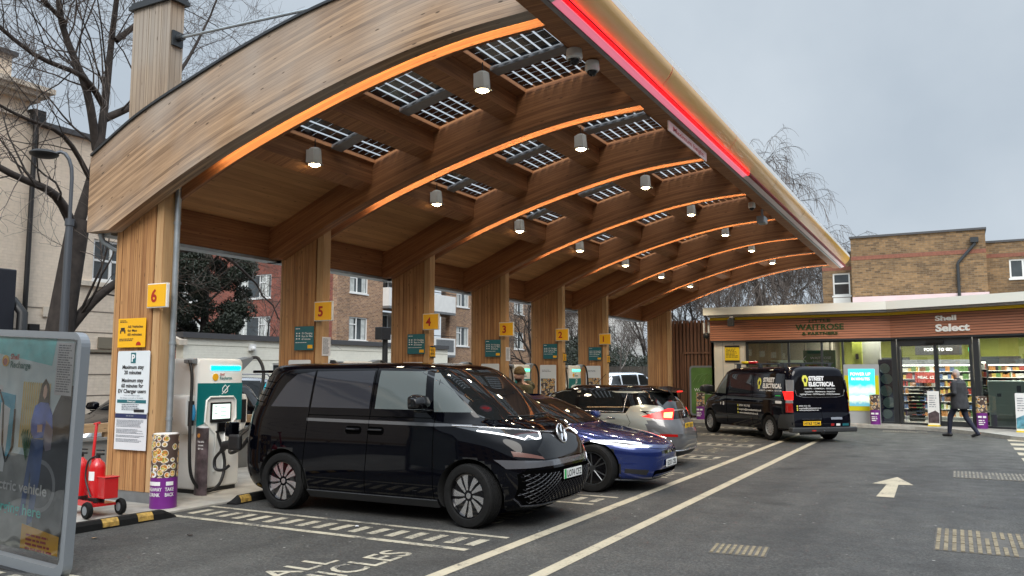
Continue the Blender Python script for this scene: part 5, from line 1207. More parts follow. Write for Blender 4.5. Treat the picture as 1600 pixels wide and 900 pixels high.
C4.line('window_edge', [(.74, 1.36), (.70, 1.21), (.5, 1.17), (-.5, 1.17), (-.70, 1.21), (-.74, 1.36)], 'rear', .006, M['silver'], ev, 1, .008)
bulb(.42, 1.60, 1.4, 'rear', 1)
C4.text('STREET', .105, .08, 1.61, 'rear', WP, ev, 1, .46, .05); C4.text('ELECTRICAL', .105, -.06, 1.46, 'rear', WP, ev, 1, .78, .05); C4.text('DOMESTIC - COMMERCIAL - INDUSTRIAL', .03, .0, 1.38, 'rear', WP, ev, 1, .95, .01)
C4.text('Installation - Maintenance - Inspection', .036, .0, 1.30, 'rear', WP, ev, 1, .9, .01); C4.text('Lighting/Power - CCTV/Security - HVAC/Ventilation', .036, .0, 1.235, 'rear', WP, ev, 1, 1.2, .01)
for s_, z, w in (('07591 912 765', .93, .34), ('enquiries@streetelectrical.co.uk', .875, .66), ('www.streetelectrical.co.uk', .825, .58)): C4.text(s_, .034, .66-w/2, z, 'rear', WP, ev, 1, w, .01)
for z in (.945, .89, .84): C4.patch('contact_icon', roundrect(.69, .725, z-.015, z+.02, .006), 'rear', YL, ev, .0075, .1)
mb = MB(); C4.line('door_seam', [(.0, 1.85), (.0, .46)], 'rear', .004, M['seam'], ev)
for a, w, z, m in ((-.42, .34, .62, 'greyprint'), (-.28, .10, .46, 'redlamp'), (-.45, .12, .46, 'white'), (-.68, .20, .46, 'teal2')): C4.patch('sticker', roundrect(a-w/2, a+w/2, z-.03, z+.03, .01), 'rear', M[m], ev, .007, .1)
pl_ = plate(C4, ev, .34, .50, 'rear', 'HY63 YDM', M['ply'], off=.014)
C4.line('plate_light', [(.04, .60), (.64, .60)], 'rear', .012, M['black_gloss'], ev, 1, .016)
mb = MB(); mb.box(-2.72, -2.52, -.97, .97, .27, .40); obj('rear_bumper', mb, M['bumpgrey'], ev, world=False, bevel=.03)
mb = MB(); mb.box(-2.725, -2.718, .28, .40, .30, .335); obj('reflector', mb, M['redlamp'], ev, world=False)
mb = MB(); mb.tube([(-2.5, .1, .25), (-2.78, .1, .27)], .025, 8); mb.ball((-2.80, .1, .31), .028, 8); mb.box(-2.5, -2.45, -.5, .6, .2, .28); obj('tow_bar', mb, M['dark_metal'], ev, world=False)
for x in (-2.0, -.8, .35):
    mb = MB(); mb.box(x-.03, x+.03, -.80, .80, 2.05, 2.08)
    for y in (-.68, .68): mb.box(x-.05, x+.05, y-.05, y+.05, 1.90, 2.05)
    obj('roof_bar', mb, M['dark_metal'], ev, world=False, bevel=.006)
t = thing('roof_load', 'small red and yellow bundle tied to the front roof bar of the works van', 'bundle', (ctr.x+hd.x*.35-rtv.x*.3, ctr.y+hd.y*.35-rtv.y*.3, 2.08), psi+pi/2)
mb = MB(); mb.box(-.1, .1, -.2, .1, 0, .07); obj('red_part', mb, M['red'], t, world=False, bevel=.02); mb = MB(); mb.box(-.1, .1, .11, .25, 0, .07); obj('yellow_part', mb, M['yellow2'], t, world=False, bevel=.02)
# ---------------------------------------------------------------- plain parked cars behind the wall
def estate(name, lab, loc, rz, col, s=1.0, racks=False, tall=0., grp=None):
    C = Car([(.22, 2.1, -2.15, .82, 4, 5), (.32, 2.25, -2.25, .88, 4, 5), (.50, 2.28, -2.28, .90, 3.8, 5), (.70, 2.22, -2.25, .905, 3.8, 5), (.84+tall*.3, 2.0, -2.2, .90, 3.8, 5), (.95+tall*.5, 1.4, -2.15, .88, 4.2, 4.6), (1.02+tall*.5, 1.15, -2.12, .86, 4.4, 4.6), (1.2+tall*.7, .85, -2.0, .78, 4.4, 4.4), (1.38+tall, .45, -1.85, .70, 4, 4), (1.46+tall, .1, -1.6, .58, 3.6, 3.6), (1.50+tall, -.3, -1.1, .3, 3, 3)], sub=3)
    t = thing(name, lab, 'car', loc, rz, grp); pm_ = paint(name+'_paint', col, .3, .25)
    C.body(pm_, M['under'], [(1.35, .37, .32), (-1.32, .37, .32)], t, na=14)
    for x in (1.35, -1.32):
        for sg in (1, -1): wheel(t, x, sg*.79, .32, .21, sg, 'steel', rr=.64)
    b = 1.03+tall*.6; h = 1.40+tall
    for sg in (1, -1):
        C.patch('window', [(.95, b), (.45, h-.04), (-.15, h), (-.15, b)], 'side', M['carglass'], t, .006, .1, sg); C.patch('window', [(-.23, b), (-.23, h), (-1.2, h-.02), (-1.2, b)], 'side', M['carglass'], t, .006, .1, sg); C.patch('window', [(-1.28, b), (-1.28, h-.04), (-1.62, h-.08), (-1.85, b)], 'side', M['carglass'], t, .006, .1, sg)
        mirror(C, t, .85, b, sg, 1., pm_)
        C.patch('headlight', [(sg*.82, .80), (sg*.5, .72), (sg*.5, .64), (sg*.84, .68)], 'front', M['lampclear'], t, .006, .06)
        C.patch('tail_light', [(sg*.86, .95), (sg*.58, .95), (sg*.58, .80), (sg*.88, .80)], 'rear', M['redlamp'], t, .008, .06)
        if racks: mb = MB(); mb.tube([(.3, sg*.62, h+.08), (.2, sg*.62, h+.15), (-1.5, sg*.62, h+.15), (-1.6, sg*.62, h+.06)], .018, 6); obj('roof_rail', mb, M['silver'], t, world=False)
    C.patch('windscreen', roundrect(-.68, .68, b+.02, h, .05), 'front', M['carglass'], t, .005, .08); C.patch('rear_window', roundrect(-.62, .62, b+.04, h-.06, .05), 'rear', M['carglass'], t, .005, .08)
    C.patch('grille', roundrect(-.45, .45, .42, .62, .04), 'front', M['black'], t, .005, .08)
    C.patch('number_plate', roundrect(-.26, .26, .58, .69, .01), 'rear', M['ply'], t, .010, .3)
    return t, C
estate('black_car', 'black car seen behind the timber rail left of the nearest column', (-13.9, 11.3, 0), R(-92), (.006, .007, .009), tall=.12)
estate('silver_car', 'silver estate car with roof rails beyond the black car, behind the drainpipe', (-16.8, 14.9, 0), R(-90), (.36, .38, .41), racks=True, tall=.22)
estate('white_car', 'white car parked by the bushes, seen past the column with number 1', (-14.0, 38.3, 0), R(62), (.66, .72, .78), tall=.34)
for x, y, lab, c in ((-13.8, 20.5, 'white car behind the low wall, right of the column with number 5', (.6, .6, .6)), (-13.8, 27.0, 'silver car behind the low wall near the column with number 3', (.33, .34, .36))):
    estate('parked_car', lab, (x, y, 0), R(88), c, grp='cars parked behind the low wall')
# ================================================================ shop
# left half runs along x at y = 31, right half bends towards the camera
A0, A1, A2 = Vector((-8.1, 31.0)), Vector((-1.9, 31.0)), Vector((4.2, 28.3))
shop = thing('shop_building', 'single storey shop with white roof edge, slatted timber fascia and glazed front', 'shop', (-2, 31, 0))
def seg_(A, B):
    d = (B-A); Lg = d.length; d.normalize(); n = Vector((d.y, -d.x))      # n points to the camera side
    return d, n, Lg
def sbox(mb, A, B, s0, s1, o0, o1, z0, z1, mi=0):
    d, n, Lg = seg_(A, B)
    P = [A+d*s0+n*o0, A+d*s1+n*o0, A+d*s1+n*o1, A+d*s0+n*o1]
    mb.prism([(p.x, p.y) for p in P], lambda x, y, t: (x, y, t), z0, z1, mi)
d1, n1, L1 = seg_(A0, A1); d2, n2, L2 = seg_(A1, A2)
def both(name, o0, o1, z0, z1, m, par=shop, ext=.0, dz=0.):
    """one continuous band round the bend"""
    mit = (n1+n2).normalized(); k = 1/mit.dot(n1)
    def pts(o): return [A0+n1*o-d1*ext, A1+mit*o*k, A2+n2*o+d2*ext]
    a, b = pts(o0), pts(o1); mb = MB()
    for i in range(2):
        q = [a[i], a[i+1], b[i+1], b[i]]; mb.prism([(p.x, p.y) for p in q], lambda x, y, t: (x, y, t), z0, z1)
    return obj(name, mb, m, par)
both('roof', -6.5, .45, 3.98, 4.10, M['offwhite'], ext=.1)
both('roof_edge', .45, .52, 3.94, 4.22, M.setdefault('roofedge', mat('cream_roof_edge', (.86, .85, .76), .4)), ext=.15)
both('soffit', .0, .45, 3.86, 3.94, M['grey_metal'])
both('fascia_backing', .02, .06, 2.99, 3.86, M['dark_metal'])
for i in range(9):
    z = 3.005+i*.084
    both('fascia_slat', .06, .13, z, z+.068, M['clad'])
both('yellow_strip', .06, .16, 3.765, 3.855, mat('fascia_yellow_strip', (.95, .62, .02), .4))
both('fascia_base', .0, .12, 2.94, 2.995, M['dark_metal'])
def wallpanel(A, B, s0, s1, z0, z1, m, name, o0=-.1, o1=.0, par=shop):
    mb = MB(); sbox(mb, A, B, s0, s1, o0, o1, z0, z1); return obj(name, mb, m, par)
wallpanel(A0, A1, 0, 1.28, .10, 2.94, M['offwhite'], 'wall_panel')
for s in (.42, .84): 
    mb = MB(); sbox(mb, A0, A1, s, s+.012, .0005, .003, .1, 2.94); obj('panel_joint', mb, M['greyprint'], shop)
fr = M['dark_metal']
def mullion(A, B, s, w=.07, z0=.10, z1=2.94, o=.06): mb = MB(); sbox(mb, A, B, s-w/2, s+w/2, -.08, o, z0, z1); obj('mullion', mb, fr, shop)
def pane(A, B, s0, s1, z0=.16, z1=2.90): mb = MB(); sbox(mb, A, B, s0, s1, -.03, -.015, z0, z1); obj('window', mb, M['shopglass'], shop)
def rail(A, B, s0, s1, z0, z1, o=.03): mb = MB(); sbox(mb, A, B, s0, s1, -.07, o, z0, z1); obj('frame_rail', mb, fr, shop)
for s in (1.32, 2.80, 3.93, 4.62, 6.20): mullion(A0, A1, s)
for a, b in ((1.35, 2.77), (2.83, 3.90), (3.96, 4.59), (4.65, 6.17)): pane(A0, A1, a, b)
rail(A0, A1, 1.3, 6.2, .10, .16); rail(A0, A1, 1.3, 6.2, 2.88, 2.94)
for s, w in ((.08, .16), (.24, .07), (1.45, .09), (2.55, .08), (2.72, .16), (5.0, .08)): mullion(A1, A2, s, w)
for a, b in ((.30, 1.40), (1.50, 2.50), (2.82, 4.96), (5.04, 6.6)): pane(A1, A2, a, b, .16, 2.72 if b < 2.6 else 2.90)
rail(A1, A2, .2, 2.6, 2.70, 2.94, .05); rail(A1, A2, .2, 6.6, .10, .16); rail(A1, A2, 2.8, 6.6, 2.88, 2.94)
rail(A1, A2, 1.45, 2.55, .16, .26); 
for a in (.30, 1.50):
    mb = MB(); sbox(mb, A1, A2, a, a+.02, -.0, .03, .3, 2.6); o = obj('door_edge', mb, fr, shop)
mb = MB(); sbox(mb, A1, A2, 1.2, 1.75, .055, .12, 2.78, 2.86); obj('door_sensor', mb, M['black'], shop)
exitl = MB(); sbox(exitl, A1, A2, 2.34, 2.50, -.35, -.30, 2.50, 2.62); obj('exit_light', exitl, mat('green_exit_light', (.1, .8, .3), .4, emit=1.5, ecol=(.1, .9, .4)), shop)
# inside
lime = mat('lime_wall', (.36, .38, .06), .6); inn = mat('shop_interior_wall', (.22, .19, .15), .7)
both('interior_wall', -5.2, -5.0, .1, 3.9, lime); both('interior_floor', -5.2, -.1, .085, .115, mat('shop_floor', (.30, .29, .27), .3, var=.1))
both('interior_ceiling', -5.2, -.1, 3.30, 3.36, mat('shop_ceiling', (.55, .55, .52), .8))
mb = MB(); mb.box(-8.1, -8.0, 26.0+5.0, 36, .1, 3.9); obj('side_wall', mb, M['offwhite'], shop)
mb = MB(); mb.box(-8.0, -4.2, 33.6, 33.7, .1, 3.3); mb.box(-4.25, -4.15, 33.6, 36, .1, 3.3); obj('partition', mb, inn, shop)
ceil = mat('shop_ceiling_light', (1, 1, .95), .4, emit=6, ecol=(1, .96, .86))
for x, y in ((-5.2, 32.3), (-3.7, 32.6), (-3.3, 32.6), (-2.9, 32.7), (-1.6, 32.4), (-.6, 32.4), (.4, 32.6), (1.2, 32.0), (2.2, 31.2), (3.0, 31.0), (-1.0, 34), (1.0, 33.6), (2.8, 33)):
    mb = MB(); mb.lathe([(0, 0), (.11, 0), (.11, .02)], (x, y, 3.275), 16, cap=False); obj('ceiling_light', mb, ceil, shop)
for x, y in ((-3.2, 33.0), (-.4, 32.6), (2.2, 31.2)):
    ld = bpy.data.lights.new('shop_light', 'AREA'); ld.energy = 190; ld.size = 2.2; ld.color = (1, .93, .80); lo = bpy.data.objects.new('shop_light', ld); COL.objects.link(lo); lo.location = (x, y, 3.2); lo.parent = shop; lo.location = Vector((x, y, 3.2))-Vector(shop.location)
pc = [mat('product_'+n, c, .4) for n, c in (('red', (.36, .05, .04)), ('yellow', (.52, .38, .10)), ('green', (.12, .22, .08)), ('blue', (.10, .15, .28)), ('white', (.60, .58, .52)), ('brown', (.22, .11, .06)), ('orange', (.5, .22, .07)), ('dark', (.03, .02, .03)))]
def shelf(name, lab, x, y, rz, w, h, rows, cols, body, lit=False, seed=0, door=False):
    t = thing(name, lab, 'shelving', (x, y, .11), rz, 'shop shelving units'); rd = random.Random(seed)
    mb = MB(); mb.box(-w/2, w/2, 0, .45, 0, .12); mb.box(-w/2, w/2, .42, .45, 0, h); mb.box(-w/2, -w/2+.03, 0, .45, 0, h); mb.box(w/2-.03, w/2, 0, .45, 0, h); mb.box(-w/2, w/2, 0, .45, h, h+.18); obj('case', mb, body, t, world=False)
    mb = MB()
    for r in range(rows): mb.box(-w/2+.03, w/2-.03, .05, .42, .12+r*(h-.12)/rows, .14+r*(h-.12)/rows)
    obj('shelf', mb, M['white'], t, world=False)
    mb = MB()
    for r in range(rows):
        z = .14+r*(h-.12)/rows; hh = (h-.12)/rows-.05; x_ = -w/2+.04
        while x_ < w/2-.10:
            ww = rd.uniform(.03, .075); c = rd.randrange(8); n = rd.randrange(1, 4); zz = hh*rd.uniform(.5, .95)
            for q in range(n):
                if x_+ww > w/2-.04: break
                mb.box(x_, x_+ww*.9, .10, .30, z, z+zz, c); x_ += ww
    obj('stock', mb, pc, t, world=False)
    if lit: mb = MB(); mb.box(-w/2+.05, w/2-.05, .06, .10, h-.05, h-.01); obj('shelf_light', mb, mat('shelf_light_strip', (1, 1, .9), .4, emit=5, ecol=(1, .95, .8)), t, world=False)
    return t
shelf('fridge_shelf', 'grey lit chiller cabinet full of food, seen through the shop doors', -.55, 33.7, 0, 2.6, 2.0, 7, 14, M['grey_metal'], True, 1)
shelf('drink_shelf', 'tall shelving of drinks at the back, seen between the screen and the doors', -2.3, 34.6, 0, 1.5, 2.1, 7, 12, M['dark_metal'], True, 2)
shelf('snack_shelf', 'tall lit shelving of snacks behind the right shop window', 2.0, 32.6, R(-24), 2.4, 2.0, 8, 12, M['dark_metal'], True, 3)
shelf('counter_shelf', 'low shelving of small packets just inside the right shop window', 1.6, 30.9, R(-24), 1.9, 1.0, 3, 12, M['dark_metal'], False, 4)
shelf('bottle_shelf', 'shelving of bottles behind the waiting man, right of the chiller', 1.3, 33.9, R(-10), 1.3, 2.1, 7, 12, M['dark_metal'], True, 5)
t = thing('hanging_sign', 'dark FOOD TO GO sign hanging over the chiller cabinet', 'sign', (-.55, 33.55, 2.45)); mb = MB(); mb.box(-.75, .75, 0, .06, 0, .42); obj('panel', mb, M['black'], t, world=False); lettering('lettering', 'FOOD TO GO', .10, (0, -.01, .15), (1, 0, 0), (0, 0, 1), M['whiteprint'], t, bold=.02, world=False)
t = thing('offer_poster', 'red offer poster on the chiller cabinet', 'poster', (-1.0, 33.6, 1.45)); mb = MB(); mb.box(-.35, .35, 0, .02, 0, .38); obj('panel', mb, pc[0], t, world=False); lettering('lettering', 'MEAL \u00a33', .10, (0, -.006, .15), (1, 0, 0), (0, 0, 1), M['whiteprint'], t, bold=.02, world=False)
t = thing('chest_freezer', 'pale chest freezer standing on end behind the right window glass', 'freezer', (1.35, 30.35, .11), R(-24)); mb = MB(); mb.box(-.55, .55, 0, .5, 0, 1.45); obj('body', mb, mat('pale_mint_panel', (.68, .82, .77), .4), t, world=False, bevel=.02); mb = MB(); mb.box(-.5, .5, -.02, 0, .02, .38); obj('grille', mb, mat('grey_green_grille', (.22, .30, .29), .5), t, world=False); mb = MB(); mb.box(-.28, -.16, -.012, 0, .95, 1.05); mb.box(.3, .42, -.012, 0, 1.1, 1.3); obj('sticker', mb, M['greyprint'], t, world=False)
t = thing('red_counter', 'dark red rounded counter beside the pale freezer', 'counter', (2.6, 30.3, .11), R(-24)); mb = MB(); mb.lathe([(.55, 0), (.55, 1.3), (.5, 1.45), (.0, 1.5)], n=24); obj('body', mb, pc[0], t, world=False, smooth=50); mb = MB(); mb.lathe([(.57, 1.2), (.57, 1.24)], n=24); obj('rim', mb, M['black'], t, world=False)
t = thing('basket_stack', 'dark stack of shopping baskets inside the left door pane', 'baskets', (-1.25, 31.6, .11)); 
for i in range(9): mb = MB(); mb.prism([(-.22, -.15), (.22, -.15), (.25, .18), (-.25, .18)], lambda p, q, z: (p, z, q*.25), -.17, .17); [None]; mb.v = [(a, b, c+.1+i*.12) for a, b, c in mb.v]; obj('basket', mb, M['black'], t, world=False)
t = thing('lime_pillar', 'lime yellow painted pillar with a black hook, behind the glass left of the doors', 'pillar', (-3.15, 32.3, .1)); mb = MB(); mb.box(-.16, .16, 0, .3, 0, 3.2); obj('shaft', mb, lime, t, world=False); mb = MB(); mb.box(-.05, .05, -.03, 0, 2.2, 2.4); obj('hook', mb, M['black'], t, world=False)
t = thing('grey_pillar', 'broad grey pillar behind the glass above the advertising screen', 'pillar', (-2.75, 32.6, .1)); mb = MB(); mb.box(-.35, .35, 0, .4, 0, 3.2); obj('shaft', mb, mat('grey_pillar_paint', (.36, .35, .32), .7), t, world=False, bevel=.02)
t = thing('green_hanging_sign', 'green supermarket sign with a white arrow hanging inside the left windows', 'sign', (-4.35, 31.6, 2.0))
mb = MB(); mb.box(-.55, .55, 0, .05, 0, .62); obj('panel', mb, mat('dark_green_print', (.01, .16, .03), .4), t, world=False); mb = MB(); mb.box(-.55, .55, -.003, 0.05, -.28, 0); obj('lower_panel', mb, lime, t, world=False)
lettering('lettering', [('WAITROSE', .09, .30, .72), ('& PARTNERS', .05, .20, .55)], 0, (.05, -.008, 0), (1, 0, 0), (0, 0, 1), M['whiteprint'], t, bold=.01, world=False)
mb = MB(); mb.tube([(-.45, -.01, .42), (-.55, -.01, .31), (-.45, -.01, .20)], .012, 6); obj('arrow', mb, M['whiteprint'], t, world=False)
mb = MB(); mb.tube([(-.5, .02, .62), (-.5, .02, 1.3)], .008, 5); mb.tube([(.5, .02, .62), (.5, .02, 1.3)], .008, 5); obj('hanger', mb, M['dark_metal'], t, world=False)
t = thing('service_hatch', 'pale framed hatch with a lit yellow menu inside the left window', 'hatch', (-5.7, 33.4, 1.5)); mb = MB(); mb.box(-.7, -.45, 0, .15, -.4, .75); mb.box(-.7, .7, 0, .15, .65, .8); mb.box(.6, .7, 0, .15, -.4, .75); obj('frame', mb, mat('pale_green_frame', (.45, .52, .42), .6), t, world=False); mb = MB(); mb.box(-.2, .55, .05, .1, .0, .45); obj('menu_screen', mb, mat('lit_menu', (.9, .8, .3), .4, emit=.9, ecol=(1, .85, .35)), t, world=False); mb = MB(); textlines(mb, -.15, .5, .40, 4, .09, lambda x, z: (x, .045, z), 2); obj('menu_print', mb, M['greyprint'], t, world=False)
t = thing('framed_poster', 'black framed poster with pale blocks on the brown wall inside the left window', 'poster', (-6.75, 33.55, 1.6)); mb = MB(); mb.box(-.22, .22, 0, .03, 0, .6); obj('frame', mb, M['black'], t, world=False); mb = MB(); mb.box(-.15, -.03, -.006, 0, .1, .3); mb.box(.0, .14, -.006, 0, .3, .5); mb.box(-.14, .1, -.006, 0, .36, .42); obj('print', mb, mat('cream_print', (.6, .55, .4), .5), t, world=False)
t = thing('circle_display', 'dark window panel printed with stacked grey green circles, right of the advertising screen', 'window graphic', (-2.13, 31.12, .12)); mb = MB(); mb.box(-.24, .20, 0, .02, 0, 2.15); obj('panel', mb, M['navy'], t, world=False)
mb = MB()
for i, (dx, z, r) in enumerate(((-.02, .3, .16), (.05, .68, .19), (-.03, 1.08, .19), (.0, 1.48, .18), (-.05, 1.84, .17))): mb.lathe([(0, -.008), (r, -.008), (r, -.002)], (dx, 0, z), 24, 'y', cap=False)
obj('circles', mb, mat('grey_green_print', (.40, .54, .48), .5), t, world=False)
# fascia lettering
t = thing('shop_name_sign', 'raised pale letters reading Shell Select on the slatted fascia over the doors', 'sign', (.05, 30.3, 3.05))
s0 = 1.55; c = A1+d2*s0+n2*.125
for s_, h, z, bo in (('Shell', .155, 3.50, .03), ('Select', .225, 3.15, .035)):
    sh = -.30 if s_ == 'Shell' else 0
    o = lettering('lettering', s_, h, (c.x, c.y, z), (d2.x, d2.y, 0), (0, 0, 1), mat('pale_raised_letter', (.92, .90, .84), .4), None, bold=bo, align='LEFT', th=.035, width=(.66 if s_ == 'Shell' else 1.06))
    o.parent = t; o.location = o.location-t.location if o.location.length else o.location
t = thing('supermarket_sign', 'dark green and brass raised letters on the slatted fascia over the left windows', 'sign', (-4.25, 30.87, 3.05))
for s_, h, z, w in (('LITTLE', .10, 3.60, .72), ('WAITROSE', .20, 3.33, 1.62), ('& PARTNERS', .10, 3.15, 1.2)):
    for q, (m, off) in enumerate(((mat('green_letter', (.025, .065, .018), .4), 0.), )): 
        o = lettering('lettering', s_, h, (-4.20, 30.872, z), (1, 0, 0), (0, 0, 1), m, None, bold=.02, th=.03, width=w); o.parent = t; o.location = Vector((0, 0, 0))-Vector(t.location)+(o.location)
t = thing('yellow_notice', 'yellow site notice with dark bands on the pale wall left of the shop windows', 'notice', (-7.32, 30.985, 2.2)); mb = MB(); mb.box(-.27, .27, -.012, .0, 0, .62); obj('panel', mb, M['yellow2'], t, world=False); mb = MB(); mb.box(-.27, .27, -.016, -.0125, .0, .07); mb.box(-.27, .27, -.016, -.0125, .55, .62); textlines(mb, -.23, .22, .50, 7, .05, lambda x, z: (x, -.014, z), 3, .4); obj('small_print', mb, M['blackprint'], t, world=False)
def small(name, lab, cat, x, y, z): return thing(name, lab, cat, (x, y, z))
t = small('floodlight', 'small angled floodlight arm on the shop roof edge above the yellow notice', 'light', -7.2, 30.45, 3.78); mb = MB(); mb.box(-.06, .06, -.1, .35, -.02, .05); mb.box(-.1, .12, -.18, -.02, -.28, .0); obj('head', mb, M['dark_metal'], t, world=False, bevel=.02); mb = MB(); mb.box(-.05, .05, -.02, .3, .05, .09); obj('arm', mb, M['white'], t, world=False)
t = small('wall_camera', 'black and white camera on the fence end beside the shop corner', 'security camera', -8.25, 30.95, 3.2); mb = MB(); mb.box(-.12, -.06, -.05, .05, .1, .5); mb.box(.06, .12, -.05, .05, .1, .5); obj('bracket', mb, M['white'], t, world=False); mb = MB(); mb.ball((0, -.05, 0), .12, 8); obj('head', mb, M['black'], t, world=False, smooth=60)
# advertising screen on the pavement
t = thing('advertising_screen', 'lit turquoise advertising screen in a yellow and grey case outside the shop window', 'screen', (-2.85, 30.72, .10), R(2))
mb = MB(); mb.prism(roundrect(-.60, .52, 0, 2.0, .03), lambda p, q, z: (p, z, q), .0, .18); obj('case', mb, mat('pale_grey_case', (.36, .38, .39), .5), t, world=False)
mb = MB(); mb.box(-.58, .50, -.012, -.001, .42, 1.62); obj('yellow_panel', mb, M.setdefault('acid', mat('acid_yellow_panel', (.62, .58, .01), .4)), t, world=False)
def screenmat():
    m, tt, b = newmat('lit_picture_screen'); q = NT(tt); o = q.n('ShaderNodeTexCoord').outputs['UV']; sp = q.n('ShaderNodeSeparateXYZ'); q.l(o, sp.inputs[0])
    n = q.n('ShaderNodeTexNoise'); n.inputs['Scale'].default_value = 6; n.inputs['Detail'].default_value = 4; q.l(o, n.inputs[0])
    z = q.math('ADD', sp.outputs[1], q.math('MULTIPLY', q.math('SUBTRACT', n.outputs[0], .5), .25))
    c = q.ramp(q.math('DIVIDE', z, 2.0), [(.33, (.10, .28, .35)), (.42, (.75, .70, .45)), (.48, (.25, .55, .45)), (.56, (.55, .75, .72)), (.66, (.03, .58, .70)), (.9, (.05, .70, .82))])
    q.l(c, b.inputs['Emission Color']); b.inputs['Emission Strength'].default_value = 1.0; q.l(c, b.inputs['Base Color']); b.inputs['Roughness'].default_value = .2; return m
mb = MB(); mb.box(-.45, .38, -.018, -.0125, .58, 1.84); sc_ = obj('screen', mb, screenmat(), t, world=False)
lettering('lettering', [('POWER UP', .10, 0, .64), ('IN MINUTES', .09, -.16, .58)], 0, (-.07, -.022, 1.62), (1, 0, 0), (0, 0, 1), mat('lit_white_print', (.9, .95, .95), .4, emit=.9, ecol=(.9, 1, 1)), sc_, bold=.02, world=False)
# covers and sign boards by the doors
for lab, x, y, rz in (('purple and food print cover before the advertising screen', -2.47, 30.3, 0), ('purple and food print cover behind the walking man, at the right door edge', .62, 29.55, 0), ('purple and food print cover between the fence and the works van', -8.45, 30.6, 0)):
    t = thing('bollard_cover', lab, 'advertising cover', (x, y, .1), rz, 'purple food print covers by the shop')
    mb = MB(); mb.lathe([(.155, 0), (.155, .48)], n=20); obj('purple_wrap', mb, M['purple'], t, world=False, smooth=40); mb = MB(); mb.lathe([(.156, .481), (.156, .98), (.0, 1.0)], n=20); obj('food_wrap', mb, M['food'], t, world=False, smooth=40)
    mb = MB(); mb.box(-.11, -.01, -.159, -.14, .33, .39); mb.box(.02, .11, -.157, -.13, .33, .39); textlines(mb, -.1, .1, .27, 3, .06, lambda a, z: (a, -.16, z), 3); obj('label_patch', mb, WP, t, world=False)
for lab, x, y, m in (('white narrow sign board with a dark photo, before the door opening', -.72, 30.15, 'darkphoto'), ('white narrow sign board with a blue photo, at the right edge of the shop', 1.62, 28.25, 'bluephoto')):
    t = thing('pavement_sign', lab, 'sign board', (x, y, .1), R(-8))
    mb = MB(); mb.prism(roundrect(-.17, .17, 0.02, 1.12, .02), lambda p, q, z: (p, z+q*.06, q), -.02, .02); obj('panel', mb, M['white'], t, world=False)
    mb = MB(); mb.prism([(-.16, .1), (.16, .1), (.16, .42), (.05, .5), (-.16, .4)], lambda p, q, z: (p, z+q*.06, q), -.026, -.021); obj('picture', mb, M.setdefault('bluephoto', mat('blue_photo_print', (.10, .28, .36), .5, var=.6, vscale=7)) if m == 'bluephoto' else M['darkphoto'], t, world=False)
    mb = MB(); textlines(mb, -.12, .1, .98, 6, .07, lambda a, z: (a, -.0255+z*.06, z), 5, .3); obj('small_print', mb, M['greyprint'], t, world=False)
    mb = MB(); mb.box(-.17, .17, -.12, .12, 0, .04); obj('foot', mb, M['yellow2'], t, world=False)
t = thing('green_sign_stand', 'green supermarket sign stand in a silver frame beside the fence', 'sign stand', (-8.42, 31.2, .1)); mb = MB(); mb.prism(roundrect(-.60, .60, .1, 1.98, .12), lambda p, q, z: (p, z, q), 0, .08); obj('frame', mb, M['alu'], t, world=False); mb = MB(); mb.prism(roundrect(-.53, .53, .17, 1.91, .08), lambda p, q, z: (p, z, q), -.008, -.001); obj('panel', mb, mat('leaf_green_print', (.10, .21, .05), .4, var=.25, vscale=2), t, world=False)
mb = MB(); 
for i in range(5): mb.tube([(-.48+.2*i, -.012, 1.35), (-.3+.2*i, -.012, 1.62), (-.05+.15*i, -.012, 1.7)], .008, 4)
obj('leaf_pattern', mb, mat('pale_green_print', (.22, .36, .14), .4), t, world=False); lettering('lettering', 'WAITROSE', .11, (0, -.012, 1.02), (1, 0, 0), (0, 0, 1), WP, t, bold=.01, width=.84, world=False); lettering('lettering', '& PARTNERS', .05, (0, -.012, .90), (1, 0, 0), (0, 0, 1), WP, t, width=.5, world=False)
# ================================================================ fences
t = thing('slatted_fence', 'tall vertical slatted timber fence between the canopy and the shop', 'fence', (-10, 31.8, 0))
mb = MB(); x = -9.98; rd = random.Random(3)
while x < -8.25:
    mb.box(x, x+.10, 31.75, 31.80, .05, 3.85+rd.uniform(-.01, .01)); x += .145
obj('slat_panel', mb, M['fence_wood'], t)
mb = MB(); mb.box(-9.98, -8.15, 31.80, 31.9, .0, 3.75); obj('backing', mb, mat('dark_fence_backing', (.05, .03, .022), .8), t)
mb = MB(); mb.box(-9.4, -8.22, 31.70, 31.75, 2.55, 2.62); mb.box(-9.43, -9.37, 31.70, 31.75, .05, 2.55); obj('gate_rail', mb, M['fence_wood'], t)
t = thing('alley_fence', 'dark boarded fence running back behind the slatted fence', 'fence', (-12.6, 45, 0)); mb = MB()
for i in range(80): mb.box(-24+.2*i, -23.83+.2*i, 47, 47.03, 0, 2.2)
obj('board_panel', mb, mat('dark_boards', (.07, .06, .05), .8, var=.3), t); mb = MB(); mb.box(-24, -8, 47.03, 47.1, 1.8, 1.9); obj('rail', mb, M['dark_metal'], t)
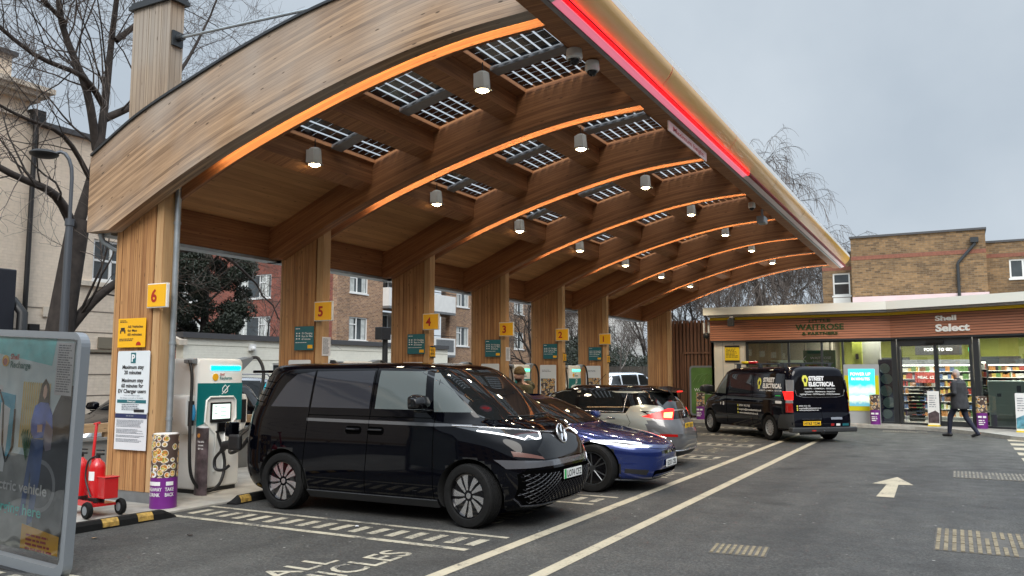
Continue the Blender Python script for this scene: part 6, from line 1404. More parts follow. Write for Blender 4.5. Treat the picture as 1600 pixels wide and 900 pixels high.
# ================================================================ buildings
def pmap(o, d, n):  # o origin, d along, n outward
    return lambda s, z, off: (o[0]+d[0]*s+n[0]*off, o[1]+d[1]*s+n[1]*off, z)
def facebox(mb, f, s0, s1, z0, z1, a, b):
    mb.add([f(s0, z0, a), f(s1, z0, a), f(s1, z1, a), f(s0, z1, a), f(s0, z0, b), f(s1, z0, b), f(s1, z1, b), f(s0, z1, b)], [(0, 1, 2, 3), (7, 6, 5, 4), (0, 1, 5, 4), (1, 2, 6, 5), (2, 3, 7, 6), (3, 0, 4, 7)])
def wallholes(name, f, S, Z, holes, m, root, depth=.3):
    """wall with real openings: cells of a grid cut at the opening edges"""
    xs = sorted({0, S}|{h[0] for h in holes}|{h[1] for h in holes}); zs = sorted({0, Z}|{h[2] for h in holes}|{h[3] for h in holes}); mb = MB()
    for i in range(len(xs)-1):
        for j in range(len(zs)-1):
            cx, cz = (xs[i]+xs[i+1])/2, (zs[j]+zs[j+1])/2
            if any(h[0] < cx < h[1] and h[2] < cz < h[3] for h in holes): continue
            facebox(mb, f, xs[i], xs[i+1], zs[j], zs[j+1], 0, -depth)
    return obj(name, mb, m, root)
def window(f, s0, s1, z0, z1, root, bars=((.5,), ()), top=.0, cur=True, name='window', rec=.10):
    fr = MB(); w = .06
    facebox(fr, f, s0, s1, z0, z0+w, -rec, -rec+.06); facebox(fr, f, s0, s1, z1-w, z1, -rec, -rec+.06); facebox(fr, f, s0, s0+w, z0+w, z1-w, -rec, -rec+.06); facebox(fr, f, s1-w, s1, z0+w, z1-w, -rec, -rec+.06)
    for b in bars[0]: c = s0+(s1-s0)*b; facebox(fr, f, c-.035, c+.035, z0+w, z1-w, -rec, -rec+.055)
    for (a, b, h) in bars[1]: facebox(fr, f, s0+(s1-s0)*a+.03, s0+(s1-s0)*b-.03, z0+(z1-z0)*h-.03, z0+(z1-z0)*h+.03, -rec, -rec+.05)
    facebox(fr, f, s0-.04, s1+.04, z0-.07, z0-.001, -.02, .05)
    o = obj(name, fr, M['upvc'], root)
    g_ = MB(); facebox(g_, f, s0+w, s1-w, z0+w, z1-w, -rec-.02, -rec+.02); p = obj('pane', g_, M['winglass'], o)
    if cur:
        c = MB(); k = s0+w+.02
        for a, b in ((.08, .30), (.70, .92)): facebox(c, f, s0+(s1-s0)*a, s0+(s1-s0)*b, z0+w+.01, z1-w-.01, -rec+.020, -rec+.022)
        obj('curtain', c, M['curtain'], o)
    return o
# cream painted building and the white garage at the left
cb = thing('cream_building', 'large cream painted brick building at the left edge with a moulded cornice', 'building', (-20, 8, 0))
f = pmap((-20, -12), (0, 1), (1, 0))
hl = [(25.85, 26.95, 4.25, 5.35), (18, 19.2, 4.4, 6.0)]
wallholes('wall', f, 28.4, 7.95, hl, M['brick_cream'], cb)
for h in hl: window(f, *h, cb, ((.5,), ((0, 1, .5),)), cur=False)
mb = MB(); facebox(mb, f, 26.0-.6, 27.3, 4.08, 4.2, 0, .1); obj('sill', mb, M['stone'], cb)
mb = MB(); facebox(mb, f, 0, 23.9, 7.95, 8.6, .0, -.5); obj('upper_wall', mb, M['brick_cream'], cb)
for z0, z1, o_ in ((8.05, 8.2, .1), (8.5, 8.62, .18), (8.62, 8.74, .32), (8.74, 8.86, .42)):
    mb = MB(); facebox(mb, f, 0, 23.9+o_, z0, z1, o_, -.5); obj('cornice', mb, M['stone'], cb)
mb = MB(); facebox(mb, f, 0, 23.4, 8.86, 9.5, .05, -.5); obj('parapet', mb, M['brick_cream'], cb); mb = MB(); facebox(mb, f, 0, 23.5, 9.5, 9.6, .15, -.5); obj('coping', mb, M['roof_dark'], cb)
mb = MB(); facebox(mb, f, 23.9, 28.5, 7.95, 8.08, .12, -8); obj('roof_edge', mb, M['roof_dark'], cb)
mb = MB(); mb.box(-28, -20.3, 16.1, 16.4, 0, 7.95); obj('end_wall', mb, M['brick_cream'], cb)
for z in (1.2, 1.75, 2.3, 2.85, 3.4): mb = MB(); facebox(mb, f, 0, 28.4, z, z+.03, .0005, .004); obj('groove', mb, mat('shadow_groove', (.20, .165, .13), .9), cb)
mb = MB(); y = 12.05; mb.tube([(-19.9, y, 8.3), (-19.9, y, 8.0), (-19.9, y, 1.2)], .06, 10); mb.box(-20, -19.75, y-.16, y+.16, 8.0, 8.3); obj('downpipe', mb, M['black'], cb)
mb = MB(); mb.box(-19.99, -19.93, 13.4, 13.75, 2.2, 2.5); mb.box(-19.99, -19.95, 12.55, 12.7, 3.2, 3.45); obj('vent', mb, M['stone'], cb)
mb = MB(); mb.box(-20, -19.9, 12.2, 12.45, 2.6, 3.0); obj('meter_box', mb, M['black'], cb)
mb = MB(); mb.box(-19.99, -19.94, 13.6, 14.9, 2.35, 2.42); mb.box(-19.99, -19.95, 14.1, 14.8, 2.45, 2.75); obj('name_plate', mb, mat('bronze_plate', (.22, .19, .14), .6), cb)
gr = thing('dark_refuse_housing', 'dark navy door and bin housing against the cream wall at the left edge', 'store', (-19.6, 10.6, 0)); mb = MB(); mb.box(-20, -19.2, 9.5, 11.4, 0, 4.2); obj('housing', mb, mat('dark_navy_paint', (.015, .018, .028), .5), gr, bevel=.03); mb = MB(); mb.tube([(-19.15, 11.55, 1.0), (-19.15, 11.55, 3.2), (-19.5, 11.5, 3.5)], .12, 12); obj('duct', mb, M['black'], gr, smooth=50)
ga = thing('white_garage', 'low white painted brick garage with a dark felt roof edge behind the charger', 'garage', (-19.5, 20, 0))
f = pmap((-19.5, 16.45), (0, 1), (1, 0)); hl = [(3.55, 4.75, 1.55, 2.12)]
wallholes('wall', f, 14, 2.82, hl, M['brick_white'], ga); window(f, *hl[0], ga, ((.33, .66), ((0, 1, .5),)), cur=False)
mb = MB(); facebox(mb, f, -.1, 14, 2.82, 2.98, .08, -6); obj('roof_edge', mb, M['roof_dark'], ga)
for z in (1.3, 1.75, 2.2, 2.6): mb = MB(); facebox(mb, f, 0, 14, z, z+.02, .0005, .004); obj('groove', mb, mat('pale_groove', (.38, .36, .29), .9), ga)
mb = MB(); mb.prism([(-21, 3.35), (-19.4, 2.75), (-19.4, 2.6), (-21, 3.2)], lambda p, q, t: (p, t, q), 16.2, 16.5); obj('lean_to_roof', mb, M['stone'], ga)
mb = MB(); mb.box(-19.48, -19.40, 18.9, 19.15, 2.5, 2.7); mb.ball((-19.36, 19.0, 2.56), .07, 6); obj('wall_light', mb, M['white'], ga)
# flats
fl_ = thing('brown_flats', 'three storey brown brick flats with white balconies and white windows', 'block of flats', (-28.3, 45, 0))
f = pmap((-28.3, 33.5), (0, 1), (1, 0)); Z0 = [(3.55, 4.80), (6.1, 7.3), (8.7, 9.9), (1.0, 2.2)]
hl = []
for z0, z1 in Z0:
    for s0 in (1.0, 11.7, 19.6): hl.append((s0, s0+1.55, z0, z1))
bz = [(3.9, 10.9, 2.9, 5.35), (3.9, 10.9, 5.55, 8.0)]
wallholes('wall', f, 24, 10.6, hl+bz, M['brick_brown'], fl_)
for h in hl: window(f, *h, fl_, ((.42,), ((0, .42, .68),)))
for q, (s0, s1, z0, z1) in enumerate(bz):
    mb = MB(); facebox(mb, f, s0, s1, z0-.02, z1+.02, -1.2, -1.3); obj('balcony_back', mb, mat('grey_balcony_wall', (.20, .19, .18), .8), fl_)
    for a, b in ((0, 2.9), (4.6, 7.0)):
        mb = MB(); facebox(mb, f, s0+a, s0+b, z0+.02, z0+1.05, .45, .38); facebox(mb, f, s0+a, s0+a+.07, z0+.02, z0+1.05, .38, -.4); facebox(mb, f, s0+b-.07, s0+b, z0+.02, z0+1.05, .38, -.4); obj('balcony_panel', mb, M['white'], fl_)
        mb = MB(); facebox(mb, f, s0+a, s0+b, z0+1.15, z0+1.19, .45, .42); obj('balcony_rail', mb, M['black'], fl_)
        if q == 0 and a: mb = MB(); facebox(mb, f, s0+a+.2, s0+b-.2, z0+.2, z0+.95, .455, .452); obj('balcony_screen', mb, M['grey_metal'], fl_)
        mb = MB(); facebox(mb, f, s0+a, s0+b, z0-.12, z0+.02, .45, -.9); obj('balcony_slab', mb, M['grey_metal'], fl_)
    window(lambda s, z, o: f(s, z, o-1.0), s0+.2, s0+1.9, z0+.1, z1-.15, fl_, ((.33, .66), ()), cur=False, name='balcony_door'); window(lambda s, z, o: f(s, z, o-1.0), s0+4.6, s0+6.4, z0+.1, z1-.15, fl_, ((.5,), ()), cur=False, name='balcony_door')
    mb = MB(); facebox(mb, f, s0+2.9, s0+4.6, z0, z1, -.05, -.2); obj('stair_panel', mb, M['brick_brown'], fl_)
mb = MB(); facebox(mb, f, -.3, 24.3, 10.6, 10.85, .3, -9); obj('roof', mb, M['roof_dark'], fl_); mb = MB(); facebox(mb, f, 23.7, 24, 0, 10.6, -.31, -9); obj('end_wall', mb, M['brick_brown'], fl_)
mb = MB(); p_ = f(20.5, 0, 0); mb.tube([(-28.1, 53.0, 10.4), (-27.9, 53.1, 9.4), (-27.6, 54.5, 8.6), (-27.6, 56.8, 8.0), (-27.9, 57, 4)], .07, 8); obj('downpipe', mb, M['black'], fl_)
rf = thing('red_flats', 'red brick flats with wide white windows, left of the brown flats', 'block of flats', (-34, 34.5, 0))
f = pmap((-42, 34.5), (1, 0), (0, -1)); hl = [(5.4, 8.05, z, z+1.35) for z in (3.65, 6.05, 8.45)]+[(.5, 2.8, z, z+1.35) for z in (3.65, 6.05, 8.45)]
wallholes('wall', f, 13.4, 10.3, hl, M['brick_red'], rf)
for h in hl: window(f, *h, rf, ((.22, .66, .84), ((.66, .84, .66),)))
mb = MB(); facebox(mb, f, -.3, 13.4, 10.3, 10.5, .3, -8); obj('roof', mb, M['roof_dark'], rf)
fh = thing('far_house', 'white fronted house far behind the columns with numbers 2 and 1', 'house', (-30, 66, 0)); f = pmap((-34, 66), (1, 0), (0, -1)); hl = [(7, 8.6, 4.3, 5.8), (3, 4.6, 4.3, 5.8), (7.0, 8.4, .9, 2.4)]
wallholes('wall', f, 11, 7, hl, M['white'], fh)
for h in hl: window(f, *h, fh, ((.5,), ()))
mb = MB(); mb.prism([(-34.4, 7), (-22.6, 7), (-28.5, 10)], lambda p, q, t: (p, t, q), 65.6, 74); rr_ = obj('roof', mb, mat('slate_roof', (.08, .08, .09), .7), fh); mb = MB(); mb.box(-27, -26.2, 69, 69.8, 8, 11); obj('chimney', mb, M['brick_brown'], rr_)
# yellow brick building behind the shop
bb_ = thing('stock_brick_building', 'flat roofed yellow brown brick building rising behind the shop roof', 'building', (-1, 37, 0))
f = pmap((-3.68, 37), (1, 0), (0, -1)); wallholes('wall', f, 4.92, 7.42, [], M['brick_yellow'], bb_, 3)
mb = MB(); facebox(mb, f, 0, 4.92, 6.50, 6.66, .0, .012); obj('red_brick_band', mb, M['red_band'], bb_); mb = MB(); facebox(mb, f, -.05, 4.97, 7.42, 7.5, .08, -3.1); obj('coping', mb, M['roof_dark'], bb_)
mb = MB(); facebox(mb, f, .0, 4.95, 4.2, 4.95, .002, .05); obj('pink_band', mb, M['pink'], bb_)
f2 = pmap((-5.0, 38.2), (1, 0), (0, -1)); wallholes('wall', f2, 1.32, 6.95, [(.42, 1.12, 5.15, 6.12)], M['brick_yellow'], bb_); window(f2, .42, 1.12, 5.15, 6.12, bb_, ((), ((0, 1, .55),)), cur=False)
mb = MB(); facebox(mb, f2, .42, 1.12, 4.3, 5.05, .0, .04); obj('window_panel', mb, M['white'], bb_); mb = MB(); facebox(mb, f2, -.05, 1.32, 6.95, 7.05, .05, -2); obj('coping', mb, M['roof_dark'], bb_); mb = MB(); facebox(mb, f2, 0, 1.32, 6.25, 6.4, 0, .012); obj('red_brick_band', mb, M['red_band'], bb_)
mb = MB(); mb.box(-5.0, -4.75, 38.5, 46, 0, 6.95); obj('side_wall', mb, M['brick_yellow'], bb_)
f3 = pmap((1.24, 37.6), (1, 0), (0, -1)); wallholes('wall', f3, 9, 6.95, [(.78, 1.62, 5.5, 6.25)], M['brick_yellow'], bb_, .3); window(f3, .78, 1.62, 5.5, 6.25, bb_, ((.55,), ((.55, 1, .6),)), cur=False)
mb = MB(); facebox(mb, f3, 0, 9, 6.95, 7.03, .05, -2); obj('coping', mb, M['roof_dark'], bb_); mb = MB(); facebox(mb, f3, 0, 9, 6.35, 6.5, 0, .012); obj('red_brick_band', mb, M['red_band'], bb_)
mb = MB(); mb.tube([(.86, 36.9, 7.0), (.86, 36.9, 6.85), (.30, 36.9, 6.2), (.24, 36.9, 6.1), (.24, 36.9, 4.2)], .06, 10); mb.box(.72, 1.0, 36.8, 36.99, 6.92, 7.12); obj('downpipe', mb, M['dark_metal'], bb_)
# ================================================================ unseen terraces added behind and right of the viewpoint to darken the cars' reflections
for lab, o, d, n, Lg, hh, bm_ in (('added brown brick terrace behind the viewpoint, unseen, to darken reflections', (-30, -24), (1, 0), (0, 1), 62, 9, 'brick_brown'), ('added yellow brick terrace on the right, unseen, to darken reflections', (26, -24), (0, 1), (-1, 0), 70, 9, 'brick_yellow')):
    te = thing('terrace', lab, 'terrace', (o[0]+d[0]*Lg/2, o[1]+d[1]*Lg/2, 0)); f = pmap(o, d, n); hl = []
    for i in range(int(Lg/4)):
        for z in (.9, 3.7, 6.3): hl.append((1+4*i, 2.4+4*i, z, z+1.4))
    wallholes('wall', f, Lg, hh, hl, M[bm_], te); g_ = MB()
    for h in hl: facebox(g_, f, *h, -.16, -.12)
    obj('window', g_, M['winglass'], te); g_ = MB(); facebox(g_, f, -.2, Lg+.2, hh, hh+.3, .3, -8); obj('roof', g_, M['roof_dark'], te)
# ================================================================ street lamps
def street_lamp(lab, x, y, h, dx, dy):
    t = thing('street_lamp', lab, 'street lamp', (x, y, 0)); d = Vector((dx, dy)).normalized()
    mb = MB(); mb.tube([(0, 0, 0), (0, 0, h*.78)], [.085, .06], 12); mb.lathe([(.075, h*.78-.1), (.075, h*.78+.02)], n=12); obj('post', mb, M.setdefault('lampgrey', mat('slate_grey_post', (.085, .095, .11), .45, .3)), t, world=False, smooth=40)
    mb = MB(); r = .2; P = [(0, 0, h*.78), (0, 0, h-.5)]+[(d.x*r*(1-cos(a)), d.y*r*(1-cos(a)), h-.5+.45*sin(a)) for a in (.4, .8, 1.2, 1.57, 1.9)]
    mb.tube(P, .032, 8); obj('arm', mb, M['lampgrey'], t, world=False, smooth=60)
    e = Vector(P[-1]); mb = MB(); mb.ball((e.x+d.x*.2, e.y+d.y*.2, e.z-.03), (.24*abs(d.x)+.10*abs(d.y), .24*abs(d.y)+.10*abs(d.x), .075), 8); obj('lantern', mb, M['black'], t, world=False, smooth=60)
street_lamp('slate grey street lamp with a curved arm before the big bare tree', -13.55, 8.9, 5.72, -1, -.9)
t = thing('ticket_post', 'black post with a camera box standing before the flats, behind the black van', 'camera post', (-16.0, 21.3, 0)); mb = MB(); mb.tube([(0, 0, 0), (0, 0, 3.2)], .09, 12); obj('post', mb, M['black'], t, world=False); mb = MB(); mb.box(-.12, .14, -.38, .12, 2.85, 3.25); obj('camera_box', mb, M['black'], t, world=False, bevel=.02)
# ================================================================ trees
def tree(lab, base, h, seed, spread=1., trunk_r=.28, first=.32, depth=5, lean=(0, 0), weep=0., bark='bark', nb=(3, 4), twig_r=.006, limbs=None, twigs=4, kind='bare_tree', grp=None, upright=.35, sx=1.):
    rd = random.Random(seed); t = thing(kind, lab, 'tree', base, 0, grp); T = MB(); B = MB(); tw = MB()
    def rnd(a, b): return rd.uniform(a, b)
    def branch(mb, p, d, Lg, r, lev):
        k = max(3, int(5-lev*.3)) if lev < 4 else 3; pts = [p.copy()]; q = p.copy(); dd = d.copy(); pr = []
        for i in range(k):
            w = Vector((rnd(-1, 1), rnd(-1, 1), rnd(-1, 1)))*(.16+.05*lev)
            dd = (dd+w+Vector((0, 0, (upright*.14 if lev < 3 else upright*.08)-weep*.20*max(0, lev-2)))).normalized(); q = q+dd*Lg/k; pts.append(q.copy()); pr.append(dd.copy())
        r1 = r*.55 if lev < depth else twig_r*.6
        rs = [r+(r1-r)*i/k for i in range(k+1)]
        tgt = mb if lev < 3 else tw
        tgt.tube(pts, rs, 7 if lev == 0 else (6 if lev < 2 else (4 if lev < 3 else 3)), cap=False)
        if lev >= depth: return
        n = rd.randint(*nb) if lev < depth-1 else twigs
        for j in range(n):
            u = rnd(.35, 1.) if lev else rnd(first+.15, 1.); fi = u*k; i0 = min(int(fi), k-1); pos = pts[i0].lerp(pts[i0+1], fi-i0)
            pd = pr[i0]; side = pd.cross(Vector((rnd(-1, 1), rnd(-1, 1), rnd(-.4, .4)))).normalized(); ang = rnd(.45, 1.0) if lev else rnd(.5, .95)
            nd = (pd*cos(ang)+side*sin(ang)); nd.x *= sx; nd.z *= 1-.2*spread+.2; nd.normalize()
            branch(mb, pos, nd, Lg*rnd(.52, .78)*(1 if lev else .8*spread+.1), max(twig_r, r*rnd(.35, .55)), lev+1)
        nd = (pr[-1]+Vector((rnd(-.2, .2), rnd(-.2, .2), .1))).normalized(); branch(mb, pts[-1], nd, Lg*.7, max(twig_r, r1), lev+1)
    if limbs is None:
        d = Vector((lean[0], lean[1], 1)).normalized(); branch(T, Vector((0, 0, 0)), d, h*.42, trunk_r, 0)
    else:
        for (pts, r0, r1, lv) in limbs:
            P = spl(pts, 4); T.tube(P, [r0+(r1-r0)*i/(len(P)-1) for i in range(len(P))], 12 if r0 > .12 else 8, cap=False)
            if lv is not None:
                Lt = sum((P[i+1]-P[i]).length for i in range(len(P)-1))
                for j in range(int(Lt/.5*lv[1]*.75)):
                    u = rnd(lv[0], 1.)*(len(P)-1); i0 = min(int(u), len(P)-2); pos = P[i0].lerp(P[i0+1], u-i0); pd = (P[i0+1]-P[i0]).normalized()
                    side = pd.cross(Vector((rnd(-1, 1), rnd(-1, 1), rnd(-1, 1)))).normalized(); a = rnd(.5, 1.2); nd = (pd*cos(a)+side*sin(a)+Vector((0, 0, .25))).normalized()
                    branch(T, pos, nd, rnd(.9, 1.9)*lv[2], max(.010, min(.034, (r0+(r1-r0)*u/(len(P)-1))*.28)), lv[3])
                branch(T, P[-1], (P[-1]-P[-2]).normalized(), 1.6*lv[2], r1, lv[3])
    obj('trunk', T, M[bark], t, world=False, smooth=60, fixn=False)
    if B.f: obj('branches', B, M[bark], t, world=False, smooth=60, fixn=False)
    o = obj('crown', tw, M['twig'], t, world=False, fixn=False); return t
# big bare tree at the left, limbs traced from its real shape
V = Vector
limbs = [([V((-.1, -.15, 0)), V((-.02, -.05, 2.0)), V((.0, .12, 3.6)), V((0, .30, 5.0))], .31, .22, None),
         ([V((0, .30, 5.0)), V((.1, .55, 6.3)), V((0, .75, 7.6)), V((-.2, 1.0, 9.6)), V((-.1, 1.15, 12.2))], 0.128, 0.040, (.3, 1.8, 1.3, 1)),
         ([V((0, .62, 6.6)), V((.1, .25, 7.8)), V((-.2, -.2, 9.2)), V((-.1, -.5, 10.6)), V((.0, -1.2, 12.2))], 0.098, 0.032, (.2, 2.0, 1.2, 2)),
         ([V((0, .25, 4.7)), V((.4, -.5, 5.35)), V((.6, -1.5, 5.55)), V((.5, -2.8, 6.0)), V((.2, -4.0, 6.3))], 0.112, 0.024, (.15, 1.8, 1.1, 2)),
         ([V((0, .70, 7.3)), V((.2, 1.6, 8.0)), V((.1, 2.6, 9.0)), V((-.1, 3.6, 10.8))], 0.090, 0.024, (.1, 2.0, 1.2, 2)),
         ([V((0, .75, 7.6)), V((.3, .0, 8.0)), V((.5, -1.2, 8.05)), V((.3, -2.6, 8.8)), V((.1, -4.0, 9.2))], 0.075, 0.016, (.1, 2.0, 1.2, 2)),
         ([V((0, .95, 9.2)), V((.2, 1.8, 10.2)), V((.0, 2.8, 11.0)), V((-.1, 4.0, 12.5))], 0.075, 0.016, (.1, 2.0, 1.2, 2)),
         ([V((0, .05, 2.5)), V((.15, .6, 3.3)), V((.4, 1.2, 3.9)), V((.7, 2.0, 4.5)), V((1.0, 3.2, 4.6)), V((1.0, 4.4, 4.0))], 0.120, 0.024, (.1, 1.8, 1.0, 2)),
         ([V((-.1, -.2, 9.2)), V((.2, -1.6, 9.8)), V((.1, -3.0, 11.0))], 0.053, 0.016, (.1, 2.0, 1.2, 2)),
         ([V((.1, .45, 5.9)), V((.4, -.4, 6.6)), V((.7, -1.6, 6.7)), V((.6, -3.2, 7.2))], 0.060, 0.016, (.1, 2.2, 1.1, 2))]
tree('big bare street tree with dark forked trunk, left of the canopy', (-16.2, 10.55, 0), 12, 5, limbs=limbs, depth=5, nb=(2, 3), twigs=3, upright=.2, twig_r=.0042)
# trees behind the shop and beyond the columns
tree('tall pale trunked weeping birch rising over the canopy edge and the shop roof', (-10.9, 55, 0), 16.0, 11, trunk_r=.28, depth=5, weep=1.15, bark='birch', nb=(4, 5), twigs=7, spread=1.0, upright=1.1, kind='weeping_birch', twig_r=.010)
TG2 = 'bare trees beyond the shop and the columns'
for i, (x, y, h, sd_, lab) in enumerate(((-14.6, 60, 10.0, 21, 'bare rounded tree left of the weeping birch, over the slatted fence'), (-17.6, 58, 10.5, 22, 'bare tree right of the last canopy column, over the slatted fence'),
        (-21.5, 62, 9.0, 23, 'bare tree seen past the column with number 1'), (-27, 60, 10, 24, 'bare tree behind the column with number 1'), (-6.5, 66, 10.5, 25, 'bare tree right of the weeping birch'), (-12.5, 68, 10.5, 26, 'distant bare tree behind the weeping birch'))):
    tree(lab, (x, y, 0), h, sd_, trunk_r=.2, depth=5, nb=(3, 4), twigs=4, upright=.5, grp=TG2, twig_r=.011)
tree('small bare tree with arching limbs before the flats, by the column with number 3', (-21.5, 44, 0), 7.5, 31, trunk_r=.16, depth=5, weep=.35, upright=.3, twig_r=.009)
tree('slim silver birch between the columns, near the white parked car', (-17.5, 46, 0), 6.5, 33, trunk_r=.08, depth=4, bark='birch', upright=1.2, kind='silver_birch')
tree('bare shrub with low twigs behind the white garage', (-22.0, 21.8, 0), 6.5, 35, trunk_r=.045, depth=4, upright=.8, twig_r=.0045)
# evergreens: leaf sized faces clumped through the crown
def evergreen(lab, base, R_, H, z0, seed, n=26000, kind='evergreen_tree', leaf=.07, m='leafdark'):
    rd = random.Random(seed); t = thing(kind, lab, 'tree', base)
    mb = MB(); mb.tube([(0, 0, 0), (.1, 0, H*.4), (0, .1, H*.8)], [.22, .15, .05], 9)
    for i in range(14): a = rd.uniform(0, 6.28); mb.tube([(0, 0, H*(.25+.04*i)), (R_*.7*cos(a), R_*.7*sin(a), H*(.35+.042*i))], [.06, .015], 5)
    obj('trunk', mb, M['bark'], t, world=False)
    cl = []
    for i in range(90):
        while True:
            x, y, z = rd.uniform(-1, 1), rd.uniform(-1, 1), rd.uniform(-1, 1); d = x*x+y*y+z*z
            if .12 < d < 1: break
        cl.append((Vector((x*R_, y*R_, z0+(H-z0)*(z+1)/2)), rd.uniform(.25, .55)*R_*.55))
    mb = MB()
    for i in range(n):
        c, r = cl[rd.randrange(90)]; v = Vector((rd.gauss(0, 1), rd.gauss(0, 1), rd.gauss(0, .8))).normalized()*r*rd.uniform(.55, 1.05)
        p = c+v; a = Vector((rd.uniform(-1, 1), rd.uniform(-1, 1), rd.uniform(-1, 1))).normalized(); b = a.orthogonal().normalized(); s_ = leaf*rd.uniform(.6, 1.4)
        mb.add([p-a*s_, p+b*s_*.45, p+a*s_, p-b*s_*.45], [(0, 1, 2, 3)])
    obj('crown', mb, M[m], t, world=False, fixn=False)
evergreen('dense dark evergreen tree between the nearest column and the red flats', (-23.5, 20.6, 0), 1.6, 8.5, 2.2, 7, 60000, leaf=.05)
evergreen('ivy covered dark bush behind the column with number 1', (-21.0, 50, 0), 2.6, 4.2, .2, 8, 12000, 'ivy_bush', .08)
evergreen('dark bush behind the white parked car', (-17.2, 50, 0), 2.2, 3.0, .1, 9, 9000, 'dark_bush', .08)
evergreen('low dark evergreen hedge mass right of the brown flats', (-26.5, 60, 0), 3.4, 4.6, .1, 10, 12000, 'dark_bush', .10)
# ================================================================ people
def person(lab, base, rz, caps, mats, pick, vox=.011, extra=()):
    t = thing('person', lab, 'person', base, rz)
    mb = MB()
    for cp in caps:
        if cp[0] == 'b': mb.ball(cp[1], cp[2], 10)
        else:
            P, r = cp[1], cp[2]; P = [Vector(p) for p in P]
            mb.tube(P, r, 12)
            for p, q in zip(P, r): mb.ball(tuple(p), q*.995, 6)
    o = obj('body', mb, mats, t, world=False)
    md = o.modifiers.new('r', 'REMESH'); md.mode = 'VOXEL'; md.voxel_size = vox
    sm = o.modifiers.new('s', 'SMOOTH'); sm.factor = .5; sm.iterations = 3
    o.parent = None; dg = bpy.context.evaluated_depsgraph_get(); me = bpy.data.meshes.new_from_object(o.evaluated_get(dg)); o.modifiers.clear(); o.data = me; o.parent = t
    me.materials.clear()
    for m in mats: me.materials.append(m)
    for p in me.polygons: p.material_index = pick(p.center)
    me.shade_smooth(); me.name = 'body'
    return t
skin = mat('skin', (.50, .30, .22), .55); hairg = mat('thin_grey_hair', (.42, .38, .36), .8, var=.25, vscale=30); coat = mat('dark_grey_coat', (.035, .037, .042), .85, var=.25, vscale=10, bump=.3); jean = mat('dark_navy_jeans', (.012, .016, .035), .8, var=.3, vscale=12); shoe = mat('dark_trainers', (.02, .02, .022), .6)
# local frame: x forward, y left
def hand(c, d, side, up=(0, 0, 1), curl=.6):
    c = Vector(c); d = Vector(d).normalized(); s = Vector(side).normalized(); u = Vector(up); out = [('t', [c, c+d*.045, c+d*.085], [.026, .034, .030])]
    for i, Lf in enumerate((.070, .080, .074, .058)):
        b = c+d*.085+s*(.027-.018*i); k1 = b+d*Lf*.5-u*.01*curl*2; k2 = k1+d*Lf*.3-u*.03*curl; out.append(('t', [b, k1, k2], [.0098, .009, .008]))
    b = c+d*.03+s*.028; out.append(('t', [b, b+s*.03+d*.025, b+s*.035+d*.055-u*.01], [.012, .011, .009])); return out
def manpick(c):
    if c.z < .085: return 4
    if c.z < .80: return 3
    if c.z > 1.50: return 0 if (c.x > -.005 and c.z < 1.70) or c.z < 1.545 else 1
    if c.x > .27 and abs(c.z-1.12) < .16: return 0
    return 2
caps = [('t', [(0, .09, .92), (.20, .11, .52), (.24, .12, .10)], [.105, .072, .050]), ('t', [(0, -.09, .92), (-.12, -.10, .50), (-.38, -.10, .14)], [.105, .072, .050]),
        ('t', [(.20, .12, .055), (.40, .13, .04)], [.050, .038]), ('t', [(-.42, -.10, .10), (-.25, -.11, .035)], [.045, .038]),
        ('t', [(0, 0, .92), (0, 0, 1.15), (.01, 0, 1.38)], [.15, .165, .165]), ('t', [(0, -.17, 1.43), (0, .17, 1.43)], [.085, .085]), ('t', [(.0, 0, 1.45), (.03, 0, 1.58)], [.065, .055]),
        ('t', [(-.01, .21, 1.42), (-.04, .27, 1.16), (.20, .20, 1.10)], [.068, .058, .042]), ('t', [(-.01, -.21, 1.42), (-.06, -.27, 1.16), (.17, -.20, 1.10)], [.068, .058, .042]),
        ('b', (.045, 0, 1.665), (.098, .078, .125)), ('b', (.135, 0, 1.64), (.022, .014, .026)), ('b', (.03, .078, 1.65), (.02, .012, .032)), ('b', (.03, -.078, 1.65), (.02, .012, .032)), ('b', (.10, 0, 1.585), (.035, .03, .025))]
caps += hand((.22, .19, 1.10), (1, -.3, .05), (0, -1, .3)); caps += hand((.19, -.19, 1.10), (1, .3, .05), (0, 1, .3))
man = person('grey haired man in a long dark coat walking across in front of the shop doors', (.02, 26.95, 0), R(150), caps, [skin, hairg, coat, jean, shoe], manpick); man.scale = (1.07, 1.07, 1.07)
mb = MB(); n = 26
rings = [(.74, .215, .235, -.02), (.78, .215, .24, -.02), (.95, .205, .235, -.01), (1.12, .185, .225, 0), (1.30, .185, .235, .0), (1.42, .165, .235, .0), (1.49, .11, .16, .005), (1.53, .08, .085, .015), (1.56, .075, .078, .02)]
for k in range(len(rings)-1):
    for j in range(n):
        q = []
        for (z, a, b, cx), jj in ((rings[k], j), (rings[k], j+1), (rings[k+1], j+1), (rings[k+1], j)):
            an = 2*pi*jj/n; wv = 1+.03*sin(an*5)*(1.3-z if z < 1.3 else 0); q.append((cx+a*cos(an)*wv, b*sin(an)*wv, z))
        mb.add(q, [(0, 1, 2, 3)])
obj('coat', mb, coat, man, world=False, smooth=70)
bm = bmesh.new()
hatm = mat('knitted_olive_hat', (.13, .085, .035), .95, var=.3, vscale=40, bump=.6); olive = mat('olive_padded_jacket', (.060, .052, .022), .8, var=.3, vscale=8, bump=.3); beard = mat('dark_beard', (.05, .03, .02), .9)
def pick2(c):
    if c.z < .09: return 3
    if c.z < .86: return 3
    if c.z > 1.50:
        if c.z > 1.50 and c.z < 1.615 and c.x > .04: return 2
        return 0
    if c.x > .30 and c.z < 1.2: return 0
    return 1
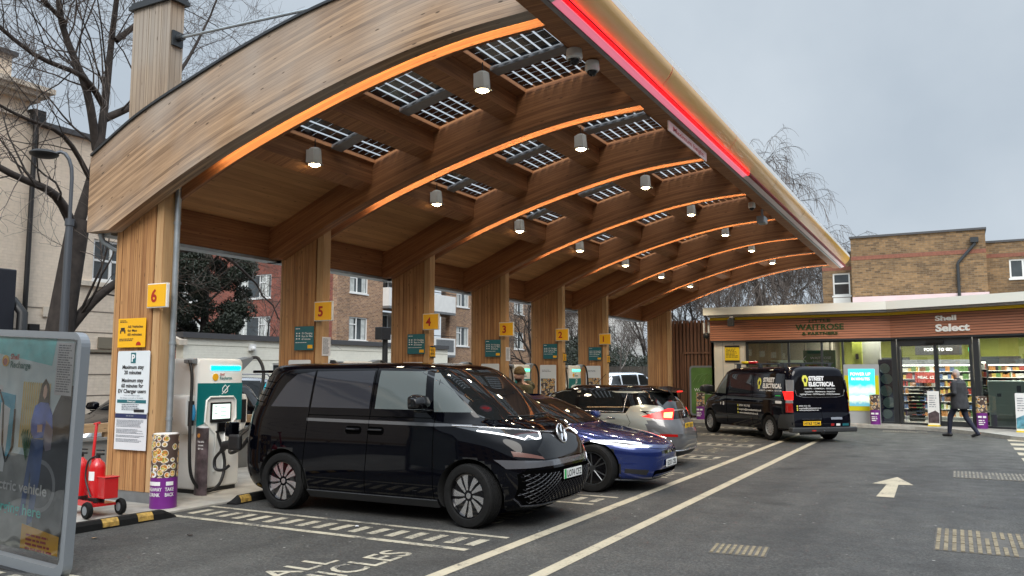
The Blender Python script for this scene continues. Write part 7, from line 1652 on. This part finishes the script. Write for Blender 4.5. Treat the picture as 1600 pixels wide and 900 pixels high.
caps = [('t', [(0, .1, .92), (.02, .11, .5), (0, .12, .1)], [.105, .075, .05]), ('t', [(0, -.1, .92), (.02, -.11, .5), (0, -.12, .1)], [.105, .075, .05]), ('t', [(-.03, .12, .05), (.18, .13, .04)], [.05, .04]), ('t', [(-.03, -.12, .05), (.18, -.13, .04)], [.05, .04]),
        ('t', [(0, 0, .92), (0, 0, 1.15), (.01, 0, 1.38)], [.17, .18, .18]), ('t', [(0, -.18, 1.42), (0, .18, 1.42)], [.10, .10]), ('t', [(.0, 0, 1.45), (.04, 0, 1.58)], [.075, .06]),
        ('t', [(-.01, .25, 1.42), (.02, .30, 1.14), (.25, .20, 1.10)], [.085, .075, .045]), ('t', [(-.01, -.25, 1.42), (.02, -.30, 1.14), (.25, -.20, 1.10)], [.085, .075, .045]),
        ('b', (.06, 0, 1.67), (.10, .08, .125)), ('b', (.155, 0, 1.65), (.024, .014, .026)), ('b', (.125, .032, 1.685), (.018, .016, .008)), ('b', (.125, -.032, 1.685), (.018, .016, .008)), ('b', (.13, 0, 1.60), (.022, .026, .008)), ('b', (.05, .082, 1.66), (.02, .012, .032)), ('b', (.05, -.082, 1.66), (.02, .012, .032))]
caps += hand((.27, .19, 1.10), (1, -.3, .05), (0, -1, .3)); caps += hand((.27, -.19, 1.10), (1, .3, .05), (0, 1, .3))
m2 = person('bearded man in a brown knitted hat and olive jacket, between cars by a charger', (-7.50, 14.42, 0), R(-125), caps, [skin, olive, beard, jean], pick2, .010)
m2.scale = (1.05, 1.05, 1.05)
mb = MB(); mb.ball((.055, 0, 1.745), (.108, .095, .10), 10); mb.lathe([(.099, 1.69), (.110, 1.70), (.110, 1.745), (.101, 1.755)], (.05, 0, 0), 24); obj('hat', mb, hatm, m2, world=False, smooth=60)
mb = MB(); mb.tube([(-.10+.02*abs(i)*.0+.17*(1-abs(i)/4)*-.2, i*.055, 1.46+.03*(1-abs(i)/4)) for i in range(-4, 5)], [.05, .07, .085, .09, .095, .09, .085, .07, .05], 10); obj('hood', mb, olive, m2, world=False, smooth=70)
# litter on the asphalt
rd = random.Random(4)
for i, (x, y, lab) in enumerate(((-6.3, 7.9, 'small pale scrap of litter on the asphalt beside the black van'), (-7.6, 6.6, 'small dark leaf on the asphalt of the empty bay'), (-8.4, 6.0, 'pale dry leaf near the long wheel stop'))):
    mb = MB(); P = [(x+.05*cos(a)*rd.uniform(.5, 1), y+.035*sin(a)*rd.uniform(.5, 1), .006+.012*rd.random()) for a in [k*pi/3 for k in range(6)]]
    n = len(P); mb.add(P+[(p[0], p[1], p[2]+.003) for p in P], [list(range(n)), list(range(n, 2*n))]+[(k, (k+1) % n, n+(k+1) % n, n+k) for k in range(n)])
    o = obj('litter_scrap' if i == 0 else 'fallen_leaf', mb, [M['paper'], M['bark'], M['rail_wood']][i]); tag(o, lab, 'litter' if i == 0 else 'leaf')
